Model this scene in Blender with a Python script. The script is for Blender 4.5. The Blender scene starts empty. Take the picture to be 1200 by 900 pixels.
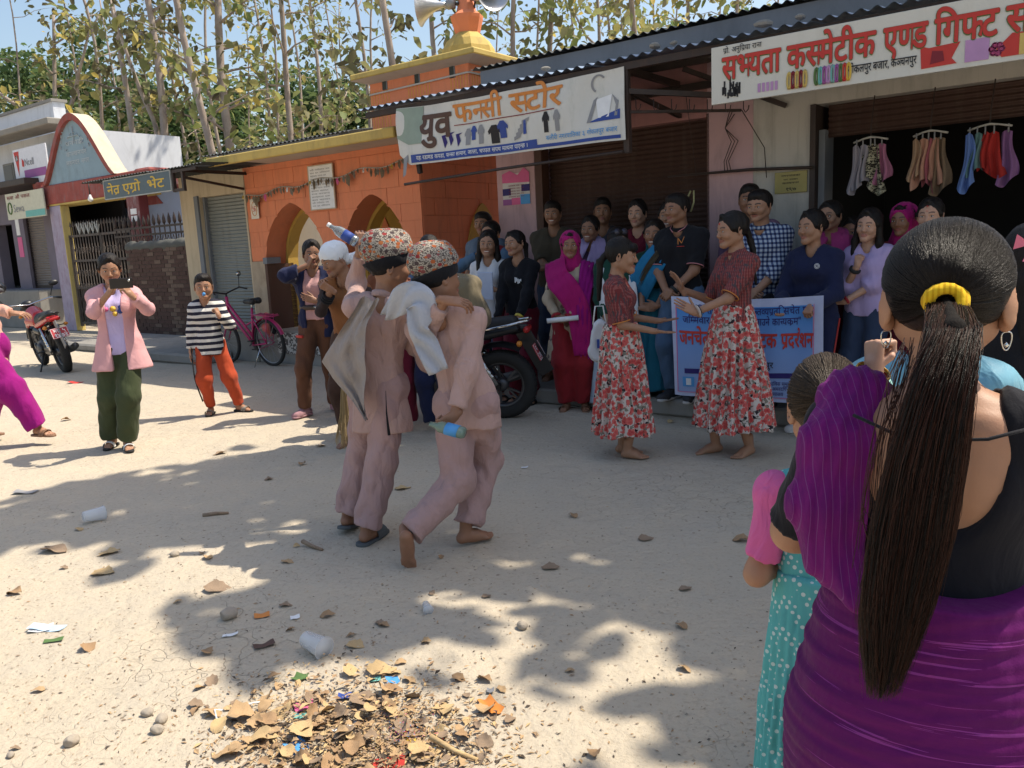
import bpy, bmesh, math, random
import numpy as np
from mathutils import Vector, Matrix, Euler
random.seed(11); rng = np.random.default_rng(5)
C = bpy.context.scene.collection
SC = bpy.context.scene
R = math.radians
# ---------------------------------------------------------------- camera
cam_d = bpy.data.cameras.new('camera'); cam = bpy.data.objects.new('camera', cam_d); C.objects.link(cam)
cam_d.lens = 28.26; cam_d.sensor_width = 36; cam_d.clip_start = 0.05; cam_d.clip_end = 1500
PITCH, ROLL = R(9.9), R(2.75)
cam.matrix_world = Matrix.Translation((0, 0, 1.5)) @ Matrix.Rotation(R(90) - PITCH, 4, 'X') @ Matrix.Rotation(ROLL, 4, 'Z').inverted()
SC.camera = cam
SC.render.resolution_x = 1024; SC.render.resolution_y = 768
# ---------------------------------------------------------------- world and sun
SUN_EL = R(60); SUN_H = Vector((0.98, 0.20, 0)).normalized()
world = bpy.data.worlds.new('World'); SC.world = world; world.use_nodes = True
wn = world.node_tree; wn.nodes.clear()
sky = wn.nodes.new('ShaderNodeTexSky'); sky.sky_type = 'NISHITA'; sky.sun_disc = False
sky.sun_elevation = SUN_EL; sky.sun_rotation = math.atan2(SUN_H.x, SUN_H.y); sky.air_density = 1.3; sky.dust_density = 2.5; sky.ozone_density = 1.0
bg = wn.nodes.new('ShaderNodeBackground'); bg.inputs['Strength'].default_value = 0.14
wo = wn.nodes.new('ShaderNodeOutputWorld'); wn.links.new(sky.outputs[0], bg.inputs[0]); wn.links.new(bg.outputs[0], wo.inputs[0])
sl = bpy.data.lights.new('sun', 'SUN'); sl.energy = 4.7; sl.angle = R(0.5); sl.color = (1.0, 0.91, 0.76)
so = bpy.data.objects.new('sun', sl); C.objects.link(so)
SUN_DIR = Vector((SUN_H.x*math.cos(SUN_EL), SUN_H.y*math.cos(SUN_EL), math.sin(SUN_EL)))
so.rotation_euler = SUN_DIR.to_track_quat('Z', 'Y').to_euler(); so.location = (20, 6, 25)
SC.view_settings.view_transform = 'Standard'; SC.view_settings.look = 'None'; SC.view_settings.exposure = 0.45; SC.view_settings.gamma = 1
SC.cycles.max_bounces = 6; SC.cycles.diffuse_bounces = 3; SC.cycles.transparent_max_bounces = 12
SC.cycles.use_denoising = True
# ---------------------------------------------------------------- pixel geometry of a survey (photo is 1200 x 900)
FPX = 942.0
cf = np.array([0, math.cos(PITCH), -math.sin(PITCH)]); cu0 = np.array([0, math.sin(PITCH), math.cos(PITCH)]); cr0 = np.array([1., 0, 0])
cr = cr0*math.cos(ROLL) - cu0*math.sin(ROLL); cu = cu0*math.cos(ROLL) + cr0*math.sin(ROLL)
CP = np.array([0, 0, 1.5])
def ray(x, y): return cf + cr*(x-600)/FPX + cu*(450-y)/FPX
def gnd(x, y, z=0.0):
 d = ray(x, y); return CP + d*((z-1.5)/d[2])
def atd(x, y, dist):
 d = ray(x, y); return CP + d*dist
P0 = np.array([2.64, 6.8, 0]); DV = np.array([.8, -.6, 0]); NV = np.array([-.6, -.8, 0])
def F(s, n, z=0.0): return Vector(P0 + DV*s + NV*n + np.array([0, 0, z]))
def onF(x, y, n=0):
 d = ray(x, y); t = ((P0+NV*n-CP)@NV)/(d@NV); p = CP + d*t; q = p-P0; return float(q@DV), float(p[2])
FROT = math.atan2(-.6, .8)
FM = Matrix.Translation(Vector(P0)) @ Matrix.Rotation(FROT, 4, 'Z')   # local x = s, local y = -n, z up
# ---------------------------------------------------------------- objects
def link(name, me, mat=None, parent=None, mw=None):
 o = bpy.data.objects.new(name, me); C.objects.link(o)
 if mat is not None and isinstance(me, bpy.types.Mesh) and not me.materials:
  for m in (mat if isinstance(mat, (list, tuple)) else [mat]): me.materials.append(m)
 if parent is not None: o.parent = parent
 if mw is not None: o.matrix_local = mw
 return o
def tag(o, label, cat, group=None):
 o['label'] = label; o['category'] = cat
 if group: o['group'] = group
 return o
def thing(name, label, cat, loc=(0, 0, 0), rz=0.0, group=None):
 o = bpy.data.objects.new(name, None); C.objects.link(o); o.location = loc; o.rotation_euler = (0, 0, rz)
 o.empty_display_size = .1
 return tag(o, label, cat, group)
def struct(o): o['kind'] = 'structure'; return o
def stuff(o): o['kind'] = 'stuff'; return o
def mesh_np(name, V, Fc, smooth=True):
 """V (n,3), Fc (m,k) or list of lists"""
 me = bpy.data.meshes.new(name)
 V = np.asarray(V, dtype=np.float32)
 if isinstance(Fc, np.ndarray):
  k = Fc.shape[1]; m = Fc.shape[0]
  me.vertices.add(len(V)); me.vertices.foreach_set('co', V.ravel())
  me.loops.add(m*k); me.loops.foreach_set('vertex_index', Fc.astype(np.int32).ravel())
  me.polygons.add(m); me.polygons.foreach_set('loop_start', np.arange(0, m*k, k, dtype=np.int32))
  me.update(calc_edges=True)
 else:
  me.from_pydata(V.tolist(), [], Fc); me.update()
 if smooth: me.polygons.foreach_set('use_smooth', np.ones(len(me.polygons), dtype=bool))
 return me
class MB:
 """mesh collector"""
 def __init__(s): s.v = []; s.f = []; s.mi = []; s.sm = []
 def add(s, V, Fs, mi=0, smooth=False):
  b = len(s.v); s.v += [tuple(x) for x in V]; s.f += [tuple(i+b for i in f) for f in Fs]; s.mi += [mi]*len(Fs); s.sm += [smooth]*len(Fs)
 def box(s, x0, x1, y0, y1, z0, z1, mi=0, M=None):
  V = [(x, y, z) for z in (z0, z1) for y in (y0, y1) for x in (x0, x1)]
  if M is not None: V = [M @ Vector(v) for v in V]
  s.add(V, [(0, 2, 3, 1), (4, 5, 7, 6), (0, 1, 5, 4), (2, 6, 7, 3), (0, 4, 6, 2), (1, 3, 7, 5)], mi)
 def bar(s, a, b, w, h=None, mi=0, up=(0, 0, 1)):
  a = Vector(a); b = Vector(b); d = (b-a); L = d.length
  if L < 1e-6: return
  d.normalize(); u = Vector(up)
  if abs(d.dot(u)) > .98: u = Vector((1, 0, 0))
  x = d.cross(u).normalized(); z = x.cross(d); h = h or w
  V = [a + d*t*L + x*i*w/2 + z*j*h/2 for t in (0, 1) for (i, j) in ((-1, -1), (1, -1), (1, 1), (-1, 1))]
  s.add(V, [(0, 1, 2, 3), (7, 6, 5, 4), (0, 4, 5, 1), (1, 5, 6, 2), (2, 6, 7, 3), (3, 7, 4, 0)], mi)
 def tube(s, pts, rad, n=8, mi=0, cap=True, closed=False, sq=None):
  P = [Vector(p) for p in pts]; m = len(P)
  if not hasattr(rad, '__len__'): rad = [rad]*m
  up = Vector((0, 0, 1)); V = []
  T = []
  for i in range(m):
   a = P[(i-1) % m] if (i > 0 or closed) else P[i]; b = P[(i+1) % m] if (i < m-1 or closed) else P[i]
   t = (b-a); T.append(t.normalized() if t.length > 1e-9 else Vector((0, 0, 1)))
  if abs(T[0].dot(up)) > .9: up = Vector((1, 0, 0))
  x = T[0].cross(up).normalized()
  for i in range(m):
   x = (x - T[i]*x.dot(T[i])); x = x.normalized() if x.length > 1e-6 else T[i].orthogonal().normalized()
   y = T[i].cross(x)
   for k in range(n):
    a = 2*math.pi*k/n; kx, ky = math.cos(a), math.sin(a)
    if sq: kx *= sq[0]; ky *= sq[1]
    V.append(P[i] + (x*kx + y*ky)*rad[i])
  Fs = []
  for i in range(m if closed else m-1):
   j = (i+1) % m
   for k in range(n): Fs.append((i*n+k, i*n+(k+1) % n, j*n+(k+1) % n, j*n+k))
  if cap and not closed: Fs += [tuple(range(n-1, -1, -1)), tuple((m-1)*n+k for k in range(n))]
  s.add(V, Fs, mi, True)
 def lathe(s, prof, n=24, mi=0, M=None, smooth=True, flat_to=None):
  V = []
  for (r, z) in prof:
   for k in range(n):
    a = 2*math.pi*k/n; v = Vector((r*math.cos(a), r*math.sin(a), z)); V.append(M @ v if M is not None else v)
  Fs = [(i*n+k, i*n+(k+1) % n, (i+1)*n+(k+1) % n, (i+1)*n+k) for i in range(len(prof)-1) for k in range(n)]
  if prof[0][0] > 1e-6: Fs.append(tuple(range(n-1, -1, -1)))
  if prof[-1][0] > 1e-6: Fs.append(tuple((len(prof)-1)*n+k for k in range(n)))
  s.add(V, Fs, mi, smooth)
 def prism(s, poly, y0, y1, mi=0, M=None):
  """poly: (x,z) outline, extruded along y"""
  n = len(poly); V = [(x, y0, z) for x, z in poly] + [(x, y1, z) for x, z in poly]
  if M is not None: V = [M @ Vector(v) for v in V]
  s.add(V, [tuple(range(n)), tuple(range(2*n-1, n-1, -1))] + [(i, i+n, (i+1) % n+n, (i+1) % n) for i in range(n)], mi)
 def grid(s, fn, nu, nv, mi=0, smooth=True):
  V = [fn(i/nu, j/nv) for j in range(nv+1) for i in range(nu+1)]
  s.add(V, [(j*(nu+1)+i, j*(nu+1)+i+1, (j+1)*(nu+1)+i+1, (j+1)*(nu+1)+i) for j in range(nv) for i in range(nu)], mi, smooth)
 def mesh(s, name):
  me = bpy.data.meshes.new(name); me.from_pydata([tuple(v) for v in s.v], [], s.f); me.update()
  me.polygons.foreach_set('material_index', s.mi); me.polygons.foreach_set('use_smooth', s.sm); return me
 def build(s, name, mat, parent=None, mw=None, bevel=0, fix=True):
  me = s.mesh(name)
  if fix or bevel:
   bm = bmesh.new(); bm.from_mesh(me)
   if fix: bmesh.ops.recalc_face_normals(bm, faces=bm.faces)
   if bevel:
    es = [e for e in bm.edges if len(e.link_faces) == 2 and e.calc_face_angle(0) > 0.6]
    bmesh.ops.bevel(bm, geom=es, offset=bevel, segments=1, affect='EDGES', clamp_overlap=True)
   bm.to_mesh(me); bm.free()
  return link(name, me, mat, parent, mw)
# ---------------------------------------------------------------- materials
MAT = {}
class NT:
 def __init__(s, name):
  s.m = bpy.data.materials.new(name); s.m.use_nodes = True; s.t = s.m.node_tree; s.n = s.t.nodes; s.b = s.n['Principled BSDF']; s.tc = None
 def node(s, typ, **kw):
  n = s.n.new(typ)
  for k, v in kw.items():
   if k.startswith('i_'): n.inputs[k[2:].replace('_', ' ')].default_value = v
   elif k.startswith('n_'): n.inputs[int(k[2:])].default_value = v
   else: setattr(n, k, v)
  return n
 def lk(s, a, b): s.t.links.new(a, b)
 def co(s, which='Object', scale=None, rot=None, loc=None):
  if s.tc is None: s.tc = s.node('ShaderNodeTexCoord')
  o = s.tc.outputs[which]
  if scale is None and rot is None and loc is None: return o
  mp = s.node('ShaderNodeMapping'); s.lk(o, mp.inputs[0])
  if scale: mp.inputs['Scale'].default_value = scale
  if rot: mp.inputs['Rotation'].default_value = rot
  if loc: mp.inputs['Location'].default_value = loc
  return mp.outputs[0]
 def noise(s, co, scale, detail=4, rough=.55, dist=0):
  n = s.node('ShaderNodeTexNoise'); s.lk(co, n.inputs['Vector']); n.inputs['Scale'].default_value = scale
  n.inputs['Detail'].default_value = detail; n.inputs['Roughness'].default_value = rough; n.inputs['Distortion'].default_value = dist
  return n.outputs['Fac']
 def ramp(s, fac, stops, interp='LINEAR'):
  r = s.node('ShaderNodeValToRGB'); s.lk(fac, r.inputs[0]); cr_ = r.color_ramp; cr_.interpolation = interp
  while len(cr_.elements) < len(stops): cr_.elements.new(.5)
  for e, (p, c) in zip(cr_.elements, stops):
   e.position = p; e.color = (*c, 1) if len(c) == 3 else c
  return r.outputs[0]
 def mix(s, fac, a, b, mode='MIX'):
  m = s.node('ShaderNodeMix', data_type='RGBA', blend_type=mode)
  for inp, v in ((m.inputs[0], fac), (m.inputs[6], a), (m.inputs[7], b)):
   if hasattr(v, 'is_output') or isinstance(v, bpy.types.NodeSocket): s.lk(v, inp)
   elif isinstance(v, (int, float)): inp.default_value = v
   else: inp.default_value = (*v, 1)
  return m.outputs[2]
 def math(s, op, a, b=0.0, c=None, clamp=False):
  m = s.node('ShaderNodeMath', operation=op); m.use_clamp = clamp
  for inp, v in zip(m.inputs, (a, b, c) if c is not None else (a, b)):
   if isinstance(v, bpy.types.NodeSocket): s.lk(v, inp)
   else: inp.default_value = v
  return m.outputs[0]
 def sep(s, co):
  n = s.node('ShaderNodeSeparateXYZ'); s.lk(co, n.inputs[0]); return n.outputs
 def bump(s, h, strength=.3, dist=.01, prev=None):
  b = s.node('ShaderNodeBump'); s.lk(h, b.inputs['Height']); b.inputs['Strength'].default_value = strength; b.inputs['Distance'].default_value = dist
  if prev is not None: s.lk(prev, b.inputs['Normal'])
  return b.outputs[0]
 def out(s, col=None, rough=.8, nrm=None, metal=0, spec=.3, **kw):
  if col is not None:
   if isinstance(col, bpy.types.NodeSocket): s.lk(col, s.b.inputs['Base Color'])
   else: s.b.inputs['Base Color'].default_value = (*col, 1)
  if isinstance(rough, bpy.types.NodeSocket): s.lk(rough, s.b.inputs['Roughness'])
  else: s.b.inputs['Roughness'].default_value = rough
  s.b.inputs['Metallic'].default_value = metal; s.b.inputs['Specular IOR Level'].default_value = spec
  if nrm is not None: s.lk(nrm, s.b.inputs['Normal'])
  for k, v in kw.items(): s.b.inputs[k.replace('_', ' ')].default_value = v
  return s.m
def sc(c, k): return tuple(min(1, x*k) for x in c)
def paint(name, c, rough=.7, var=.25, scale=3, grime=(.12, .10, .08), gamt=.3, bump=.15, metal=0, spec=.3, fine=60, splash=0.0):
 """painted / plastered surface with uneven tone, grime patches and fine relief"""
 if name in MAT: return MAT[name]
 t = NT(name); co = t.co()
 a = t.noise(co, scale, 6, .6); col = t.mix(t.math('MULTIPLY', a, 1), sc(c, 1-var), sc(c, 1+var*.6))
 g = t.noise(t.co('Object', (1, 1, .35)), scale*1.7, 8, .7, .4)
 gf = t.ramp(g, [(.5, (0, 0, 0)), (.78, (1, 1, 1))]); col = t.mix(t.math('MULTIPLY', gf, gamt), col, grime)
 if splash: zz = t.sep(co)[2]; col = t.mix(t.math('MULTIPLY', t.ramp(t.math('ADD', zz, t.math('MULTIPLY', t.noise(co, 5, 6, .7), -.55)), [(0, (1, 1, 1)), (.32, (0, 0, 0))]), splash), col, (.20, .165, .125)); st = t.noise(t.co('Object', (6, 6, .25)), 2.2, 5, .7); col = t.mix(t.math('MULTIPLY', t.ramp(st, [(.52, (0, 0, 0)), (.74, (1, 1, 1))]), splash*.55), col, grime)
 f = t.noise(co, fine, 3, .6); nb = t.bump(t.math('ADD', f, t.math('MULTIPLY', g, .5)), bump, .01)
 MAT[name] = t.out(col, rough, nb, metal, spec); return MAT[name]
def plain(name, c, rough=.5, metal=0, spec=.4, **kw):
 if name in MAT: return MAT[name]
 t = NT(name); co = t.co(); a = t.noise(co, 14, 4); col = t.mix(a, sc(c, .85), sc(c, 1.12))
 MAT[name] = t.out(col, rough, None, metal, spec, **kw); return MAT[name]
def cloth(name, c, rough=.9, var=.12, wr=.35, scale=16, weave=900, sheen=.08):
 if name in MAT: return MAT[name]
 t = NT(name); co = t.co(); a = t.noise(co, 7, 4); col = t.mix(a, sc(c, 1-var), sc(c, 1+var))
 MAT[name] = t.out(col, rough, cloth_bump(t, wr, scale), 0, .15, Sheen_Weight=sheen); return MAT[name]
def cloth_bump(t, wr=.35, scale=16):
 w = t.noise(t.co('Object', (1, 1, .45)), scale, 3, .5, .8); n0 = t.bump(w, wr, .03); rg = t.node('ShaderNodeTexNoise', noise_type='RIDGED_MULTIFRACTAL'); t.lk(t.co('Object', (1, 1, .6), (.3, .5, .2)), rg.inputs['Vector']); rg.inputs['Scale'].default_value = scale*.42; rg.inputs['Detail'].default_value = 2.5; rg.inputs['Distortion'].default_value = .7; n1 = t.bump(rg.outputs['Fac'], wr*1.2, .026, n0)
 fn = t.noise(t.co(), 350, 2, .5); return t.bump(fn, .12, .004, n1)
def pat(name, fn, rough=.9, wr=.3, scale=16):
 """cloth whose colour comes from fn(t) -> colour socket"""
 if name in MAT: return MAT[name]
 t = NT(name); MAT[name] = t.out(fn(t), rough, cloth_bump(t, wr, scale), 0, .12, Sheen_Weight=.04); return MAT[name]
# ground
def gnoise(x, y): return .5*(math.sin(x*2.1+1.7*math.sin(y*1.3))*math.sin(y*1.9+1.1*math.sin(x*1.1)))+.3*math.sin(x*5.3+y*3.1)*math.sin(y*6.1-x*2.2)
def gz(x, y): return .010*gnoise(x, y) if (-14 < x < 9 and 0 < y < 20) else 0.0
def mat_ground():
 t = NT('dusty_ground'); co = t.co()
 big = t.noise(co, .55, 5, .6, .3); mid = t.noise(co, 3.2, 8, .65, .2); fine = t.noise(co, 45, 6, .7)
 col = t.mix(big, (.43, .365, .275), (.55, .475, .37)); col = t.mix(t.ramp(mid, [(.38, (0, 0, 0)), (.68, (1, 1, 1))]), col, t.mix(big, (.49, .43, .34), (.43, .375, .30)))
 col = t.mix(t.math('MULTIPLY', t.ramp(fine, [(.30, (1, 1, 1)), (.48, (0, 0, 0))]), .35), col, (.22, .17, .12))
 # specks of crushed leaf and grit
 sp = t.node('ShaderNodeTexVoronoi', feature='F1'); t.lk(co, sp.inputs['Vector']); sp.inputs['Scale'].default_value = 28
 wn_ = t.sep(sp.outputs['Color']); pick = t.math('GREATER_THAN', wn_[0], .90); near = t.math('LESS_THAN', t.math('ADD', sp.outputs['Distance'], t.math('MULTIPLY', fine, .4)), .40)
 col = t.mix(t.math('MULTIPLY', t.math('MULTIPLY', pick, near), .65), col, t.mix(wn_[1], (.12, .08, .05), (.30, .24, .17)))
 # cracks in the trodden clay
 v = t.node('ShaderNodeTexVoronoi', feature='DISTANCE_TO_EDGE'); wv = t.node('ShaderNodeVectorMath', operation='ADD'); nn = t.node('ShaderNodeTexNoise'); nn.inputs['Scale'].default_value = 5; t.lk(co, nn.inputs['Vector']); vs = t.node('ShaderNodeVectorMath', operation='SCALE'); vs.inputs['Scale'].default_value = .35; t.lk(nn.outputs['Color'], vs.inputs[0]); t.lk(co, wv.inputs[0]); t.lk(vs.outputs[0], wv.inputs[1]); t.lk(wv.outputs[0], v.inputs['Vector']); v.inputs['Scale'].default_value = 5.5
 cr_ = t.ramp(v.outputs['Distance'], [(0, (1, 1, 1)), (.014, (0, 0, 0))]); cm = t.ramp(t.noise(t.co('Object', None, None, (3, 1, 0)), .8, 3), [(.5, (0, 0, 0)), (.62, (1, 1, 1))]); ck = t.math('MULTIPLY', cr_, cm)
 col = t.mix(t.math('MULTIPLY', ck, .28), col, (.16, .13, .10))
 st = t.noise(t.co('Object', (1, 1, 1), None, (7, 3, 0)), 1.1, 6, .6); col = t.mix(t.math('MULTIPLY', t.ramp(st, [(.56, (0, 0, 0)), (.75, (1, 1, 1))]), .4), col, (.38, .345, .29))
 lump = t.noise(t.co('Object', (1, 1, 1), None, (2, 9, 0)), 11, 3, .5, .4); h = t.math('ADD', t.math('MULTIPLY', t.math('ADD', mid, t.math('MULTIPLY', lump, .55)), 1.2), t.math('ADD', t.math('MULTIPLY', fine, .28), t.math('MULTIPLY', ck, -.18))); n = t.bump(h, .75, .035)
 return t.out(col, .95, n, 0, .15)
def axis(a, b, fine0, fine1, step):
 L = []; x = a
 while x < b:
  L.append(x); d = 0 if fine0 <= x <= fine1 else min(abs(x-fine0), abs(x-fine1)); x += step+d*.35
 return L+[b]
gx = axis(-900, 900, -9, 6, .12); gy = axis(-60, 900, .2, 13, .12)
GV = [(x, y, gz(x, y)) for y in gy for x in gx]; nx = len(gx)
GF = [(j*nx+i, j*nx+i+1, (j+1)*nx+i+1, (j+1)*nx+i) for j in range(len(gy)-1) for i in range(nx-1)]
struct(link('ground', mesh_np('ground', GV, np.array(GF)), mat_ground()))
# setting materials
M_orange = paint('paint_orange', (.71, .235, .115), .75, .13, 2.2, (.30, .13, .08), .45, splash=.5)
M_mortar = paint('paint_orange_joint', (.60, .20, .10), .8, .1)
M_orange2 = M_orange
M_yellow = paint('paint_yellow', (.55, .40, .12), .75, .25, 3, (.12, .10, .07), .55)
M_yellow2 = paint('paint_ochre', (.50, .32, .07), .75, .12, 3)
M_cream = paint('plaster_cream', (.54, .45, .32), .85, .12, 2.0, (.25, .19, .13), .5, splash=.8)
M_soffit = paint('plaster_soffit', (.50, .42, .34), .85, .12, 2.0)
M_peel = paint('plaster_peeling', (.42, .34, .25), .9, .35, 5.0, (.20, .15, .11), .8)
M_brown = paint('paint_brown', (.085, .040, .028), .6, .2, 3)
M_pink = paint('plaster_pink', (.42, .205, .195), .85, .15, 2.0, (.22, .15, .14), .5, splash=.7)
M_pink2 = paint('plaster_pale_pink', (.55, .36, .37), .85, .12, 2.5, (.28, .20, .20), .6, splash=.9)
M_wall = paint('plaster_off_white', (.50, .47, .42), .85, .12, 2.0, (.22, .20, .17), .6, splash=.9)
M_grey = paint('cement_grey', (.20, .215, .24), .9, .25, 1.6, (.10, .11, .12), .5)
M_conc = paint('concrete', (.27, .255, .23), .92, .25, 2.5, (.12, .11, .10), .5, .4)
M_white = paint('whitewash', (.60, .62, .66), .85, .12, 1.5, (.25, .25, .26), .5)
M_blue = paint('wall_blue_grey', (.36, .44, .58), .85, .12, 1.5, (.3, .32, .36), .4)
M_red = paint('paint_faded_red', (.33, .085, .07), .85, .5, 4, (.21, .18, .18), 1.0)
M_dred = paint('paint_dark_red', (.13, .022, .022), .7, .2, 3)
M_pedblue = paint('paint_pale_blue', (.26, .36, .42), .85, .2, 3, (.14, .16, .16), .6)
M_steel = paint('steel_dark', (.045, .032, .028), .55, .3, 6, (.10, .05, .03), .5)
M_iron = paint('iron_rusty', (.10, .085, .075), .7, .4, 8, (.16, .08, .05), .6)
M_shade = plain('interior_shade_black', (.012, .011, .011), .9)  # near-black colour stands in for the shade inside the shops
M_brick = paint('brick_dark', (.095, .055, .045), .92, .45, 9, (.05, .04, .035), .6, .5)
M_mort = paint('mortar_dark', (.10, .085, .07), .95, .3, 6)
M_bulb = plain('bulb_glass', (.75, .75, .72), .15)
def mat_shutter(name, c, hi):
 t = NT(name); co = t.co(); n = t.noise(co, 2.5, 5); g = t.noise(t.co('Object', (8, 8, .6)), 2, 5, .7); col = t.mix(n, c, hi); col = t.mix(t.math('MULTIPLY', t.ramp(g, [(.5, (0, 0, 0)), (.75, (1, 1, 1))]), .4), col, (.12, .09, .07))
 return t.out(col, .5, None, .3, .4)
M_shut_g = mat_shutter('shutter_grey', (.17, .185, .18), (.25, .27, .26)); M_shut_b = mat_shutter('shutter_brown', (.050, .026, .020), (.085, .045, .034))
def mat_corr():
 t = NT('corrugated_sheet'); co = t.co(); n = t.noise(co, 3, 5); col = t.mix(n, (.14, .19, .27), (.25, .33, .45)); r = t.noise(co, 9, 6, .7); col = t.mix(t.math('MULTIPLY', t.ramp(r, [(.55, (0, 0, 0)), (.75, (1, 1, 1))]), .6), col, (.14, .08, .05))
 return t.out(col, .42, None, .55, .5)
M_corr = mat_corr()
M_corr_d = paint('corrugated_dark', (.05, .055, .055), .6, .3, 4)
# facade kit (x = s along the street, y = -n, z up)
class Bld:
 def __init__(b, name, label, cat, s0, n0=0.0, group=None):
  b.root = thing(name, label, cat, F(s0, n0, 0), FROT, group); b.mw = Matrix.Translation((-s0, n0, 0))
 def put(b, name, mb, mat, parent=None, bevel=0, label=None):
  o = mb.build(name, mat, parent or b.root, b.mw if parent is None else None, bevel)
  if label: o['label'] = label
  return o
 def box(b, name, s0, s1, n0, n1, z0, z1, mat, bevel=0, parent=None, label=None):
  mb = MB(); mb.box(s0, s1, -n1, -n0, z0, z1); return b.put(name, mb, mat, parent, bevel, label)
def shutter(b, s0, s1, n, z0, z1, mat, pitch=.038, name='roller_shutter', frame=None):
 mb = MB(); m = int((z1-z0)/pitch*6)
 P = []
 for i in range(m+1):
  z = z0+(z1-z0)*i/m; P.append((n+.008*math.sin(2*math.pi*z/pitch), z))
 V = [(s, -a, z) for a, z in P for s in (s0, s1)]; mb.add(V, [(2*i, 2*i+1, 2*i+3, 2*i+2) for i in range(m)], 0, True)
 o = b.put(name, mb, mat)
 if frame:
  for a in (s0-.05, s1): b.box('guide_rail', a, a+.05, n-.03, n+.05, z0, z1+.02, frame)
  b.box('bottom_rail', s0, s1, n-.015, n+.03, z0, z0+.07, frame)
 return o
def corr(b, s0, s1, n0, z0, n1, z1, mat, pitch=.1, amp=.013, name='corrugated_sheet', seg=2, parent=None, skew=0):
 """sheets laid side by side, each an object"""
 w = .9; k = 0; s = s0
 while s < s1-.05:
  e = min(s+w, s1); mb = MB(); nu = max(6, int((e-s)/pitch*8)); dz = .004*math.sin(k*2.7); dn = .012*math.sin(k*1.9)
  for side in (0, 1):
   def fn(u, v): x = s+(e-s)*u; return (x, -(n0+dn+(n1-n0)*v), z0+dz+(z1-z0)*v+amp*math.sin(2*math.pi*x/pitch)-side*.004)
   mb.grid(fn, nu, seg)
  b.put(name, mb, mat, parent); s = e; k += 1
def wall_u(b, poly_s0, poly_s1, n0, n1, z0, z1, openings, mat, name='wall', steps=26):
 """wall slab with arched or square openings: openings = [(s0, s1, zb, fn(u)->z top)], built as strips"""
 ed = sorted(set([poly_s0, poly_s1]+[x for o in openings for x in np.linspace(o[0], o[1], steps+1)])); mb = MB()
 for a, c in zip(ed[:-1], ed[1:]):
  m = (a+c)/2; op = [o for o in openings if o[0] < m < o[1]]
  if not op: q = [(a, z0), (c, z0), (c, z1), (a, z1)]; mb.prism(q, -n1, -n0)
  else:
   o = op[0]; ta, tc = o[3](a), o[3](c)
   if o[2] > z0+.001: mb.prism([(a, z0), (c, z0), (c, o[2]), (a, o[2])], -n1, -n0)
   mb.prism([(a, ta), (c, tc), (c, z1), (a, z1)], -n1, -n0)
 me = mb.mesh(name); bm = bmesh.new(); bm.from_mesh(me); bmesh.ops.remove_doubles(bm, verts=bm.verts, dist=.0005)
 # drop inner faces between strips
 seen = {}; 
 for f in list(bm.faces):
  k = tuple(sorted(v.index for v in f.verts)); seen.setdefault(k, []).append(f)
 dl = [f for fs in seen.values() if len(fs) > 1 for f in fs]; bmesh.ops.delete(bm, geom=dl, context='FACES'); bmesh.ops.recalc_face_normals(bm, faces=bm.faces); bm.to_mesh(me); bm.free()
 return link(name, me, mat, b.root, b.mw)
def pointed(c, hw, zs, za): return lambda x: zs+(za-zs)*math.sqrt(max(0, 1-min(1, abs(x-c)/hw)**1.42))
def blocks(b, u0, u1, z0, z1, mapf, mat, bw=.42, bh=.2, hole=None, gap=.005, th=.006, name='block', seed=1):
 rr = random.Random(seed); r = 0; z = z0
 while z < z1-.02:
  zt = min(z+bh, z1); u = u0-(bw/2 if r % 2 else 0)
  while u < u1-.01:
   a, c = max(u, u0)+gap/2, min(u+bw, u1)-gap/2; u += bw
   if c-a < .03: continue
   xs = np.linspace(a, c, 8 if hole and any(hole(x) > z for x in np.linspace(a, c, 9)) else 2); mb = MB(); t = th+rr.uniform(-.003, .003)
   V = []; ok = True; bot = [max(z+gap/2, hole(x) if hole else -9) for x in xs]; top = zt-gap/2
   for i in range(len(xs)-1):
    if bot[i] >= top and bot[i+1] >= top: continue
    q = [(xs[i], min(bot[i], top)), (xs[i+1], min(bot[i+1], top)), (xs[i+1], top), (xs[i], top)]
    V0 = [mapf(x, y, 0) for x, y in q]+[mapf(x, y, t) for x, y in q]
    mb.add(V0, [(4, 5, 6, 7), (0, 1, 5, 4), (2, 3, 7, 6)] + ([(3, 0, 4, 7)] if i == 0 else []) + ([(1, 2, 6, 5)] if i == len(xs)-2 else []))
   if mb.v: o = mb.build(name, mat, b.root, b.mw, fix=False)
  z += bh; r += 1
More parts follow.
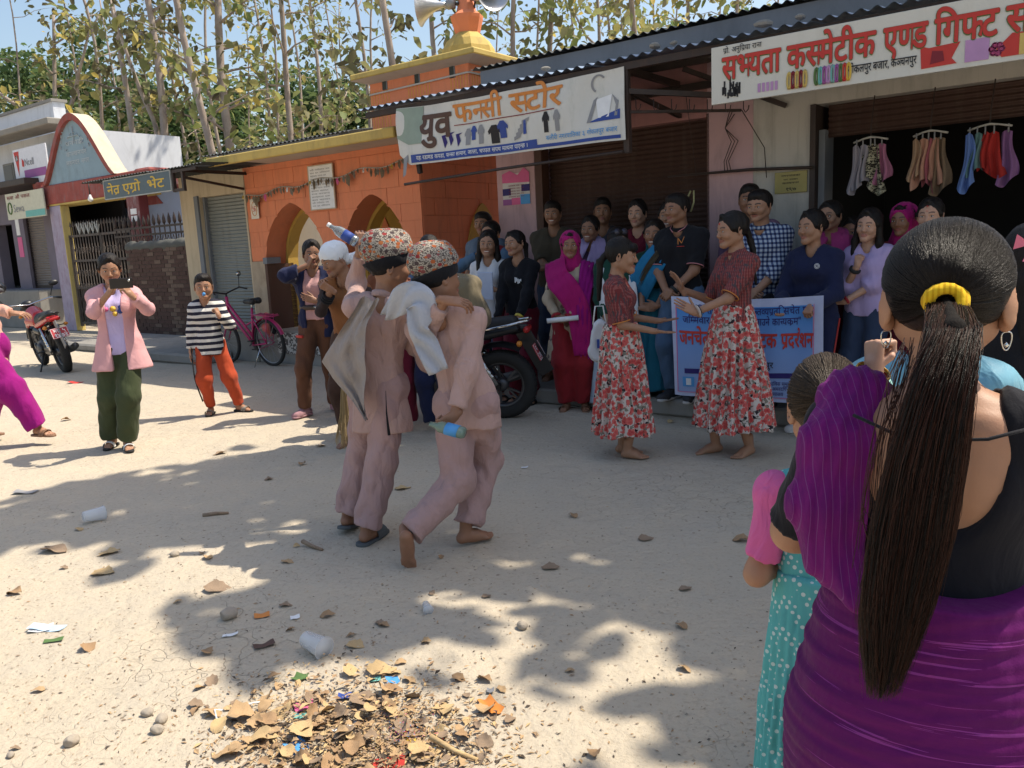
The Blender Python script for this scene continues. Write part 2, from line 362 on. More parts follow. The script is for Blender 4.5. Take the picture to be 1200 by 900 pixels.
# ---------------------------------------------------------------- lettering (flat print on signs)
GL = {}
def glyph(ch, half=False, bold=0.0):
 k = (ch, half, bold)
 if k in GL: return GL[k]
 cd = bpy.data.curves.new('g', 'FONT'); cd.body = ch; cd.size = 1; cd.resolution_u = 3; cd.offset = bold; o = bpy.data.objects.new('g', cd); C.objects.link(o)
 me = bpy.data.meshes.new_from_object(o.evaluated_get(bpy.context.evaluated_depsgraph_get())); bpy.data.objects.remove(o); bpy.data.curves.remove(cd)
 mx = max((v.co.x for v in me.vertices), default=.3)-bold
 cut = None
 if half: cut = mx-.17 if ch not in 'फक' else mx-.13
 V = [tuple(v.co) for v in me.vertices]; Fs = [tuple(p.vertices) for p in me.polygons]; bpy.data.meshes.remove(me)
 if cut is not None:
  V2 = []; F2 = []
  for f in Fs:
   P = [V[i] for i in f]; o_ = []
   for a, b in zip(P, P[1:]+P[:1]):
    if a[0] <= cut: o_.append(a)
    if (a[0] <= cut) != (b[0] <= cut): q = (cut-a[0])/(b[0]-a[0]); o_.append((cut, a[1]+(b[1]-a[1])*q, 0))
   if len(o_) >= 3: F2.append(tuple(range(len(V2), len(V2)+len(o_)))); V2 += o_
  V, Fs = V2, F2
 GL[k] = (V, Fs, (cut if cut is not None else mx)); return GL[k]
MARKS = 'ुूेैंँ्ृ'
WID = {'ा': .273, 'ि': .273, 'ी': .273, 'ो': .273, 'ौ': .273, '।': .4, ' ': .34}
def text_mesh(mb, txt, fn, size=1.0, bold=.0, mi=0, fit=None, sx=1.0, spread=0.0):
 if bold and not spread: spread, bold = bold*.9, 0.0
 """txt: Devanagari in visual order; ^ after a consonant makes its half form, ~ puts a reph on the last one, _ a ra-stroke under it.
 fn(x, y) -> 3D point; the whole line is laid out then scaled to size, or to the width fit."""
 items = []; x = 0.0; i = 0; last = .5
 while i < len(txt):
  ch = txt[i]; nx_ = txt[i+1] if i+1 < len(txt) else ''
  if ch == '~':
   V, Fs, w = glyph('ी', False, bold); keep = [(a, bb) for a, bb in [(0, 0)]]
   V2 = [(x-.10+.07*math.cos(t_)*r_, .74+.11*math.sin(t_)*r_) for t_ in np.linspace(-1.7, 2.4, 10) for r_ in (1.25+bold*6, .62)]; items.append(([(a, bb, 0) for a, bb in V2], [(2*q, 2*q+1, 2*q+3, 2*q+2) for q in range(9)], 0)); i += 1; continue
  if ch == '_':
   a = x-.17; V2 = [(a, .16), (a-.02, .05-bold), (a-.26, -.10-bold), (a-.24, .00+bold)]; items.append(([(p, q, 0) for p, q in V2], [(0, 3, 2, 1)], 0)); i += 1; continue
  if ch in MARKS: V, Fs, w = glyph(ch, False, bold); items.append((V, Fs, x)); i += 1; continue
  half = nx_ == '^'
  if ch == ' ': x += .34; i += 1; continue
  V, Fs, w = glyph(ch, half, bold)
  if not half: w = WID.get(ch, w)
  if ord(ch) < 0x900: w += .06
  items.append((V, Fs, x)); x += w; i += 2 if half else 1
 k = (fit/max(x, .01)) if fit else size*sx
 sh = [(0, 0)] if not spread else [(spread*math.cos(a), spread*math.sin(a)) for a in np.linspace(0, 2*math.pi, 9 if spread > .022 else 5)[:-1]]
 for q, (dx, dy) in enumerate(sh):
  for j, (V, Fs, ox) in enumerate(items):
   ps = [fn((v[0]+ox)*k+dx*k, v[1]*size+dy*size) for v in V]; e = 1.2e-4*(q+(j % 2)*.5); mb.add([(p_[0], p_[1]-e, p_[2]) for p_ in ps], Fs, mi)
 return x*k
def ink(name, c, rough=.6): return plain('ink_'+name, c, rough, 0, .3)
INK = dict(red=ink('red', (.50, .045, .035)), green=ink('green', (.09, .16, .05)), black=ink('black', (.02, .018, .02)), blue=ink('blue', (.035, .07, .28)), navy=ink('navy', (.03, .02, .14)), brown=ink('brown', (.10, .055, .04)), orange=ink('orange', (.60, .22, .05)), yellow=ink('yellow', (.60, .40, .06)), white=ink('white', (.75, .75, .75)), paleblue=ink('paleblue', (.42, .54, .66)), purple=ink('purple', (.30, .09, .28)), pink=ink('pink', (.65, .12, .28)), teal=ink('teal', (.15, .42, .38)), grey=ink('grey', (.25, .25, .26)), sky=ink('sky', (.08, .30, .62)), maroon=ink('maroon', (.20, .02, .03)), gold=ink('gold', (.55, .40, .12)), lilac=ink('lilac', (.45, .25, .45)))
# the orange temple
def temple():
 b = Bld('temple', 'orange painted brick temple with two pointed arches and yellow eaves behind the magenta bicycle', 'temple', -6.1)
 arcs = [(-6.83, .62, 1.42, 2.17), (-5.30, .56, 1.42, 2.17)]
 ops = [(c-h, c+h, .47, pointed(c, h, zs, za)) for c, h, zs, za in arcs]
 hole = lambda x: max([o[3](x) if o[0] < x < o[1] else -9 for o in ops])
 wall_u(b, -7.76, -4.49, -.34, -.014, .47, 2.70, ops, M_mortar, 'front_wall')
 blocks(b, -7.76, -4.49, 1.42, 2.62, lambda u, z, t: (u, .014-t, z), M_orange, hole=hole, seed=3)
 blocks(b, -7.0, -6.9, 2.3, 2.3, lambda u, z, t: (u, -t, z), M_orange)
 ops2 = [(c-h+.05, c+h-.01, .47, pointed(c+.02, h-.03, 1.45, za-.05)) for c, h, zs, za in arcs]
 wall_u(b, -7.76, -4.52, -.52, -.344, .47, 2.72, ops2, M_yellow2, 'inner_wall')
 # lower wall: peeled plaster and brown door posts
 b.box('lower_wall', -7.76, -7.46, -.012, .012, .47, 1.42, M_peel); b.box('door_post', -6.19, -5.87, -.4, .018, .472, 1.40, M_brown); b.box('door_post', -7.455, -7.40, -.43, .02, .472, 1.38, M_brown, label='brown post at the left arch')
 b.box('post_cap', -7.47, -7.38, -.2, .03, 1.384, 1.47, M_grey); b.box('lower_wall', -4.74, -4.49, -.012, .012, .47, 1.42, M_peel)
 # plinth with a mosaic chip panel
 b.box('plinth', -7.76, -4.49, -1.9, .03, 0, .47, M_conc, .01)
 t = NT('terrazzo_chips'); v = t.node('ShaderNodeTexVoronoi'); t.lk(t.co(), v.inputs['Vector']); v.inputs['Scale'].default_value = 42; c = t.sep(v.outputs['Color']); m = t.out(t.mix(t.math('GREATER_THAN', c[0], .5), (.10, .09, .085), (.5, .48, .45)), .6)
 b.box('mosaic_panel', -7.30, -4.52, .032, .045, .15, .44, m)
 # interior walls
 b.box('interior_wall', -6.75, -4.6, -1.30, -1.2, .47, 2.6, M_yellow2); wall_w = b.box('interior_wall', -7.82, -7.74, -2.9, -.54, .0, 2.6, paint('plaster_bright', (.72, .68, .60), .85, .08), label='white inner wall seen through the left arch')
 mb = MB(); mb.prism([(-6.62, .48), (-5.95, .48), (-5.95, 1.3), (-6.28, 1.95), (-6.62, 1.3)], 1.185, 1.2); b.put('inner_niche', mb, M_orange)
 b.box('interior_ceiling', -6.75, -4.52, -1.3, -.53, 2.6, 2.68, M_soffit)
 # side wall, going away from the street
 mp = lambda u, z, t: (-4.488+t, u, z)
 b.box('side_wall', -4.519, -4.491, -1.95, -.342, .0, 2.70, M_mortar)
 side = lambda y: pointed(1.12, .42, 1.05, 2.02)(y) if .72 < y < 1.52 else -9
 blocks(b, .02, 1.95, .47, 2.62, mp, M_orange, hole=None, seed=8)
 mb = MB(); P = [(.72+.8*i/16, max(1.05, pointed(1.12, .4, 1.05, 2.02)(.72+.8*i/16))) for i in range(17)]; poly = [(.72, 1.05)]+P[1:-1]+[(1.52, 1.05)]
 V = [(-4.466, y, z) for y, z in poly]+[(-4.483, y, z) for y, z in poly]; n = len(poly); mb.add(V, [tuple(range(n)), tuple(range(2*n-1, n-1, -1))]+[(i, (i+1) % n, (i+1) % n+n, i+n) for i in range(n)]); b.put('side_arch_panel', mb, M_yellow2)
 mb = MB()
 for i in range(9):
  for j in range(5):
   a = .76+i*.085; z = .62+j*.085; mb.tube([(-4.455, a+.038*math.cos(q*math.pi/4), z+.038*math.sin(q*math.pi/4)) for q in range(8)], .009, 4, closed=True)
 b.put('lattice_screen', mb, M_cream); b.box('lattice_backing', -4.483, -4.472, -1.52, -.72, .56, 1.045, M_brown)
 # eaves
 b.box('eave_slab', -7.62, -4.2, -.30, .60, 2.70, 2.72, M_soffit); b.box('fascia', -7.62, -4.2, .60, .66, 2.665, 2.775, M_yellow, .012); b.box('roof_slab', -7.62, -4.2, -.5, .598, 2.722, 2.765, M_grey); b.box('roof_slab', -6.75, -4.2, -2.4, -.502, 2.722, 2.765, M_grey)
 # frieze band under the eave
 b.box('top_band', -7.76, -4.49, -.012, .004, 2.622, 2.698, M_orange)
 # tower
 n0 = -1.1
 sl_, zl = onF(434, 110, n0); sr_, zr = onF(549, 80, n0)
 b.box('tower_body', sl_, sr_, n0-1.25, n0, 2.86, 3.72, M_orange)
 mb = MB()
 for s in np.arange(sl_+.03, sr_, .052):
  if math.sin(s*9.0) > -.15: mb.box(s, s+.011, -n0-.003, -n0, 2.9, 3.62)
 for y in np.arange(.06, 1.2, .052):
  if math.sin(y*9.0+1) > -.15: mb.box(sr_, sr_+.003, -n0+y, -n0+y+.011, 2.9, 3.62)
 b.put('painted_stripes', mb, plain('paint_stripe', (.62, .30, .06), .8))
 for px in (451, 489, 530):
  s, z = onF(px, 92-(px-489)*.18, n0); b.box('vent_hole_shade', s-.045, s+.045, n0-.05, n0+.006, z-.07, z+.07, plain('vent_shade', (.05, .055, .05), .9)); b.box('vent_liner', s+.032, s+.047, n0, n0+.008, z-.07, z+.07, M_grey)  # solid dark box on the wall stands in for the shade in each vent
 mb = MB(); mb.tube([(sl_, -n0-.02, 3.57), (sr_-.01, -n0-.02, 3.60), (sr_+.02, -n0, 3.60), (sr_+.02, -n0+1.2, 3.59)], .012, 6); b.put('conduit', mb, plain('conduit_white', (.5, .48, .45), .5))
 mb = MB(); x0, x1, y0, y1 = sl_-.15, sr_+.26, -n0-.22, -n0+1.25+.30
 mb.add([(sl_, -n0, 3.71), (sr_, -n0, 3.71), (sr_, -n0+1.25, 3.71), (sl_, -n0+1.25, 3.71), (x0, y0, 3.75), (x1, y0, 3.75), (x1, y1, 3.75), (x0, y1, 3.75)], [(3, 2, 1, 0), (0, 1, 5, 4), (1, 2, 6, 5), (2, 3, 7, 6), (3, 0, 4, 7), (4, 5, 6, 7)]); b.put('tower_soffit', mb, M_soffit)
 mb = MB(); mb.box(x0, x1, y0, y1, 3.752, 3.83); b.put('tower_cornice', mb, M_yellow, bevel=.015)
 cx, cy = (sl_+sr_)/2+.12, -n0+.55
 s1, z1 = onF(546, 40, n0-.55); cx = s1+.03
 M = Matrix.Translation((cx, cy, 3.83)); mb = MB(); mb.lathe([(.35, 0), (.36, .12), (.345, .19), (.28, .29), (.17, .38), (.12, .41)], 8, 0, M, False); b.put('dome', mb, M_yellow)
 mb = MB(); mb.lathe([(.16, .385), (.21, .56), (.215, .60), (.13, .66), (.10, .78), (.10, 1.05)], 8, 0, M, False); b.put('finial', mb, M_orange)
 return b, cx, cy
TB, tcx, tcy = temple()
# loudspeakers on the temple top
def loudspeaker(label, base, direction):
 t = thing('loudspeaker', label, 'loudspeaker', base, 0, 'horn loudspeakers on the temple tower'); d = Vector(direction).normalized(); M = d.to_track_quat('Z', 'Y').to_matrix().to_4x4()
 mb = MB(); pr = [(.028, 0), (.035, .06), (.06, .14), (.11, .23), (.18, .31), (.235, .36), (.245, .365)]; mb.lathe(pr+[(r-.006, z-.004) for r, z in pr[::-1]], 28, 0, M @ Matrix.Translation((0, 0, .12))); mb.build('horn', plain('horn_metal', (.55, .56, .58), .38, .65), t, fix=False)
 mb = MB(); mb.lathe([(.02, 0), (.06, .005), (.065, .10), (.035, .125)], 20, 0, M @ Matrix.Translation((0, 0, .01))); mb.lathe([(.0, .20), (.05, .22), (.045, .30), (.02, .33)], 16, 0, M @ Matrix.Translation((0, 0, .12))); mb.build('driver', plain('driver_grey', (.30, .30, .30), .5, .3), t)
 mb = MB(); mb.bar(-d*.04+Vector((0, 0, -.0)), d*.10+Vector((0, 0, -.0)), .03); mb.bar(d*.08+Vector((0, 0, .0)), Vector((0, 0, -.14)), .02); mb.build('bracket', M_steel, t)
TW = FM @ Vector((tcx, tcy, 4.55))
loudspeaker('silver horn loudspeaker pointing left from the temple tower', TW+Vector((-.13, -.04, .03)), (-.95, .18, .02))
loudspeaker('silver horn loudspeaker facing the street on the right of the tower', TW+Vector((.10, -.06, .10)), (.50, -.80, -.10))
# garland, notice, tile
def garland():
 a, c = F(-7.74, .03, 2.33), F(-4.62, .03, 2.53); t = thing('leaf_garland', 'garland of dried leaves and paper scraps strung across the orange wall', 'garland', tuple(a)); mb = MB(); L = c-a
 pts = [L*u-Vector((0, 0, .05*math.sin(u*math.pi*4)**2)) for u in np.linspace(0, 1, 30)]; mb.tube(pts, .008, 5); mb.build('string', plain('string_pale', (.45, .40, .33), .8), t)
 rr = random.Random(4); ms = [plain('dry_leaf_brown', (.16, .12, .075), .8), plain('dry_leaf_grey', (.22, .19, .15), .8), INK['yellow'], INK['pink'], INK['white']]
 for k in range(46):
  u = (k+.5)/46+rr.uniform(-.006, .006); p = L*u-Vector((0, 0, .05*math.sin(u*math.pi*4)**2)); h = rr.uniform(.05, .12)*(1.7 if k % 9 == 4 else 1); w = h*rr.uniform(.4, .7); mb = MB(); yw = rr.uniform(-.7, .7); ax = Vector((.8*math.cos(yw), -.6*math.cos(yw)+.3*math.sin(yw), 0)); o = Vector((-.02, -.03, 0))
  V = [p+o, p+o+ax*w/2-Vector((0, 0, h*.35)), p+o+ax*w*.3-Vector((0, 0, h*.8)), p+o-Vector((0, 0, h))+ax*rr.uniform(-.02, .02), p+o-ax*w*.35-Vector((0, 0, h*.75)), p+o-ax*w/2-Vector((0, 0, h*.3)), p+o*1.7-Vector((0, 0, h*.5))]
  mb.add(V, [(0, 1, 6), (1, 2, 6), (2, 3, 6), (3, 4, 6), (4, 5, 6), (5, 0, 6)]); mb.build('dry_leaf' if k % 7 else 'paper_scrap', ms[(0 if k % 3 else 1) if k % 7 else 2+(k//7) % 3], t, fix=False)
 return t
garland()
def panel(name, label, cat, s0, s1, z0, z1, n, mat, th=.012, border=None):
 t = thing(name, label, cat, F((s0+s1)/2, n, z0), FROT); mb = MB(); w = (s1-s0)/2; mb.box(-w, w, -th, 0, 0, z1-z0); mb.build('board', mat, t, bevel=.002)
 if border:
  mb = MB(); h = z1-z0; e = border[1]
  for x0, x1, q0, q1 in ((-w-e, w+e, -e, 0), (-w-e, w+e, h, h+e), (-w-e, -w, 0, h), (w, w+e, 0, h)): mb.box(x0, x1, -th-.004, .002, q0, q1)
  mb.build('frame', border[0], t)
 return t, w, z1-z0
t, w, h = panel('notice_board', 'white notice painted with lines of text on the orange temple wall', 'notice', -6.36, -5.91, 2.05, 2.58, .02, INK['white'], border=(plain('notice_frame', (.5, .42, .3), .7), .012))
mb = MB(); rr = random.Random(2)
LT = ['श्री गणेशाय नम', 'मन दर निरमाण', 'सहयग दाता हर', 'गकलपर बजार', 'कञ्चनपर नगर', 'सहयग रकम', 'दाता नाम रकम', 'कमल बहादर', 'राम परसाद', 'सरसवता दवा', 'बल बहादर']
for i in range(13): text_mesh(mb, LT[i % 11].replace('्', '^'), lambda x, y, i=i: (-w+.03+x, -.014, h-.055-i*.037+y), .026, .01, fit=.3+.08*rr.random())
mb.build('lettering', INK['grey'], t, fix=False)
t, w, h = panel('emblem_tile', 'small cream tile with a red religious emblem left of the first arch', 'tile', -7.63, -7.46, 2.0, 2.27, .02, plain('tile_cream', (.66, .60, .50), .4))
mb = MB(); c = (0, h*.5); e = .030; k = .009
for x0, x1, z0, z1 in ((-e, e, -k/2, k/2), (-k/2, k/2, -e, e), (k/2, e+k/2, e-k/2, e+k/2), (-e-k/2, -k/2, -e-k/2, -e+k/2), (e-k/2, e+k/2, -e-k/2, -k/2), (-e-k/2, -e+k/2, k/2, e+k/2)): mb.box(x0, x1, -.0145, -.012, c[1]+z0, c[1]+z1)
mb.build('emblem', INK['red'], t); mb = MB(); mb.tube([(.055*math.cos(a), -.0132, c[1]+.095*math.sin(a)) for a in np.linspace(0, 2*math.pi, 25)[:-1]], .004, 5, closed=True); mb.build('border', INK['orange'], t)
# cream shop left of the temple
def cream_shop():
 b = Bld('cream_shop', 'cream walled shop with grey roller shutter beside the orange temple', 'shop', -8.7)
 wall_u(b, -9.36, -7.765, -.25, 0, 0, 2.72, [(-8.87, -7.80, .45, lambda x: 2.38)], M_cream, 'wall'); 
 b.box('door_frame', -8.97, -8.875, -.02, .03, .0, 2.40, M_grey)
 shutter(b, -8.82, -7.80, -.10, .45, 2.40, M_shut_g, .05, frame=M_grey)
 b.box('plinth', -9.36, -7.765, -.25, .05, 0, .42, M_conc, .01)
 b.box('side_wall', -9.36, -9.20, -3.0, -.25, 0, 2.72, M_cream)
 b.box('parapet', -9.9, -7.2, -1.5, -1.3, 2.86, 3.22, M_grey); corr(b, -10.6, -6.9, -1.25, 3.20, -2.4, 3.38, M_corr_d, .1, .012, 'roof_sheet')
cream_shop()
def agro_sign():
 b = Bld('shop_awning', 'short corrugated awning on dark brackets over the grey lettered sign', 'awning', -8.6)
 corr(b, -10.15, -7.12, 1.05, 2.66, -.02, 2.71, M_corr_d, .075, .009, 'awning_sheet')
 for n, z in ((1.0, 2.60),): b.box('front_bar', -9.65, -7.3, n-.02, n+.02, z, z+.035, M_steel)
 for s in (-7.7, -9.6): b.box('rafter', s-.02, s+.02, .0, 1.0, 2.60, 2.64, M_steel)
 mb = MB()
 for s in (-7.84, -7.62): mb.bar((s, -1.0, 2.36), (s, -1.0, 2.6), .04)
 mb.bar((-7.84, -1.0, 2.38), (-7.62, -1.0, 2.38), .035); mb.bar((-7.62, -1.0, 2.53), (-7.78, .0, 2.42), .03); b.put('bracket', mb, M_steel)
 t, w, h = panel('shop_sign', 'grey signboard with yellow Devanagari letters hanging under the awning', 'sign', -9.55, -7.87, 2.39, 2.63, 1.02, plain('sign_slate', (.085, .12, .14), .6), border=(plain('sign_rim', (.35, .36, .34), .6), .014))
 mb = MB(); text_mesh(mb, 'नेत_', lambda x, y: (-w+.08+x, -.015, .055+y), .17, .018, fit=.34); text_mesh(mb, 'एग_ो', lambda x, y: (-w+.50+x, -.015, .055+y), .17, .018, fit=.46); text_mesh(mb, 'भेट', lambda x, y: (-w+1.12+x, -.015, .055+y), .17, .018, fit=.42); mb.build('lettering', INK['yellow'], t, fix=False)
agro_sign()
o = thing('light_bulb', 'bare hanging light bulb under the red gateway beam', 'light bulb', F(*[onF(106, 233, -1.2)[0], -1.2, onF(106, 233, -1.2)[1]])); mb = MB(); mb.lathe([(.0, -.06), (.045, -.04), (.05, 0), (.025, .05), (.018, .08)], 14); mb.build('glass', M_bulb, o); mb = MB(); mb.tube([(0, 0, .08), (0, 0, .30)], .012, 6); mb.build('cord', M_steel, o)
# gateway, gate, brick wall, houses behind
def gateway():
 n = -1.8; b = Bld('gateway', 'red bordered gateway with pale blue arched pediment over the iron gate', 'gateway', -15.6, n)
 L0, L1, R0, R1 = -17.55, -17.02, -14.2, -13.72
 def col(s0, s1, front, side, nm):
  mb = MB(); mb.box(s0, s1, -n, -n+.20, 0, 2.82)
  o = b.put(nm, mb, [front, side], bevel=.012)
  for p in o.data.polygons: p.material_index = 1 if p.normal.x > .7 else 0
  return o
 col(L0, L1, paint('column_lilac', (.38, .33, .42), .85, .35, 6, (.22, .10, .12), .9), paint('column_yellow', (.62, .48, .17), .85, .25, 4, (.35, .3, .2), .7), 'column'); col(R0, R1, paint('column_red_patchy', (.22, .09, .09), .85, .5, 7, (.45, .42, .42), .8), M_dred, 'column')
 for i, z in enumerate((2.30, 2.44)): b.box('tile', R0+.14, R0+.36, n, n+.012, z, z+.11, INK['white'])
 b.box('beam', L0-.35, R1+.05, n-.5, n+.02, 2.86, 3.28, M_red, .02); b.box('beam_soffit', L0+.02, R1, n-.5, n, 2.822, 2.858, M_yellow)
 b.box('beam_end', R1+.0, R1+.55, n-.9, n+.05, 2.95, 3.30, M_red, .04)
 b.box('beam_stub', L0-.62, L0-.36, n-.5, n+.02, 2.8, 3.4, M_red, .03)
 # ogee pediment
 a0, a1 = L0-.02, R0-.25; c = (a0+a1)/2; hw = (a1-a0)/2
 def prof(k, zz): return [(c+hw*k*u, 3.28+zz*(math.cos(u*math.pi/2)**1.3)) for u in np.linspace(-1, 1, 29)]
 out = prof(1.03, 1.38); inn = prof(.93, 1.24); mb = MB(); nn = len(out)
 V = [(x, -n-.06, z) for x, z in out]+[(x, -n-.06, z) for x, z in inn]+[(x, -n+.28, z) for x, z in out]+[(x, -n+.1, z) for x, z in inn]
 mb.add(V, [(i, i+1, nn+i+1, nn+i) for i in range(nn-1)]+[(i, 2*nn+i, 2*nn+i+1, i+1) for i in range(nn-1)]+[(nn+i, nn+i+1, 3*nn+i+1, 3*nn+i) for i in range(nn-1)])
 o = b.put('pediment_border', mb, [M_red, paint('border_top', (.55, .49, .38), .85, .25, 4)])
 for p in o.data.polygons:
  if p.normal.z > .25 and abs(p.normal.y) < .3: p.material_index = 1
 mb = MB(); mb.prism(prof(.95, 1.26), -n+.02, -n+.26); b.put('pediment_panel', mb, M_pedblue)
 mb = MB(); W_ = ink('faded_white', (.42, .47, .50))
 for i, (txt, z, ft) in enumerate((('महनदर नगर', 3.62, 1.0), ('कञ^चनपर', 3.80, .9), ('धनगढी', 4.02, .8))): text_mesh(mb, txt, lambda x, y, z=z, ft=ft: (c-.35*ft-.12+x, -n+.014, z+y), .14, .012, fit=ft)
 for k, (rx, rz) in enumerate(((.62, .72), (.40, .42))):
  P = [(c+rx*math.cos(a), -n+.014, 3.85+rz*math.sin(a)) for a in np.linspace(.1, math.pi-.1, 18)]
  for i in range(0, 17, 1 if k == 0 else 2): mb.bar(P[i], P[i]*0 if False else tuple((Vector(P[i])*.45+Vector(P[i+1])*.55)), .05, .008)
 mb.bar((c, -n+.014, 4.05), (c, -n+.014, 4.4), .05, .008); mb.bar((c-.2, -n+.014, 4.2), (c+.2, -n+.014, 4.2), .05, .008); b.put('lettering', mb, W_)
 # double gate
 g = Bld('iron_gate', 'tall rusty iron double gate with leafy scrollwork shut between the columns', 'gate', -15.6, n); nf = n-.12
 for (a, e) in ((-16.98, -15.62), (-15.60, -14.24)):
  mb = MB()
  for s in (a, e): mb.box(s-.03, s+.03, -nf-.03, -nf+.03, .1, 2.15)
  for z in (.15, .95, 1.55, 2.1): mb.box(a, e, -nf-.02, -nf+.02, z, z+.05)
  fo = g.put('gate_leaf', mb, M_iron)
  for i in range(11):
   s = a+.06+(e-a-.12)*i/10; mb = MB(); mb.bar((s, -nf, .2), (s, -nf, 2.32), .018); mb.lathe([(.0, 0), (.028, .05), (0, .16)], 6, 0, Matrix.Translation((s, -nf, 2.30))); mb.build('bar', M_iron, fo)
  mb = MB(); rr = random.Random(int(a*10))
  for z in (1.65, 1.15, .85, .55, .3):
   for i in range(9):
    s = a+.1+(e-a-.2)*i/8; mb.tube([(s+.05*math.cos(q)*(1-q*.08), -nf-.02, z+.14+.09*math.sin(q)*(1-q*.08)) for q in np.linspace(0, 7, 12)], .008, 4)
  mb.build('scrollwork', M_iron, fo)['kind'] = 'stuff'
  mb = MB(); mb.box(a, e, -nf+.04, -nf+.06, .2, 1.0); mb.build('sheet_panel', M_iron, fo)
 mb = MB()
 for i in range(5):
  for q in range(6): s = -16.5+i*.2; mb.bar((s, -nf-.02, 2.15), (s+.12*math.sin(q), -nf-.02, 2.25+.1*abs(math.cos(q))+.02*q), .012)
 g.put('leaf_crest', mb, plain('crest_pale', (.45, .45, .42), .6))
gateway()
def brick_wall():
 n = -1.3; b = Bld('brick_wall', 'low dark brick wall with rounded coping right of the gateway', 'wall', -12.5, n)
 s0, s1 = -13.55, -11.25; b.box('core', s0+.02, s1-.02, n-.23, n-.012, 0, 1.74, M_mort)
 mb = MB(); mb.box(-.107, .107, -.0, .10, -.033, .033); base = mb.mesh('brick'); base.materials.append(M_brick); bm = bmesh.new(); bm.from_mesh(base); bmesh.ops.recalc_face_normals(bm, faces=bm.faces); bm.to_mesh(base); bm.free()
 rr = random.Random(9); m2 = paint('brick_light', (.16, .11, .085), .92, .4, 9, (.1, .08, .07), .6, .5); b2 = base.copy(); b2.materials.clear(); b2.materials.append(m2)
 for r in range(23):
  z = .05+r*.075; k = 0; s = s0+(.11 if r % 2 else 0)+.107
  while s < s1-.08:
   o = bpy.data.objects.new('brick', b2 if (r*7+k*5+(k == 6)*3) % 9 == 0 or k == 6 else base); C.objects.link(o); o.parent = b.root; o.location = (s+12.5, rr.uniform(-.006, .004), z); o.rotation_euler = (0, 0, rr.uniform(-.02, .02)); s += .224; k += 1
 mb = MB(); mb.tube([(s0+i*(s1-s0)/20, -n+.11, 1.76+.012*math.sin(i*2.1)) for i in range(21)], [.12+.012*math.sin(i*1.7) for i in range(21)], 10); b.put('coping', mb, paint('coping_mossy', (.10, .10, .09), .95, .3, 6))
 f = Bld('spiked_railing', 'black spiked iron railing above the dark brick wall', 'railing', -12.5, n-.35); nf = n-.35
 a, e = -14.5, -11.0
 for z in (1.99, 2.13): f.box('rail', a, e, nf-.015, nf+.015, z, z+.04, M_steel)
 for i in range(20):
  s = a+.05+i*.18; mb = MB(); mb.bar((s, -nf, 1.75), (s, -nf, 2.20), .018); mb.lathe([(.012, 0), (.034, .04), (.03, .11), (0, .22)], 6, 0, Matrix.Translation((s, -nf, 2.18))); mb.bar((s, -nf, 1.78), (s+.09, -nf, 1.98), .01); mb.bar((s+.18, -nf, 1.78), (s+.09, -nf, 1.98), .01); f.put('spike', mb, M_steel)
brick_wall()
def rear_house():
 n = -4.4; b = Bld('rear_house', 'pale blue house behind the gateway and the spiked railing', 'house', -17, n)
 a = onF(122, 300, n)[0]; wall_u(b, -26, -9.5, n-.2, n, 0, 3.35, [(onF(74, 300, n)[0], a, .3, lambda x: 2.85)], M_blue, 'wall')
 shutter(b, onF(74, 300, n)[0], a, n-.08, .3, 2.85, mat_shutter('shutter_dusty', (.13, .11, .10), (.20, .17, .15)), .06, frame=M_grey)
 b.box('pilaster', a+.12, a+.65, n, n+.1, 0, 3.1, M_white); b.box('poster', a+.2, a+.5, n+.1, n+.108, 2.25, 2.8, INK['pink'])
 mb = MB()
 for i in range(6):
  s = -23.2+i*1.0; mb.prism([(s, 2.9), (s+.5, 3.3), (s+1.0, 2.9)], -n-.02, -n-.005)
 b.put('frieze', mb, M_red); b.box('frieze_backing', -23.3, a+.1, n, n+.004, 2.86, 3.33, M_white)
 b.box('roof_slab', -26, -9.2, n-4, n+.3, 3.36, 3.50, M_conc, .01)
 b.box('parapet', -17.5, -8.9, n-3.2, n-3.0, 3.5, 4.25, paint('parapet_shadow_grey', (.30, .31, .33), .9, .3, 2, (.15, .15, .15), .7)); b.box('parapet_coping', -17.6, -8.8, n-3.25, n-2.95, 4.352, 4.42, M_conc)  # the white parapet's shadow tone is put into this grey paint
 mb = MB(); rr = random.Random(5)
 for i in range(7): x = -15.5+i*.55; mb.lathe([(0, .0), (.28, .02), (.33, .12), (.22, .24), (0, .27)], 9, 0, Matrix.Translation((x, -n+.8+rr.random()*.3, 3.5)) @ Matrix.Rotation(rr.random(), 4, 'Z'))
 b.put('plastic_sheet', mb, plain('plastic_sheet_white', (.6, .62, .65), .4))
 # seated orange wall hanging
 pz = F(*[onF(156, 240, -1.2)[0], -1.2, onF(156, 240, -1.2)[1]])
rear_house()
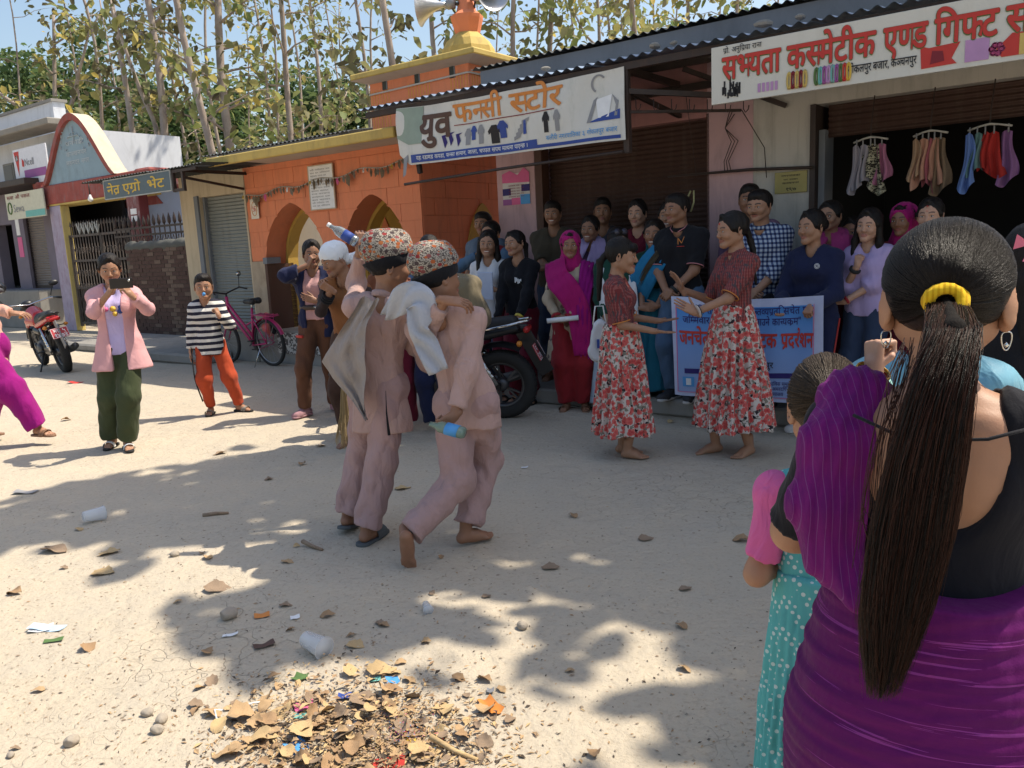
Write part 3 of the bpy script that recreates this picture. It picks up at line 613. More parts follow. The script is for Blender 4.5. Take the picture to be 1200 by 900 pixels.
def left_house():
 n = -2.3; b = Bld('white_house', 'white two storey house with shopfronts at the far left', 'house', -21, n)
 b.box('platform', -30, -18.6, n-2.0, n+.55, 0, .93, M_conc, .02)
 s_ = lambda px: onF(px, 300, n)[0]
 ops = [(s_(-30), s_(-12), .95, lambda x: 2.55), (s_(0), s_(19), .95, lambda x: 2.6), (s_(33), s_(57), .95, lambda x: 2.75)]
 wall_u(b, -30, -18.3, n-.25, n, .93, 3.35, ops, paint('shop_wall_lilac', (.18, .16, .20), .85, .2), 'shop_wall')
 shutter(b, s_(33), s_(57), n-.12, .95, 2.75, mat_shutter('shutter_dusty', (.13, .11, .10), (.20, .17, .15)), .06, frame=M_steel)
 b.box('doorway_shade', -32, -18.3, n-1.7, n-1.6, .94, 3.3, M_shade); b.box('shop_divider', s_(19), s_(19)+.1, n-1.6, n-.25, .94, 3.3, M_shade); b.box('shop_ceiling', -32, -18.3, n-1.6, n-.25, 3.2, 3.3, M_shade);  # black sheet, divider and ceiling stand in for shade behind the openings
 mb = MB(); rr = random.Random(3)
 for i in range(14): x = s_(2)+rr.random()*.9; z = 1.0+rr.random()*1.1; mb.box(x, x+.12, -n+.9, -n+1.0, z, z+.16)
 b.put('shop_goods', mb, [plain('goods_mixed', (.22, .22, .25), .5)])
 b.box('poster', s_(24), s_(29), n, n+.01, 1.75, 2.25, INK['pink']); b.box('poster', s_(24), s_(28), n, n+.01, 2.3, 2.7, INK['white'])
 b.box('canopy', -30, -18.0, n-.2, n+.75, 3.36, 3.50, M_steel, .01, label='dark sheet canopy above the shops')
 XE = onF(64, 140, n-.9)[0]
 b.box('upper_wall', -30, -17.6, n-3, n-.3, 3.5, 4.62, M_white)
 s1, z1 = onF(3, 184, n-.3); s2, z2 = onF(19, 211, n-.3)
 f = b.box('window', s1, s2, n-.32, n-.27, 3.62, 4.15, M_conc); mb = MB(); mb.box(s1+.06, s2-.06, -n+.262, -n+.268, 3.67, 4.10); mb.build('pane', plain('window_dark', (.06, .035, .03), .3), f)
 b.box('ledge', -30, -17.4, n-.3, n+.35, 4.63, 4.78, M_conc, .02)
 b.box('parapet_wall', -30, XE, n-1.2, n-.9, 4.78, 5.55, M_white); b.box('parapet_coping', -30, XE+.05, n-1.25, n-.85, 5.552, 5.62, M_conc)
 t, w, h = panel('phone_sign', 'white signboard with a red pin and telecom logo tilted on the left house', 'sign', *[onF(22, 218, -1.9)[0], onF(61, 218, -1.9)[0]], 3.40, 4.22, -1.9, plain('sign_white', (.66, .67, .72), .5), .03)
 mb = MB(); mb.add([(-w+.05, -.034, h-.05), (-w+.32, -.034, h-.05), (-w+.20, -.034, h-.62)], [(0, 1, 2)]); mb.build('red_pin', INK['red'], t, fix=False)
 mb = MB(); mb.lathe([(.0, 0), (.07, 0)], 16, 0, Matrix.Translation((-w+.18, -.037, h-.2)) @ Matrix.Rotation(R(90), 4, 'X')); mb.build('pin_disc', INK['white'], t, fix=False)
 mb = MB(); text_mesh(mb, 'Ncell', lambda x, y: (-.28+x, -.036, .42+y), .22, .012); mb.build('lettering', INK['grey'], t, fix=False)
 mb = MB(); mb.add([(-.42, -.036, .42), (-.32, -.036, .40), (-.30, -.036, .52), (-.40, -.036, .60)], [(0, 1, 2, 3)]); mb.build('logo', INK['red'], t, fix=False)
 mb = MB(); mb.box(-.35, w-.08, -.036, -.034, .14, .32); mb.build('purple_strip', INK['purple'], t, fix=False)
 t, w, h = panel('pharmacy_sign', 'cream shop signboard with green leaf logo and teal strip under the canopy', 'sign', onF(8, 235, -1.7)[0], onF(53, 235, -1.7)[0], 2.62, 3.22, -1.7, plain('sign_cream', (.55, .54, .42), .6), .03)
 mb = MB(); text_mesh(mb, 'Sewa', lambda x, y: (-w+.38+x, -.036, .16+y), .25, .01); mb.build('lettering', INK['grey'], t, fix=False)
 mb = MB(); mb.tube([(-w+.2+.1*math.cos(a), -.034, .26+.13*math.sin(a)) for a in np.linspace(0, 6.2, 14)], .018, 5); mb.build('leaf_logo', INK['green'], t, fix=False)
 mb = MB(); mb.box(.0, w, -.036, -.034, .02, .16); mb.build('teal_strip', INK['teal'], t, fix=False)
 mb = MB(); text_mesh(mb, 'सवा औ पसल', lambda x, y: (-w+.1+x, -.036, .46+y), .12, .01, fit=1.2); mb.build('small_lettering', INK['maroon'], t, fix=False)
left_house()
b = Bld('step_platform', 'low worn concrete step in front of the brick wall and cream shop', 'step', -11, 0); b.box('slab', -13.6, -9.8, -1.2, .30, 0, .13, M_conc, .03); b.box('slab', -9.79, -8.35, .06, .62, 0, .15, M_conc, .03)
# pink and cream shops on the right
def shops():
 b = Bld('shop_building', 'long pink and cream shop building under a corrugated awning at right', 'shop building', 0)
 Z = 3.0
 b.box('pillar', -3.36, -2.86, -.35, .02, 0, 2.9, M_pink2, .008)
 b.box('shutter_post', -2.855, -2.77, -.10, .03, 0, 2.55, M_brown)
 shutter(b, -2.77, -1.01, -.12, .15, 2.52, M_shut_b, .045)
 b.box('shutter_post', -1.01, -.985, -.12, .0, 0, 2.55, M_brown); b.box('lintel_wall', -2.858, -1.0, -.3, -.004, 2.52, Z, M_pink)
 b.box('pink_wall', -1.0, -.585, -.3, .0, 0, Z, M_pink2, label='pale pink wall pier'); b.box('cream_wall', -.583, -.10, -.3, .002, 0, Z, M_wall)
 b.box('lintel', -.10, 3.2, -.3, .0, 2.50, Z, M_wall)
 b.box('door_frame', -.10, -.055, -.30, .03, 0, 2.50, M_steel); b.box('door_frame', -.05, .0, -.30, -.05, 0, 2.30, M_grey)
 shutter(b, .0, 3.0, -.14, 2.24, 2.50, M_shut_b, .045, 'rolled_shutter')
 b.box('cream_wall', 3.0, 5.5, -.3, .002, 0, Z, M_wall)
 b.box('upper_band', -4.2, 6, -.32, -.302, 2.60, 3.02, M_pink)
 b.box('party_wall', -3.36, -3.2, -2.6, -.36, 0, 3.2, M_pink)
 # shop interior, its shade put into near-black walls
 b.box('room_back', -.05, 3.1, -2.6, -2.5, 0, 2.6, M_shade); b.box('room_side', -.10, -.052, -2.5, -.31, 0, 2.6, M_shade); b.box('room_side', 3.05, 3.15, -2.5, -.3, 0, 2.6, M_shade); b.box('room_ceiling', -.1, 3.15, -2.6, -.30, 2.62, 2.7, M_shade); b.box('room_floor', -.1, 3.15, -2.6, -.0, .152, .16, M_conc)
 b.box('floor_slab', -3.36, 6, -.0, .92, 0, .145, M_conc, .02)
 b.box('floor_slab', -3.36, -2.86, -2.6, -.35, 0, .145, M_conc)
 # parapet and upper roof
 b.box('parapet', -3.95, 7, -.75, -.55, 2.95, 3.44, M_grey)
 corr(b, -4.05, 7, -.50, 3.47, -3.4, 3.75, M_corr_d, .1, .014, 'upper_roof_sheet')
 b.box('rear_wall', -3.36, 6, -3.4, -3.2, 0, 3.4, M_grey)
 # awning
 corr(b, -4.3, 6, 1.08, 2.90, -.45, 3.10, M_corr, .1, .013, 'awning_sheet')
 b.box('front_purlin', -4.22, 6, .98, 1.03, 2.82, 2.875, M_steel); b.box('mid_purlin', -4.2, 6, .45, .49, 2.88, 2.93, M_steel); b.box('wall_plate', -3.36, 6, .004, .045, 2.76, 2.82, M_steel)
 for s in (-3.62, -1.26, -.55, 1.4, 3.0): b.box('rafter', s-.025, s+.025, .046, .978, 2.80, 2.85, M_steel)
 mb = MB(); mb.bar((-1.26, -1.0, 2.83), (-1.26, -1.0, 2.18), .05); b.put('hanger_post', mb, M_steel); mb = MB(); mb.bar((-3.62, -1.0, 2.83), (-3.55, -1.0, 2.22), .04); b.put('hanger_post', mb, M_steel)
 mb = MB(); mb.bar((-1.26, -1.0, 2.66), (-.42, -.45, 2.56), .04); mb.bar((-1.26, -1.0, 2.50), (-.60, -.25, 2.50), .022); mb.bar((-1.0, -.5, 2.86), (-.30, -.02, 2.52), .035); mb.bar((-1.26, -.96, 2.66), (-1.26, -.0, 2.56), .035); mb.bar((-.62, -.6, 2.86), (-.62, -.6, 2.58), .04); b.put('brace', mb, M_steel)
 mb = MB(); rr = random.Random(1)
 for i in range(7):
  u = i/6; p = Vector((-1.2+.72*u, -.96+.45*u, 2.60-.06*u)); mb.tube([p, p+Vector((0, 0, -.07)), p+Vector((.02, -.01, -.10)), p+Vector((.045, -.015, -.08)), p+Vector((.05, -.015, -.05))], .004, 5)
 b.put('wire_hook', mb, M_steel)
 mb = MB(); mb.tube([(-1.36, -.06, 2.035), (-.6, -.05, 2.03), (-.07, -.05, 2.0)], [.008, .013, .013], 7); b.put('rail', mb, M_steel)
 mb = MB(); 
 for q in range(3): mb.tube([(-.78+.02*q, -.03, 2.55-.02*q), (-.82, -.04, 2.4), (-.76+.03*q, -.05, 2.28), (-.83+.02*q, -.04, 2.12), (-.82+.03*q, -.05, 2.02)], .004, 5)
 mb.tube([(-1.02, -.4, 2.66), (-1.02, -.2, 2.02)], .003, 5); mb.tube([(-.46, -.6, 2.45), (-.47, -.05, 2.2), (-.45, -.05, 1.95)], .004, 5); b.put('loose_wire', mb, M_steel)
 mb = MB(); mb.tube([(-1.03, -.3, 1.88), (-1.07, -.3, 1.80), (-1.12, -.3, 1.66)], .008, 5); mb.tube([(-1.0, -.3, 1.88), (-1.0, -.3, 1.78), (-1.03, -.3, 1.70)], .008, 5); b.put('rope_end', mb, plain('rope_straw', (.42, .38, .18), .8))
 mb = MB(); mb.tube([(-1.28, -1.05, 2.19), (-2.5, -1.03, 2.17), (-3.75, -1.02, 2.13)], .014, 6); b.put('banner_pole', mb, M_steel)
shops()
for i, (s, sz) in enumerate(((-2.05, .07), (-1.02, .10), (-.86, .06), (-.16, .11), (.10, .08))):
 o = MB(); o.lathe([(0, -.02), (.5*sz, 0), (.55*sz, .2*sz), (.3*sz, .42*sz), (0, .48*sz)], 7, 0, Matrix.Rotation(i, 4, 'Z') @ Matrix.Diagonal((1.2, .8, .8, 1)), False); ob = o.build('roof_stone', M_conc); ob.location = F(s, .97, 2.955); tag(ob, ['small pale stone on the awning above the faded banner', 'flat stone weighing down the awning left of the red sign', 'pebble beside the flat stone on the awning', 'rounded rock on the blue awning above the red lettered sign', 'low rock on the awning, rightmost in view'][i], 'stone', 'stones weighing down the awning')
# ---------------------------------------------------------------- the two big shop signs
def big_sign():
 s0, s1, z0, z1 = -.50, 2.2, 2.44, 2.84
 t, w, h = panel('shop_sign', 'long white signboard with large red Devanagari letters above the dark shop', 'sign', s0, s1, z0, z1, 1.075, paint('flex_white', (.60, .58, .52), .6, .05, 3, (.4, .37, .3), .4), .03)
 X = lambda px, py: onF(px, py, 1.105)[0]-(s0+s1)/2
 def line(word, px0, px1, py, zb, size, mat_out, mat_in, bold=.03):
  x0 = X(px0, py); x1 = X(px1, py)
  if mat_out:
   mb = MB(); text_mesh(mb, word, lambda x, y: (x0-.002+x, -.034, zb-.002+y), size, .0, fit=x1-x0, spread=.042); mb.build('letter_outline', mat_out, t, fix=False)
  mb = MB(); text_mesh(mb, word, lambda x, y: (x0+x, -.038, zb+y), size, .0, fit=x1-x0, spread=bold*.8); mb.build('lettering', mat_in, t, fix=False)
 line('सभ^यता', 847, 915, 80, .165, .235, INK['green'], INK['red']); line('कस^मेटीक', 923, 1026, 65, .165, .235, INK['green'], INK['red'])
 line('एण^ड', 1036, 1087, 50, .165, .235, INK['green'], INK['red']); line('गिफ^ट'.replace('गि', 'िग'), 1096, 1170, 35, .165, .235, INK['green'], INK['red'])
 line('सेन^टर', 1180, 1270, 20, .165, .235, INK['green'], INK['red'])
 line('प_ो. अनुप_िया राना'.replace('प_िया', 'िप_या'), 848, 893, 58, .345, .052, None, INK['black'], .01)
 line('गोकलपुर', 994, 1021, 90, .07, .075, None, INK['black'], .02); line('बजार,', 1023, 1042, 86, .07, .075, None, INK['black'], .02); line('कञ^चनपुर', 1044, 1074, 82, .07, .075, None, INK['black'], .02)
 # pictures of goods
 mb = MB(); rr = random.Random(6)
 for i in range(26): x = X(846, 115)+rr.random()*.16; z = .03+rr.random()*.08; mb.box(x, x+.012, -.034, -.031, z, z+.02+.06*rr.random()*(1-abs(i-13)/26))
 mb.build('print_cosmetics', INK['black'], t, fix=False)
 mb = MB()
 for i in range(5): x = X(888+i*5, 110); mb.box(x, x+.02, -.034, -.031, .04, .10)
 mb.build('print_shoes', INK['lilac'], t, fix=False)
 for k, (p0, ms) in enumerate(((922, ('gold', 'maroon', 'gold', 'maroon', 'gold')), (954, ('green', 'teal', 'purple', 'lilac', 'grey')), (973, ('teal', 'purple', 'green', 'red', 'yellow')))):
  for i in range(5):
   mb = MB(); x = X(p0+i*4.6+3, 95); mb.tube([(x+.012*math.sin(a), -.036, .085+.055*math.cos(a)) for a in np.linspace(0, math.pi*2, 14)[:-1]], .0085, 5, closed=True); mb.build('print_bangle', INK[ms[i]], t, fix=False)
 x0 = X(1080, 70); x1 = X(1126, 62); mb = MB(); mb.prism([(x0, .03), (x1-.02, .035), (x1-.05, .07), (x1-.005, .16), (x0+.04, .15), (x0-.01, .17)], -.034, -.031); mb.build('print_red_bag', INK['red'], t, fix=False)
 mb = MB(); mb.prism([(x0+.05, .05), (x0+.13, .06), (x0+.12, .12), (x0+.06, .13)], -.036, -.034); mb.build('print_butterfly', INK['maroon'], t, fix=False)
 x0 = X(1131, 58); mb = MB(); mb.box(x0, x0+.13, -.034, -.031, .03, .16); mb.build('print_lilac_card', INK['lilac'], t, fix=False)
 mb = MB()
 for a in range(6): mb.lathe([(0, 0), (.02, 0)], 8, 0, Matrix.Translation((x0+.17+.025*math.cos(a), -.036, .08+.025*math.sin(a))) @ Matrix.Rotation(R(90), 4, 'X'))
 mb.build('print_flower', INK['pink'], t, fix=False)
 x0 = X(1168, 45); mb = MB(); mb.prism([(x0, .08), (x0+.08, .16), (x0+.40, .15), (x0+.36, .03), (x0+.03, .03)], -.034, -.031); mb.build('print_gift_box', INK['red'], t, fix=False); mb = MB(); mb.box(x0+.12, x0+.17, -.037, -.034, .03, .15); mb.box(x0+.26, x0+.29, -.037, -.034, .03, .15); mb.build('print_ribbon', INK['gold'], t, fix=False)
big_sign()
def left_banner():
 # faded cloth-like flex banner, sagging between its ties
 a = [onF(466, 130, 1.06), onF(730, 90, 1.06), onF(727, 169, 1.06), onF(487, 190, 1.06)]; sL = a[0][0]; sR = a[1][0]; W_ = sR-sL
 t = thing('faded_banner', 'faded cloth shop banner with brown and orange Devanagari letters tied under the awning', 'banner', F((sL+sR)/2, 1.06, 2.28), FROT)
 def S(u, v, off=0.0):
  top = 2.845-.03*math.sin(u*math.pi)+.0*u; bot = 2.30-.02*u-.02*math.sin(u*6)*0; bot += .11*max(0, 1-u/.06) if u < .06 else 0
  z = bot+(top-bot)*v-2.28; w = .018*math.sin(u*9+v*3)+.012*math.sin(u*23-v*5)+.02*math.sin(v*3.1)*max(0, .25-u)*4
  return ((u-.5)*W_+.02*(1-v)*(u-.5), -.0-w-off, z)
 mb = MB(); mb.grid(lambda u, v: S(u, v), 90, 16); mb.grid(lambda u, v: S(u, v, -.004), 90, 16)
 mt = NT('banner_flex'); n = mt.noise(mt.co(), 3, 6, .7); n2 = mt.noise(mt.co('Object', (1, 1, .3)), 11, 6, .7); col = mt.mix(n, (.52, .51, .46), (.66, .65, .62)); col = mt.mix(mt.math('MULTIPLY', mt.ramp(n2, [(.55, (0, 0, 0)), (.8, (1, 1, 1))]), .5), col, (.30, .33, .28)); mb.build('cloth', mt.out(col, .7, mt.bump(mt.noise(mt.co('Object', (1, 1, .5)), 14, 4), .4, .02)), t, fix=False)
 def word(txt, u0, u1, v, hgt, mat, bold, off=.006, nm='lettering', sk=0):
  mb = MB(); Hh = .55; text_mesh(mb, txt, lambda x, y: S(u0+x, v+y, off), hgt, bold, fit=u1-u0); mb.build(nm, mat, t, fix=False)
 def patch(poly, mat, off=.005, nm='print'):
  mb = MB(); n = 14; us = [p[0] for p in poly]
  V = [S(u, v, off) for u, v in poly]; mb.add(V, [tuple(range(len(V)))]); mb.build(nm, mat, t, fix=False)
 def strip(u0, u1, f0, f1, mat, off=.0045, nm='print', n=30):
  mb = MB(); V = []
  for i in range(n+1):
   u = u0+(u1-u0)*i/n; V += [S(u, f0(u), off), S(u, f1(u), off)]
  mb.add(V, [(2*i, 2*i+2, 2*i+3, 2*i+1) for i in range(n)]); mb.build(nm, mat, t, fix=False)
 strip(0, .13, lambda u: .35, lambda u: .99, plain('ink_sea_green', (.27, .33, .27), .7), nm='faded_corner')
 word('युव', .115, .27, .43, .62, INK['brown'], .035); word('फन^सी', .285, .52, .64, .46, INK['orange'], .025); word('स^टोर', .555, .77, .64, .46, INK['orange'], .025)
 strip(.07, .66, lambda u: .03, lambda u: .17, INK['blue']); strip(.62, .985, lambda u: .03, lambda u: .08+.0*u, INK['blue']); strip(.86, .985, lambda u: .30, lambda u: .30+(u-.86)*1.1, INK['blue'])
 word('यहा^ रडामड कपडा, फन^सा सामान, जत^ता, चप^पल सपथ मल^यमा पाइन^छ ।'.replace('इ', 'ए'), .10, .62, .07, .10, INK['white'], .01, .008)
 word('ब^लौरी नगरपालिका ३, गोकलपुर बजार'.replace('ब^', 'ब').replace('लि', 'िल'), .70, .975, .13, .10, INK['sky'], .01, .008)
 strip(.28, .74, lambda u: .585, lambda u: .60, INK['maroon'])
 def shirt(u, v, w, h, mat): patch([(u, v), (u+w, v), (u+w, v+h*.6), (u+w*1.25, v+h*.5), (u+w*1.35, v+h*.7), (u+w*.8, v+h), (u+w*.2, v+h), (u-w*.35, v+h*.7), (u-w*.25, v+h*.5), (u, v+h*.6)], mat)
 for u, v, w, h, m in ((.335, .23, .022, .28, 'grey'), (.365, .30, .018, .24, 'blue'), (.40, .22, .020, .32, 'grey'), (.455, .20, .035, .30, 'black'), (.495, .27, .028, .28, 'blue'), (.695, .25, .018, .32, 'black'), (.74, .25, .016, .32, 'grey')): shirt(u, v, w, h, INK[m])
 for u, v in ((.235, .22), (.262, .25), (.297, .22)): patch([(u, v), (u+.012, v+.1), (u+.004, v+.2), (u+.02, v+.24), (u-.012, v+.22), (u-.006, v+.1)], INK['navy'])
 for i in range(5): patch([(.555+i*.01, .2+i*.06), (.585+i*.01, .24+i*.06), (.59+i*.01, .30+i*.06), (.555+i*.01, .26+i*.06)], INK['grey'])
 patch([(.60, .28), (.615, .28), (.613, .5), (.603, .5)], INK['blue'])
 # drawn lady at the right end
 mb = MB(); fc = [(.905+.028*math.cos(a), .84+.13*math.sin(a)) for a in np.linspace(.6, 4.2, 16)]; mb.add([S(u, v, .006) for u, v in fc]+[S(u*.0+(.905+(u-.905)*.72), .84+(v-.84)*.8, .006) for u, v in fc], [(i, i+1, 17+i, 16+i) for i in range(15)]); mb.build('print_lady_hair', INK['grey'], t, fix=False)
 for pts in ([(.86, .30), (.885, .62), (.90, .66), (.875, .30)], [(.955, .66), (.97, .50), (.965, .35), (.975, .35), (.98, .55)]): patch(pts, INK['grey'])
 patch([(.893, .62), (.905, .35), (.945, .35), (.955, .66)], INK['white'])
 # torn corner
 mb = MB(); P = [(-.5*W_+.05, -.01, .10), (-.5*W_+.13, -.03, .12), (-.5*W_+.10, -.05, -.07), (-.5*W_+.03, -.02, -.09)]; mb.add(P, [(0, 1, 2, 3)]); mb.build('torn_flap', INK['grey'], t, fix=False)
left_banner()
# plaque, posters
t, w, h = panel('metal_plaque', 'yellow tin plaque numbered in Devanagari on the cream wall beside the shop door', 'plaque', -.39, -.12, 1.81, 1.985, .014, plain('plaque_yellow', (.36, .30, .10), .5), .006)
mb = MB(); 
for i, (tx, ft, z, sz) in enumerate((('नगरपालका', .16, .135, .022), ('घर नम^बर', .12, .105, .018), ('कञ^चनपर', .14, .075, .022), ('१९७', .09, .018, .04))): text_mesh(mb, tx, lambda x, y, z=z, ft=ft: (-ft/2+x, -.0075, z+y), sz, .012, fit=ft)
mb.build('lettering', INK['black'], t, fix=False)
t, w, h = panel('poster', 'torn pink and blue poster pasted on the pink pillar', 'poster', -3.28, -2.93, 1.90, 2.22, .024, plain('paper_white', (.6, .56, .55), .7), .002)
mb = MB(); mb.prism([(-w, h), (-w+.1, h+.03), (-w+.2, h-.02), (w*.6, h+.05), (w, h), (w, h-.10), (-w, h-.09)], -.004, -.002); mb.build('print_pink', INK['pink'], t, fix=False)
for x0, x1, z0, z1, m in ((-w, -w*.35, 0, .06, 'purple'), (-w*.35, w*.3, 0, .07, 'pink'), (w*.3, w, 0, .10, 'sky'), (-w, -w*.4, .10, .17, 'navy'), (w*.4, w, .13, .2, 'navy')):
 mb = MB(); mb.box(x0, x1, -.0045, -.002, z0, z1); mb.build('print', INK[m], t, fix=False)
mb = MB()
for i in range(5): text_mesh(mb, 'सवासथ^य सवा नगर', lambda x, y, i=i: (-w*.55+x, -.0048, .19-i*.028+y), .018, .01, fit=.2)
mb.build('lettering', INK['maroon'], t, fix=False)
# ---------------------------------------------------------------- garments for sale on hangers
def clothes_rack(px0, px1, py, items, label):
 n = -.0; s0, z = onF(px0, py, .06); s1, _ = onF(px1, py, .06); z = 2.16; t = thing('clothes_hanger_rack', label, 'hanger rack', F((s0+s1)/2, .06, z), FROT, 'racks of clothes hung in the shop doorway'); w = (s1-s0)/2
 mb = MB(); P = [(-w, .02, .0), (-w*.4, 0, .022), (0, 0, .03), (w*.4, 0, .022), (w, -.02, .0)]; mb.tube(P, [.012, .010, .014, .010, .012], 7, sq=(1, .7)); mb.build('bar', plain('rack_plastic', (.42, .40, .36), .5), t)
 mb = MB(); mb.tube([(0, 0, .03), (0, 0, .10), (.02, 0, .34)], .005, 5); mb.build('hook', M_steel, t)
 for k, (u, wd, ln, mat, kind) in enumerate(items):
  x = -w+2*w*u; mb = MB()
  def fn(a, v):
   sp = wd*(.42+.62*v+.10*math.sin(v*7+k*2)); xx = x+(a-.5)*sp*1.15+.012*math.sin(v*5+k); z_ = -.02-1.45*ln*v*(1+.12*math.sin(a*4.2+k*1.7))+.03*abs(a-.5)*(1-v)*-1; return (xx, .026*math.sin(a*11+k*2+v*2.5)*(.3+v)+.012*(k-2), z_)
  mb.grid(fn, 16, 10); mb.grid(lambda a, v: tuple(Vector(fn(a, v))+Vector((0, .012, 0))), 16, 10); c = mb.build('garment', mat, t, fix=False)
  mb = MB(); mb.tube([(x, -.0, -.04), (x, 0, .02)], .006, 5); mb.build('clip', INK['grey'], c)
zeb = pat('cloth_zebra', lambda t: t.mix(t.ramp(t.noise(t.co('Object', (1, 1, 2.5)), 22, 2, .5, 1.5), [(.48, (0, 0, 0)), (.52, (1, 1, 1))]), (.03, .025, .02), (.45, .42, .30)))
G = lambda n, c: cloth(n, c)
clothes_rack(1000, 1041, 166, [(.10, .09, .24, G('g_grey', (.30, .28, .32)), 0), (.28, .10, .22, G('g_grey', (.30, .28, .32)), 0), (.5, .15, .20, zeb, 0), (.62, .12, .25, zeb, 0), (.82, .11, .20, G('g_pink', (.42, .16, .26)), 0)], 'hanger rack with zebra print and pink tops, leftmost in the shop doorway')
clothes_rack(1070, 1111, 158, [(.1, .08, .20, G('g_tan', (.38, .25, .16)), 0), (.28, .10, .24, G('g_peach', (.45, .24, .17)), 0), (.45, .08, .26, G('g_rose', (.33, .10, .12)), 0), (.62, .11, .22, G('g_peach', (.45, .24, .17)), 0), (.8, .12, .27, G('g_taupe', (.20, .14, .09)), 0)], 'hanger rack with peach and brown tops, middle one in the shop doorway')
clothes_rack(1134, 1186, 154, [(.05, .09, .27, G('g_blue', (.13, .22, .50)), 0), (.22, .08, .20, G('g_sea', (.12, .22, .22)), 0), (.40, .09, .20, G('g_red', (.38, .03, .025)), 0), (.6, .13, .21, G('g_red', (.38, .03, .025)), 0), (.92, .11, .25, G('g_lilac', (.23, .11, .25)), 0)], 'hanger rack with blue, red and purple cloths, rightmost in the shop doorway')
# trees
def leaf_mat(name, stops, trans=.35):
 t = NT(name); at = t.node('ShaderNodeAttribute', attribute_name='lv'); col = t.ramp(at.outputs['Fac'], stops, 'LINEAR'); n = t.noise(t.co(), 30, 3); col = t.mix(n, t.mix(.25, col, (.05, .04, .02)), col)
 t.lk(col, t.b.inputs['Base Color']); t.b.inputs['Roughness'].default_value = .6; t.b.inputs['Specular IOR Level'].default_value = .3
 tr = t.node('ShaderNodeBsdfTranslucent'); t.lk(col, tr.inputs[0]); mx = t.node('ShaderNodeMixShader'); mx.inputs[0].default_value = trans
 t.lk(t.b.outputs[0], mx.inputs[1]); t.lk(tr.outputs[0], mx.inputs[2]); out = [x for x in t.n if x.type == 'OUTPUT_MATERIAL'][0]; t.lk(mx.outputs[0], out.inputs[0]); return t.m
TEAK = leaf_mat('teak_leaf', [(0, (.09, .08, .045)), (.22, (.20, .18, .09)), (.45, (.27, .28, .12)), (.65, (.19, .25, .08)), (.85, (.46, .40, .14)), (1, (.66, .50, .12))], .5)
GREEN = leaf_mat('green_leaf', [(0, (.045, .09, .035)), (.5, (.10, .165, .06)), (1, (.22, .27, .10))], .5)
def mat_bark():
 t = NT('teak_bark'); n = t.noise(t.co('Object', (1, 1, .15)), 9, 7, .7); m = t.noise(t.co(), 2.5, 4); col = t.mix(n, (.17, .13, .11), (.42, .35, .30)); col = t.mix(t.ramp(m, [(.45, (0, 0, 0)), (.7, (1, 1, 1))]), col, (.40, .34, .29)); return t.out(col, .95, t.bump(n, .6, .05))
BARK = mat_bark()
def leaves(P, size, rr, droop=.8, spread=1.0):
 """one leaf (folded, 4 triangles as 2 quads) at each point"""
 n = len(P); a = rr.uniform(0, 2*np.pi, n); el = rr.normal(-.6*droop, .45, n); roll = rr.normal(0, .7, n)
 d = np.stack([np.cos(a)*np.cos(el), np.sin(a)*np.cos(el), np.sin(el)], 1); up = np.tile([0, 0, 1.], (n, 1)); s = np.cross(d, up); s /= np.linalg.norm(s, axis=1)[:, None]+1e-9; u = np.cross(s, d)
 s2 = s*np.cos(roll)[:, None]+u*np.sin(roll)[:, None]; u2 = np.cross(s2, d); L = size*rr.uniform(.45, 1.3, n)[:, None]; W = L*rr.uniform(.26, .36, n)[:, None]
 c = P; V = np.stack([c, c+d*L*.35+s2*W+u2*W*.35, c+d*L*.8+s2*W*.75+u2*W*.1-up*L*.05, c+d*L*1.05-up*L*.15, c+d*L*.8-s2*W*.75+u2*W*.1-up*L*.05, c+d*L*.35-s2*W+u2*W*.35, c+d*L*.5], 1).reshape(-1, 3)
 b = (np.arange(n)*7)[:, None]; q = np.array([[0, 1, 6, 0], [1, 2, 3, 6], [6, 3, 4, 5], [6, 5, 0, 0]]); tri = np.array([[0, 1, 6], [1, 2, 6], [2, 3, 6], [3, 4, 6], [4, 5, 6], [5, 0, 6]])
 Fq = (b[:, None, :]+tri[None]).reshape(-1, 3); return V, Fq
def leaf_obj(name, P, size, mat, parent, seed, lv=(0, 1), droop=.8):
 rr = np.random.default_rng(seed); V, Q = leaves(np.asarray(P), size, rr, droop); me = mesh_np(name, V, Q, False); n = len(P)
 at = me.attributes.new('lv', 'FLOAT', 'POINT'); at.data.foreach_set('value', np.repeat(np.clip(rr.uniform(lv[0], lv[1], n)**1.2, 0, 1), 7).astype(np.float32)); return link(name, me, mat, parent)
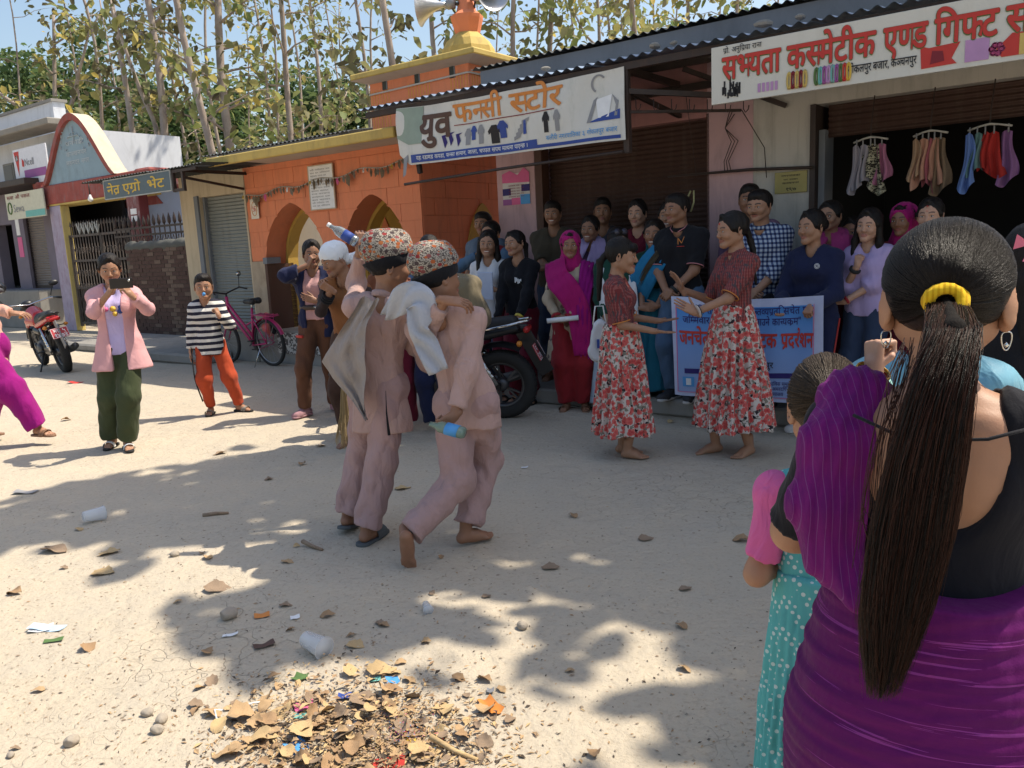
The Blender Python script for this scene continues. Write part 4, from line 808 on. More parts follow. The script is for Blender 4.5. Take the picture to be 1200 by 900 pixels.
def teak(label, px, dist, r=.16, lean=0.0, h=13, nb=16, nl=26, z0=3.4, seed=1, lv=(0, 1), fork=None, py=120, bend=.3, spread=2.0, leafs=.25, group='teak trees behind the shops'):
 r *= .48; rr = np.random.default_rng(seed); d = ray(px, py); p = CP+d*(dist/d[1]); base = Vector((p[0]-lean*(p[2])*1.0, p[1], 0)); t = thing('teak_tree', label, 'tree', base, 0, group)
 trunk = []; 
 for i in range(13):
  z = h*i/12; trunk.append(Vector((lean*z+bend*math.sin(z*.5+seed)*z/h, .25*math.sin(z*.4+seed*2), z)))
 mb = MB(); mb.tube(trunk, [r*(1.15-.75*i/12)+(.06 if i == 0 else 0) for i in range(13)], 9)
 mb.build('trunk', BARK, t, fix=False); limbs = MB(); LP = []
 def along(z): i = min(11, int(z/h*12)); f = z/h*12-i; return trunk[i].lerp(trunk[i+1], f)
 for k in range(nb):
  z = z0+(h-z0-.2)*((k+rr.random())/nb)**.9; a = along(z); th = rr.uniform(0, 6.28); L = spread*rr.uniform(.5, 1.1)*(1-.35*(z/h)); P = [a]; up = rr.uniform(.25, .9)
  for q in range(1, 5): P.append(a+Vector((math.cos(th)*L*q/4, math.sin(th)*L*q/4, L*up*q/4*(1-.12*q)+rr.normal(0, .05))))
  limbs.tube(P, [r*.34, r*.26, r*.2, r*.13, r*.07], 5)
  for q in range(nl):
   u = rr.uniform(.25, 1.08)*4; i = min(3, int(u)); c = P[i].lerp(P[i+1], min(1.2, u-i)); LP.append(c+Vector(rr.normal(0, .22, 3)))
 for (z, th, L, up) in (fork or []):
  a = along(z); P = [a+Vector((math.cos(th)*L*q/6, .3*math.sin(q), L*up*(q/6)**1.1+.12*math.sin(q*2.2+seed))) for q in range(7)]; limbs.tube(P, [r*(.75-.09*q) for q in range(7)], 8)
  for q in range(nl*3): u = rr.uniform(1.5, 6.3); i = min(5, int(u)); LP.append(P[i].lerp(P[i+1], min(1.1, u-i))+Vector(rr.normal(0, .38, 3)))
 limbs.build('limbs', BARK, t, fix=False); leaf_obj('crown', LP, leafs, TEAK, t, seed, lv); return t
T = [ # label, px, dist, r, lean, kwargs
 ('leaning grey teak with two bare forking limbs above the white house', 66, 23, .21, -.01, dict(fork=[(5.2, 3.25, 4.2, .45), (6.3, 3.3, 4.0, .75), (6.6, .35, 2.2, 1.6)], h=9, nb=9, seed=2, lv=(.2, 1), z0=5.4)),
 ('thin teak with drooping brown leaves behind the gateway peak', 112, 25, .15, -.03, dict(seed=3, lv=(0, .45), bend=.6, nb=15)),
 ('straight dark teak trunk leaning left above the gateway right slope', 150, 20, .17, -.055, dict(seed=4, lv=(0, .4), nb=13)),
 ('double stemmed pale teak between the gateway and the cream shop', 186, 19, .21, -.01, dict(seed=5, lv=(.1, .6), fork=[(4.2, 2.6, 1.2, 4.2)], nb=14)),
 ('slim brown teak just right of the double stemmed one', 207, 24, .11, .0, dict(seed=6, lv=(.1, .9), nb=18)),
 ('tall pale teak leaning left above the cream shop roof', 238, 18, .19, -.07, dict(seed=7, lv=(.2, 1), nb=14)),
 ('thick rough barked teak standing behind the dark roof edge', 268, 20, .26, -.03, dict(seed=8, lv=(.3, 1), nb=18, nl=28, fork=[(6.3, 2.6, 3.0, .8)])),
 ('smooth straight teak trunk above the left arch of the temple', 337, 20, .18, -.03, dict(seed=9, lv=(.1, .8), nb=18)),
 ('thin dark teak left of the smooth straight trunk', 312, 27, .13, .0, dict(seed=10, lv=(.1, .9), nb=20)),
 ('bent teak with twin branches above the temple roof middle', 372, 24, .15, .03, dict(seed=11, lv=(.2, .9), nb=20, fork=[(4.5, .9, 2, 1.5)])),
 ('thin teak left of the tower cornice', 426, 22, .12, .0, dict(seed=12, lv=(0, .6), nb=11)),
 ('pale straight teak trunk beside the tower, left of the horn speakers', 462, 17, .17, -.01, dict(seed=13, lv=(0, .5), nb=10)),
 ('pale teak trunk directly behind the left horn speaker', 519, 21, .16, .0, dict(seed=14, lv=(.1, .8), nb=14)),
 ('leafy olive teak immediately right of the horn speakers', 608, 19, .14, .02, dict(seed=15, lv=(.3, .7), nb=24, nl=36)),
 ('grey teak trunk above the faded banner', 645, 20, .16, .01, dict(seed=16, lv=(.3, .8), nb=20, nl=30)),
 ('dark slim teak above the right end of the faded banner', 697, 24, .13, .0, dict(seed=17, lv=(.2, 1), nb=18)),
 ('pair of slim teak poles behind the upper roof', 717, 27, .13, .01, dict(seed=18, lv=(.3, 1), nb=20, fork=[(3.5, .1, 1.0, 5)])),
 ('stout branching teak above the roof right of the slim poles', 748, 21, .19, -.01, dict(seed=19, lv=(.3, 1), nb=20, fork=[(4.6, 2.4, 2.2, 1.1)])),
 ('bushy yellow leaved teak above the pink wall', 812, 25, .15, .0, dict(seed=20, lv=(.5, 1), nb=24, nl=32)),
 ('slender teak showing over the roof ridge', 868, 24, .13, .0, dict(seed=21, lv=(.2, .9), nb=20)),
 ('thick pinkish teak trunk rising behind the roof near the red sign', 938, 17, .21, .0, dict(seed=22, lv=(.2, .7), nb=16))]
for lb, px, d_, r_, ln, kw in T:
 if px < 420: d_ *= 1.33; r_ *= 1.25; kw = dict(kw, leafs=.29, spread=2.4, h=kw.get('h', 13)*1.15)
 teak(lb, px, d_, r_, ln, **kw)
WH = ['far left edge of the white house', 'white house parapet end', 'left flank of the gateway peak', 'right flank of the gateway peak', 'white rear parapet', 'cream shop ridge, left part', 'cream shop ridge, right part', 'left end of the temple roof', 'notice board', 'gap between the two arches', 'right arch', 'left tip of the tower cornice', 'dome of the temple tower', 'left end of the upper roof', 'right half of the faded banner', 'hanging braces left of the red sign', 'brown shutter middle', 'brown shutter right side', 'pale pink pier', 'cream wall by the plaque']
for i, (px, d_) in enumerate(((20, 32), (90, 34), (135, 38), (172, 33), (225, 36), (255, 31), (290, 38), (322, 33), (350, 36), (395, 33), (410, 40), (445, 35), (585, 34), (628, 30), (668, 35), (735, 38), (775, 33), (795, 40), (845, 34), (905, 33))):
 teak('thin distant teak trunk above the '+WH[i], px, d_, .10+.03*(i % 3), .02*math.sin(i), seed=40+i, nb=9, nl=14, lv=((0, .6), (.2, 1), (.3, .8))[i % 3], h=13, leafs=.26, spread=2.0, group='distant teak trees of the plantation')
# green trees and undergrowth beyond the plantation
def bush_tree(label, px, py, dist, w, h, seed, n=2600, lv=(0, 1)):
 d = ray(px, py); p = CP+d*(dist/d[1]); rr = np.random.default_rng(seed); t = thing('green_tree', label, 'tree', (p[0], p[1], 0), 0, 'green trees beyond the teak plantation'); zc = p[2]
 mb = MB(); mb.tube([(0, 0, 0), (.1, 0, zc*.6), (0, 0, zc)], [.3, .22, .1], 8); mb.build('trunk', BARK, t, fix=False); P = []
 for k in range(26):
  c = Vector((rr.uniform(-1, 1)*w*.75, rr.uniform(-1, 1)*w*.5, zc+rr.uniform(-1, .75)*h*.6)); rad = rr.uniform(.18, .34)*w
  for q in range(n//26): v = Vector(rr.normal(0, 1, 3)).normalized()*rad*rr.uniform(.6, 1.05); P.append(c+v)
 leaf_obj('crown', P, .34, GREEN, t, seed, lv, .5)
bush_tree('bright green leafy tree behind the white house roof', 45, 110, 42, 4.4, 4.6, 71, 3300); bush_tree('dark green tree behind the gateway peak', 90, 125, 38, 3.4, 4, 72, 3000)
bush_tree('green tree low behind the cream shop roof', 235, 145, 45, 4, 3.4, 73, 3200); bush_tree('green shrubby tree left of the temple tower', 415, 140, 40, 3.2, 3, 74, 2600, (0, .8)); bush_tree('pale green tree between the trunks above the temple', 325, 130, 48, 5, 3.5, 75, 3200); bush_tree('green tree glimpsed above the upper roof', 790, 75, 45, 4.5, 3.5, 76, 2800); bush_tree('small green tree behind the double stemmed teak', 165, 130, 47, 3, 3.5, 77, 2000)
rr = np.random.default_rng(99); P = []
for k in range(400):
 x = rr.uniform(-46, 30); y = rr.uniform(34, 58); z = rr.uniform(.2, 2.5); rad = rr.uniform(.6, 1.5)
 for q in range(34): v = Vector(rr.normal(0, 1, 3)).normalized()*rad; P.append((x+v[0], y+v[1], max(.1, z+v[2])))
stuff(leaf_obj('far_undergrowth', P, .42, GREEN, None, 98, (0, 1), .5))
# the big shade tree standing right of the frame, its canopy over the street
def shade_tree():
 t = thing('shade_tree', 'large spreading tree at the right whose canopy shades the street', 'tree', F(4.6, -4.2, 0)); base = Vector(t.location); rr = np.random.default_rng(12); P = []
 # where its shade lies on the ground in the photograph
 SH = [gnd(*a)[:2] for a in ((-40, 600), (60, 580), (140, 560), (205, 556), (230, 545), (330, 532), (430, 528), (500, 520), (560, 470), (1300, 430), (2300, 1000), (1000, 1000), (840, 900), (870, 830), (900, 740), (800, 735), (640, 715), (560, 730), (420, 762), (330, 755), (230, 725), (235, 705), (330, 700), (385, 655), (345, 618), (240, 628), (150, 636), (60, 636), (-40, 628))]
 def inside(x, y):
  c = False; n = len(SH)
  for i in range(n):
   (x1, y1), (x2, y2) = SH[i], SH[i-1]
   if (y1 > y) != (y2 > y) and x < (x2-x1)*(y-y1)/(y2-y1)+x1: c = not c
  return c
 holes = [(gnd(*a)[:2], r) for a, r in (((440, 512), .2), ((390, 518), .15), ((30, 620), .12), ((165, 600), .12), ((545, 690), .15), ((580, 702), .2), ((640, 700), .13), ((250, 640), .13), ((330, 600), .12), ((120, 625), .12), ((700, 748), .12), ((470, 760), .12))]
 lit = [(gnd(*a)[:2], r) for a, r in (((700, 745), .10), ((760, 800), .10), ((640, 815), .12), ((700, 850), .10))]
 xs = np.array(SH); lo, hi = xs.min(0), xs.max(0); hi = np.minimum(hi, [5.5, 8.6]); k = SUN_DIR/SUN_DIR.z
 cells = []
 n = 0
 while n < 5600:
  x, y = rr.uniform(lo[0], hi[0]), rr.uniform(lo[1], hi[1]); ins = inside(x, y)
  if not ins and not (inside(x+.12*rr.normal(), y+.12*rr.normal()) and rr.random() < .25): continue
  if any((x-h[0])**2+(y-h[1])**2 < r*r for h, r in holes): continue
  z = rr.uniform(6.6, 9.2); P.append((x+k.x*z-base.x, y+k.y*z-base.y, z)); n += 1
 for (c, r) in [(gnd(*a)[:2], r) for a, r in (((630, 792), .16), ((560, 812), .07), ((730, 865), .16), ((690, 780), .07), ((780, 870), .1), ((860, 760), .16), ((650, 890), .08), ((900, 800), .26), ((880, 880), .25), ((480, 770), .1), ((90, 690), .06))]:
  for q in range(int(150*r*r)+1): a = rr.uniform(0, 6.28); d = r*math.sqrt(rr.random()); z = rr.uniform(6.6, 8); P.append((c[0]+d*math.cos(a)*1.3+k.x*z-base.x, c[1]+d*math.sin(a)+k.y*z-base.y, z))
 leaf_obj('crown', P, .36, TEAK, t, 5, (.3, .8), .3)
 mb = MB(); mb.tube([(0, 0, 0), (-.1, 0, 2.5), (.1, -.1, 5), (.0, -.2, 7)], [.42, .33, .27, .2], 12); mb.build('trunk', BARK, t, fix=False); mb = MB(); A = np.array(P)
 for i in rr.choice(len(P), 34, replace=False):
  e = Vector(A[i]); s = Vector((0, 0, rr.uniform(4, 6.5))); m = s.lerp(e, .5)+Vector((0, 0, -.5+rr.normal(0, .2))); mb.tube([s, s.lerp(m, .5), m, m.lerp(e, .5)+Vector((0, 0, .1)), e], [.08, .06, .045, .025, .01], 5)
 mb.build('limbs', BARK, t, fix=False)
shade_tree()
# signed distance modelling of soft shapes
V3 = lambda *a: np.array(a, dtype=np.float64)
def nz(v): v = np.asarray(v, float); return v/max(1e-9, np.linalg.norm(v))
def wob(X, Y, Z, s, f):
 """cheap smooth noise, about -1..1"""
 a = np.sin(f*(X*1.0+.7*Z)+s*1.7+1.3*np.sin(f*.6*(Y-.4*Z)+s)); b = np.sin(f*(Y*1.1-.3*Z)+s*2.9+1.2*np.sin(f*.7*(X+.5*Z)+s*.3))
 c = np.sin(f*(Z*.55+.4*X)-s*3.1+1.5*np.sin(f*.8*(X-Y)+s*1.1)); return (a+b+c)/3
class Field:
 def __init__(s): s.P = []
 def _add(s, fn, lo, hi, k, op='u'): s.P.append((fn, np.minimum(lo, hi), np.maximum(lo, hi), k, op)); return s
 def rc(s, a, b, ra, rb, k=.02, op='u', capb=False, capa=False, fold=None, e=0.0):
  a = np.asarray(a, float); b = np.asarray(b, float); ra += e; rb += e; r = max(ra, rb) + (fold[0] if fold else 0)
  ba = b-a; L2 = float(ba@ba)+1e-12; L = math.sqrt(L2)
  def fn(X, Y, Z):
   x = X-a[0]; y = Y-a[1]; z = Z-a[2]; t0 = (x*ba[0]+y*ba[1]+z*ba[2])/L2; t = np.clip(t0, 0, 1)
   d = np.sqrt((x-t*ba[0])**2+(y-t*ba[1])**2+(z-t*ba[2])**2) - (ra+(rb-ra)*t)
   if fold: d = d - fold[0]*np.sin(fold[1]*t*L+2.2*np.sin(9*x/r*.3+5*y)+fold[2])*(.4+.6*np.abs(2*t-1))
   if capb: d = np.maximum(d, (t0-1)*L)
   if capa: d = np.maximum(d, -t0*L)
   return d
  return s._add(fn, np.minimum(a-ra-.0, b-rb)-(r-min(ra, rb))*0-.005, np.maximum(a+ra, b+rb)+.005, k, op)
 def el(s, c, r, k=.02, op='u', M=None):
  c = np.asarray(c, float); r = np.asarray(r, float); R3 = None if M is None else np.asarray(M, float)
  def fn(X, Y, Z):
   x = X-c[0]; y = Y-c[1]; z = Z-c[2]
   if R3 is not None: x, y, z = (R3[0, 0]*x+R3[1, 0]*y+R3[2, 0]*z, R3[0, 1]*x+R3[1, 1]*y+R3[2, 1]*z, R3[0, 2]*x+R3[1, 2]*y+R3[2, 2]*z)
   k0 = np.sqrt((x/r[0])**2+(y/r[1])**2+(z/r[2])**2); k1 = np.sqrt((x/r[0]**2)**2+(y/r[1]**2)**2+(z/r[2]**2)**2)+1e-9
   return k0*(k0-1)/k1
  m = max(r) if M is not None else r
  return s._add(fn, c-m, c+m, k, op)
 def fn(s, fn, lo, hi, k=.01, op='u'): return s._add(fn, np.array(lo, float), np.array(hi, float), k, op)
 def plane(s, p, n):
  p = np.asarray(p, float); n = nz(n)
  return s._add(lambda X, Y, Z: (X-p[0])*n[0]+(Y-p[1])*n[1]+(Z-p[2])*n[2], V3(-9, -9, -9), V3(9, 9, 9), 0, 'i')
 def bounds(s):
  U = [p for p in s.P if p[4] == 'u']; return np.min([p[1] for p in U], 0), np.max([p[2] for p in U], 0)
 def mesh(s, res, noise=None, lo=None, hi=None, inflate=0.0):
  l, h = s.bounds(); l = l-2.2*res-abs(inflate)-(noise[0] if noise else 0); h = h+2.2*res+abs(inflate)+(noise[0] if noise else 0)
  if lo is not None: l = np.maximum(l, lo)
  if hi is not None: h = np.minimum(h, hi)
  n = np.maximum(3, np.ceil((h-l)/res).astype(int)+1)
  ax = [l[i]+res*np.arange(n[i]) for i in range(3)]
  G = np.full(n, .08)
  for fn, a, b, k, op in s.P:
   mg = k+2.5*res
   i0 = np.clip(np.floor((a-mg-l)/res).astype(int), 0, n-1); i1 = np.clip(np.ceil((b+mg-l)/res).astype(int)+1, 1, n)
   if np.any(i1 <= i0): continue
   sl_ = tuple(slice(i0[q], i1[q]) for q in range(3))
   X = ax[0][sl_[0]][:, None, None]; Y = ax[1][sl_[1]][None, :, None]; Z = ax[2][sl_[2]][None, None, :]
   d = fn(X, Y, Z); g = G[sl_]
   if op == 'u':
    if k > 0:
     hh = np.maximum(k-np.abs(g-d), 0)/k; G[sl_] = np.minimum(g, d)-hh*hh*k*.25
    else: G[sl_] = np.minimum(g, d)
   elif op == 's':
    d = -d; hh = np.maximum(k-np.abs(g-d), 0)/max(k, 1e-9); G[sl_] = np.maximum(g, d)+hh*hh*k*.25
   else:
    G[sl_] = np.maximum(g, d)
  if inflate: G -= inflate
  if noise:
   amp, f, sd = noise; X, Y, Z = np.meshgrid(*ax, indexing='ij', sparse=True)
   w1 = wob(X, Y, Z*.42+.35*X*math.sin(sd), sd, f*1.25); w2 = wob(X*1.1, Y*1.1, Z*.5-.5*X*math.cos(sd*2), sd+3, f*2.3); w3 = wob(X, Y, Z, sd+9, f*.5)
   G = G + amp*(1.5*np.abs(w1)-.5+.9*(np.abs(w2)-.3)+.5*w3)
  return surfnets(G, l, res)
def surfnets(G, l, res):
 # pad with positive
 G = G.copy(); G[0], G[-1] = np.maximum(G[0], 1e-3), np.maximum(G[-1], 1e-3); G[:, 0] = np.maximum(G[:, 0], 1e-3); G[:, -1] = np.maximum(G[:, -1], 1e-3); G[:, :, 0] = np.maximum(G[:, :, 0], 1e-3); G[:, :, -1] = np.maximum(G[:, :, -1], 1e-3)
 ins = G < 0; nx, ny, nz_ = G.shape
 c = ins[:-1, :-1, :-1].astype(np.uint8)
 cnt = np.zeros(c.shape, np.uint8)
 for dx in (0, 1):
  for dy in (0, 1):
   for dz in (0, 1): cnt += ins[dx:nx-1+dx, dy:ny-1+dy, dz:nz_-1+dz]
 I, J, K = np.nonzero((cnt > 0) & (cnt < 8)); nv = len(I)
 if nv == 0: return np.zeros((0, 3)), np.zeros((0, 4), int)
 idx = np.full(c.shape, -1, np.int64); idx[I, J, K] = np.arange(nv)
 acc = np.zeros((nv, 3)); num = np.zeros(nv)
 E = []
 for ax in range(3):
  o = [(0, 0), (0, 1), (1, 0), (1, 1)]
  for (p, q) in o:
   a = [0, 0, 0]; others = [i for i in range(3) if i != ax]; a[others[0]] = p; a[others[1]] = q; b = list(a); b[ax] = 1
   ga = G[I+a[0], J+a[1], K+a[2]]; gb = G[I+b[0], J+b[1], K+b[2]]
   m = (ga < 0) != (gb < 0); t = np.where(m, ga/np.where(m, ga-gb, 1), 0)
   P = np.tile(np.array(a, float), (nv, 1)); P[:, ax] = t
   acc += P*m[:, None]; num += m
 V = l + res*(np.stack([I, J, K], 1) + acc/num[:, None])
 Q = []
 for ax in range(3):
  sl0 = [slice(None)]*3; sl1 = [slice(None)]*3; sl0[ax] = slice(0, -1); sl1[ax] = slice(1, None)
  a = ins[tuple(sl0)]; b = ins[tuple(sl1)]; d = a != b
  o = [i for i in range(3) if i != ax]
  ii = np.nonzero(d); ii = list(ii)
  ok = (ii[o[0]] > 0) & (ii[o[1]] > 0) & (ii[o[0]] < idx.shape[o[0]]) & (ii[o[1]] < idx.shape[o[1]]); ii = [x[ok] for x in ii]
  def at(p, q):
   j = [x.copy() for x in ii]; j[o[0]] -= p; j[o[1]] -= q; return idx[j[0], j[1], j[2]]
  q4 = np.stack([at(0, 0), at(1, 0), at(1, 1), at(0, 1)], 1); f = a[tuple(ii)]
  if ax == 1: f = ~f
  q4 = np.where(f[:, None], q4, q4[:, ::-1]); Q.append(q4)
 Q = np.concatenate(Q); Q = Q[(Q >= 0).all(1)]
 return V, Q
def relax(V, Q, it=1, w=.5):
 for _ in range(it):
  S = np.zeros_like(V); n = np.zeros(len(V))
  for a, b in ((0, 1), (1, 2), (2, 3), (3, 0)):
   np.add.at(S, Q[:, a], V[Q[:, b]]); np.add.at(n, Q[:, a], 1); np.add.at(S, Q[:, b], V[Q[:, a]]); np.add.at(n, Q[:, b], 1)
  V = V*(1-w) + w*S/np.maximum(n, 1)[:, None]
 return V
def join(parts):
 Vs = []; Qs = []; As = []; b = 0
 for p in parts:
  V, Q = p[0], p[1]; A = p[2] if len(p) > 2 else np.zeros((len(V), 3))
  Vs.append(V); Qs.append(Q+b); As.append(A); b += len(V)
 return np.concatenate(Vs), np.concatenate(Qs), np.concatenate(As)
def xf(V, M):
 M = np.array(M, float); return V@M[:3, :3].T + M[:3, 3]
# ---------------------------------------------------------------- templates: head, hands, feet
def head_template(res, smile=0.0, male=False, ears=True):
 f = Field(); j = 1.06 if male else 1.0
 f.el((0, .014, .026), (.076, .094, .088), 0); f.el((0, -.026, -.006), (.063*j, .064, .083), .03)
 for s in (-1, 1):
  f.rc((s*.046*j, .004, -.052), (s*.010, -.066, -.088), .026, .020, .028); f.el((s*.036, -.062, -.030), (.024, .022, .022), .02)
  f.rc((s*.012, -.081, .017), (s*.044, -.066, .016), .011, .009, .012)
 f.el((0, -.075, -.090), (.022*j, .020, .018), .015)
 f.rc((0, -.087, .004), (0, -.1035, -.026), .0065, .0100, .010)
 for s in (-1, 1):
  f.el((s*.0105, -.0965, -.0315), (.0085, .009, .0065), .005)
  f.el((s*.031, -.0925, .0), (.0165, .0120, .0100), .010, 's')
  f.el((s*.031, -.0735, .0), (.0150, .0120, .0100), .004)
 w = 1+.35*smile
 f.el((0, -.0875, -.0565), (.0215*w, .0105, .0055), .005); f.el((0, -.0865, -.0665), (.019*w, .0105, .0062), .005)
 if smile: f.el((0, -.100, -.0612), (.0175*w, .012, .0034), .002, 's')
 f.rc((0, .018, -.06), (0, .030, -.19), .050 if male else .045, .057 if male else .050, .03)
 if ears:
  for s in (-1, 1):
   M = np.array(Euler((0, 0, s*.5)).to_matrix())
   f.el((s*.079, .012, -.010), (.0075, .0185, .031), .006, 'u', M); f.el((s*.084, .009, -.010), (.006, .010, .018), .004, 's', M)
 V, Q = f.mesh(res); V = relax(V, Q, 1, .3)
 x, y, z = V.T; ax = np.abs(x); front = y < -.05
 lip = np.clip(1.5-((ax/(.024*w))**2+((z+.0615)/.0125)**2)*1.0, 0, 1)*(y < -.07)
 bz = .0235+.004*np.sin((ax-.012)/.036*3.0); brow = np.clip(1.6-np.abs(z-bz)/.0036, 0, 1)*((ax > .012) & (ax < .048))*front
 teeth = (np.clip(2-((ax/(.0175*w))**2+((z+.0612)/.0036)**2)*1.3, 0, 1)*(y < -.07) if smile else np.zeros(len(V)))
 return V, Q, np.stack([.65*lip*(1-np.clip(teeth, 0, 1)), brow*(1.0 if male else .85), teeth], 1)
def hand_template(kind, res=.0032):
 f = Field()
 xi = (.029, .0095, -.0105, -.029); L = ((.043, .026, .021), (.047, .030, .022), (.043, .028, .021), (.034, .021, .018))
 curl = dict(relax=(.25, .45, .35), flat=(.03, .05, .03), grip=(1.15, 1.25, .7), fist=(1.45, 1.6, 1.0), hold=(.85, .95, .5), spread=(.12, .18, .1))[kind]
 for i, x in enumerate(xi):
  a = V3(x*.55, .0, 0); b = V3(x, .082-abs(x-.005)*.18, .001); f.rc(a, b, .0155, .0105, .012)
  ang = 0; p = b.copy(); sp = (x*1.2 if kind != 'spread' else x*5.5)
  for q in range(3):
   ang += curl[q]*(1+.12*i*(1 if kind in ('relax', 'hold') else 0)); d = V3(math.sin(sp)*math.cos(ang), math.cos(sp)*math.cos(ang), -math.sin(ang)); e = p+d*L[i][q]
   rr = (.0086, .0080, .0072, .0060); k = .93 if i == 3 else 1
   f.rc(p, e, rr[q]*k, rr[q+1]*k, .003); p = e
 f.rc((0, -.03, 0), (0, .02, 0), .0235, .022, .015)
 th = dict(relax=((.62, .75, -.25), (.35, .92, -.25)), flat=((.80, .6, -.1), (.62, .78, 0)), spread=((.9, .45, -.1), (.8, .6, 0)), grip=((.45, .62, -.65), (-.55, .55, -.65)), fist=((.4, .6, -.7), (-.7, .5, -.5)), hold=((.55, .6, -.6), (.0, .75, -.66)))[kind]
 p = V3(.018, .018, -.004)
 for q, (ln, r0, r1) in enumerate(((.040, .0135, .0105), (.031, .0100, .0088), (.025, .0088, .0068))):
  d = nz(th[0] if q == 0 else th[1]); e = p+d*ln; f.rc(p, e, r0, r1, .006 if q == 0 else .003); p = e
 V, Q = f.mesh(res); return V, Q
def foot_template(res=.005):
 f = Field(); f.rc((0, .0, .06), (0, .012, -.035), .036, .033, .02); f.rc((0, .035, -.048), (.004, -.05, -.045), .030, .032, .02)
 f.rc((0, -.03, -.04), (.018, -.115, -.062), .032, .019, .02); f.rc((0, -.03, -.05), (-.020, -.105, -.064), .028, .016, .02)
 for i, (x, y, r, l) in enumerate(((.030, -.128, .0125, .030), (.012, -.132, .0095, .024), (-.003, -.128, .009, .021), (-.017, -.120, .0085, .018), (-.030, -.110, .008, .014))):
  f.rc((x, y+.012, -.066), (x+.002, y-l, -.0705), r, r*.85, .004)
 f.plane((0, 0, -.0795), (0, 0, -1)); V, Q = f.mesh(res); return V, Q
def shoe_template(res=.006):
 f = Field(); f.rc((0, .0, .02), (0, .02, -.03), .043, .042, .02, capa=True); f.rc((0, .042, -.042), (0, -.05, -.035), .040, .040, .02)
 f.rc((0, -.02, -.035), (.006, -.135, -.052), .040, .030, .02); f.rc((.012, -.10, -.05), (-.012, -.15, -.055), .036, .030, .02)
 f.plane((0, 0, -.072), (0, 0, -1)); V, Q = f.mesh(res)
 g = Field(); g.rc((0, .042, -.07), (0, -.05, -.07), .044, .043, .0); g.rc((0, -.05, -.07), (.004, -.152, -.07), .043, .036, .01); g.plane((0, 0, -.080), (0, 0, -1)); g.plane((0, 0, -.060), (0, 0, 1)); V2, Q2 = g.mesh(res)
 return (V, Q), (V2, Q2)
HEADS = {}
def get_head(male, smile, fine):
 k = (male, smile, fine)
 if k not in HEADS: HEADS[k] = head_template(.0034 if fine else .0048, smile, male)
 return HEADS[k]
HANDS = {}
def get_hand(kind, fine=False):
 k = (kind, fine)
 if k not in HANDS: HANDS[k] = hand_template(kind, .0028 if fine else .0042)
 return HANDS[k]
FOOT = foot_template(); SHOE, SOLE = shoe_template()
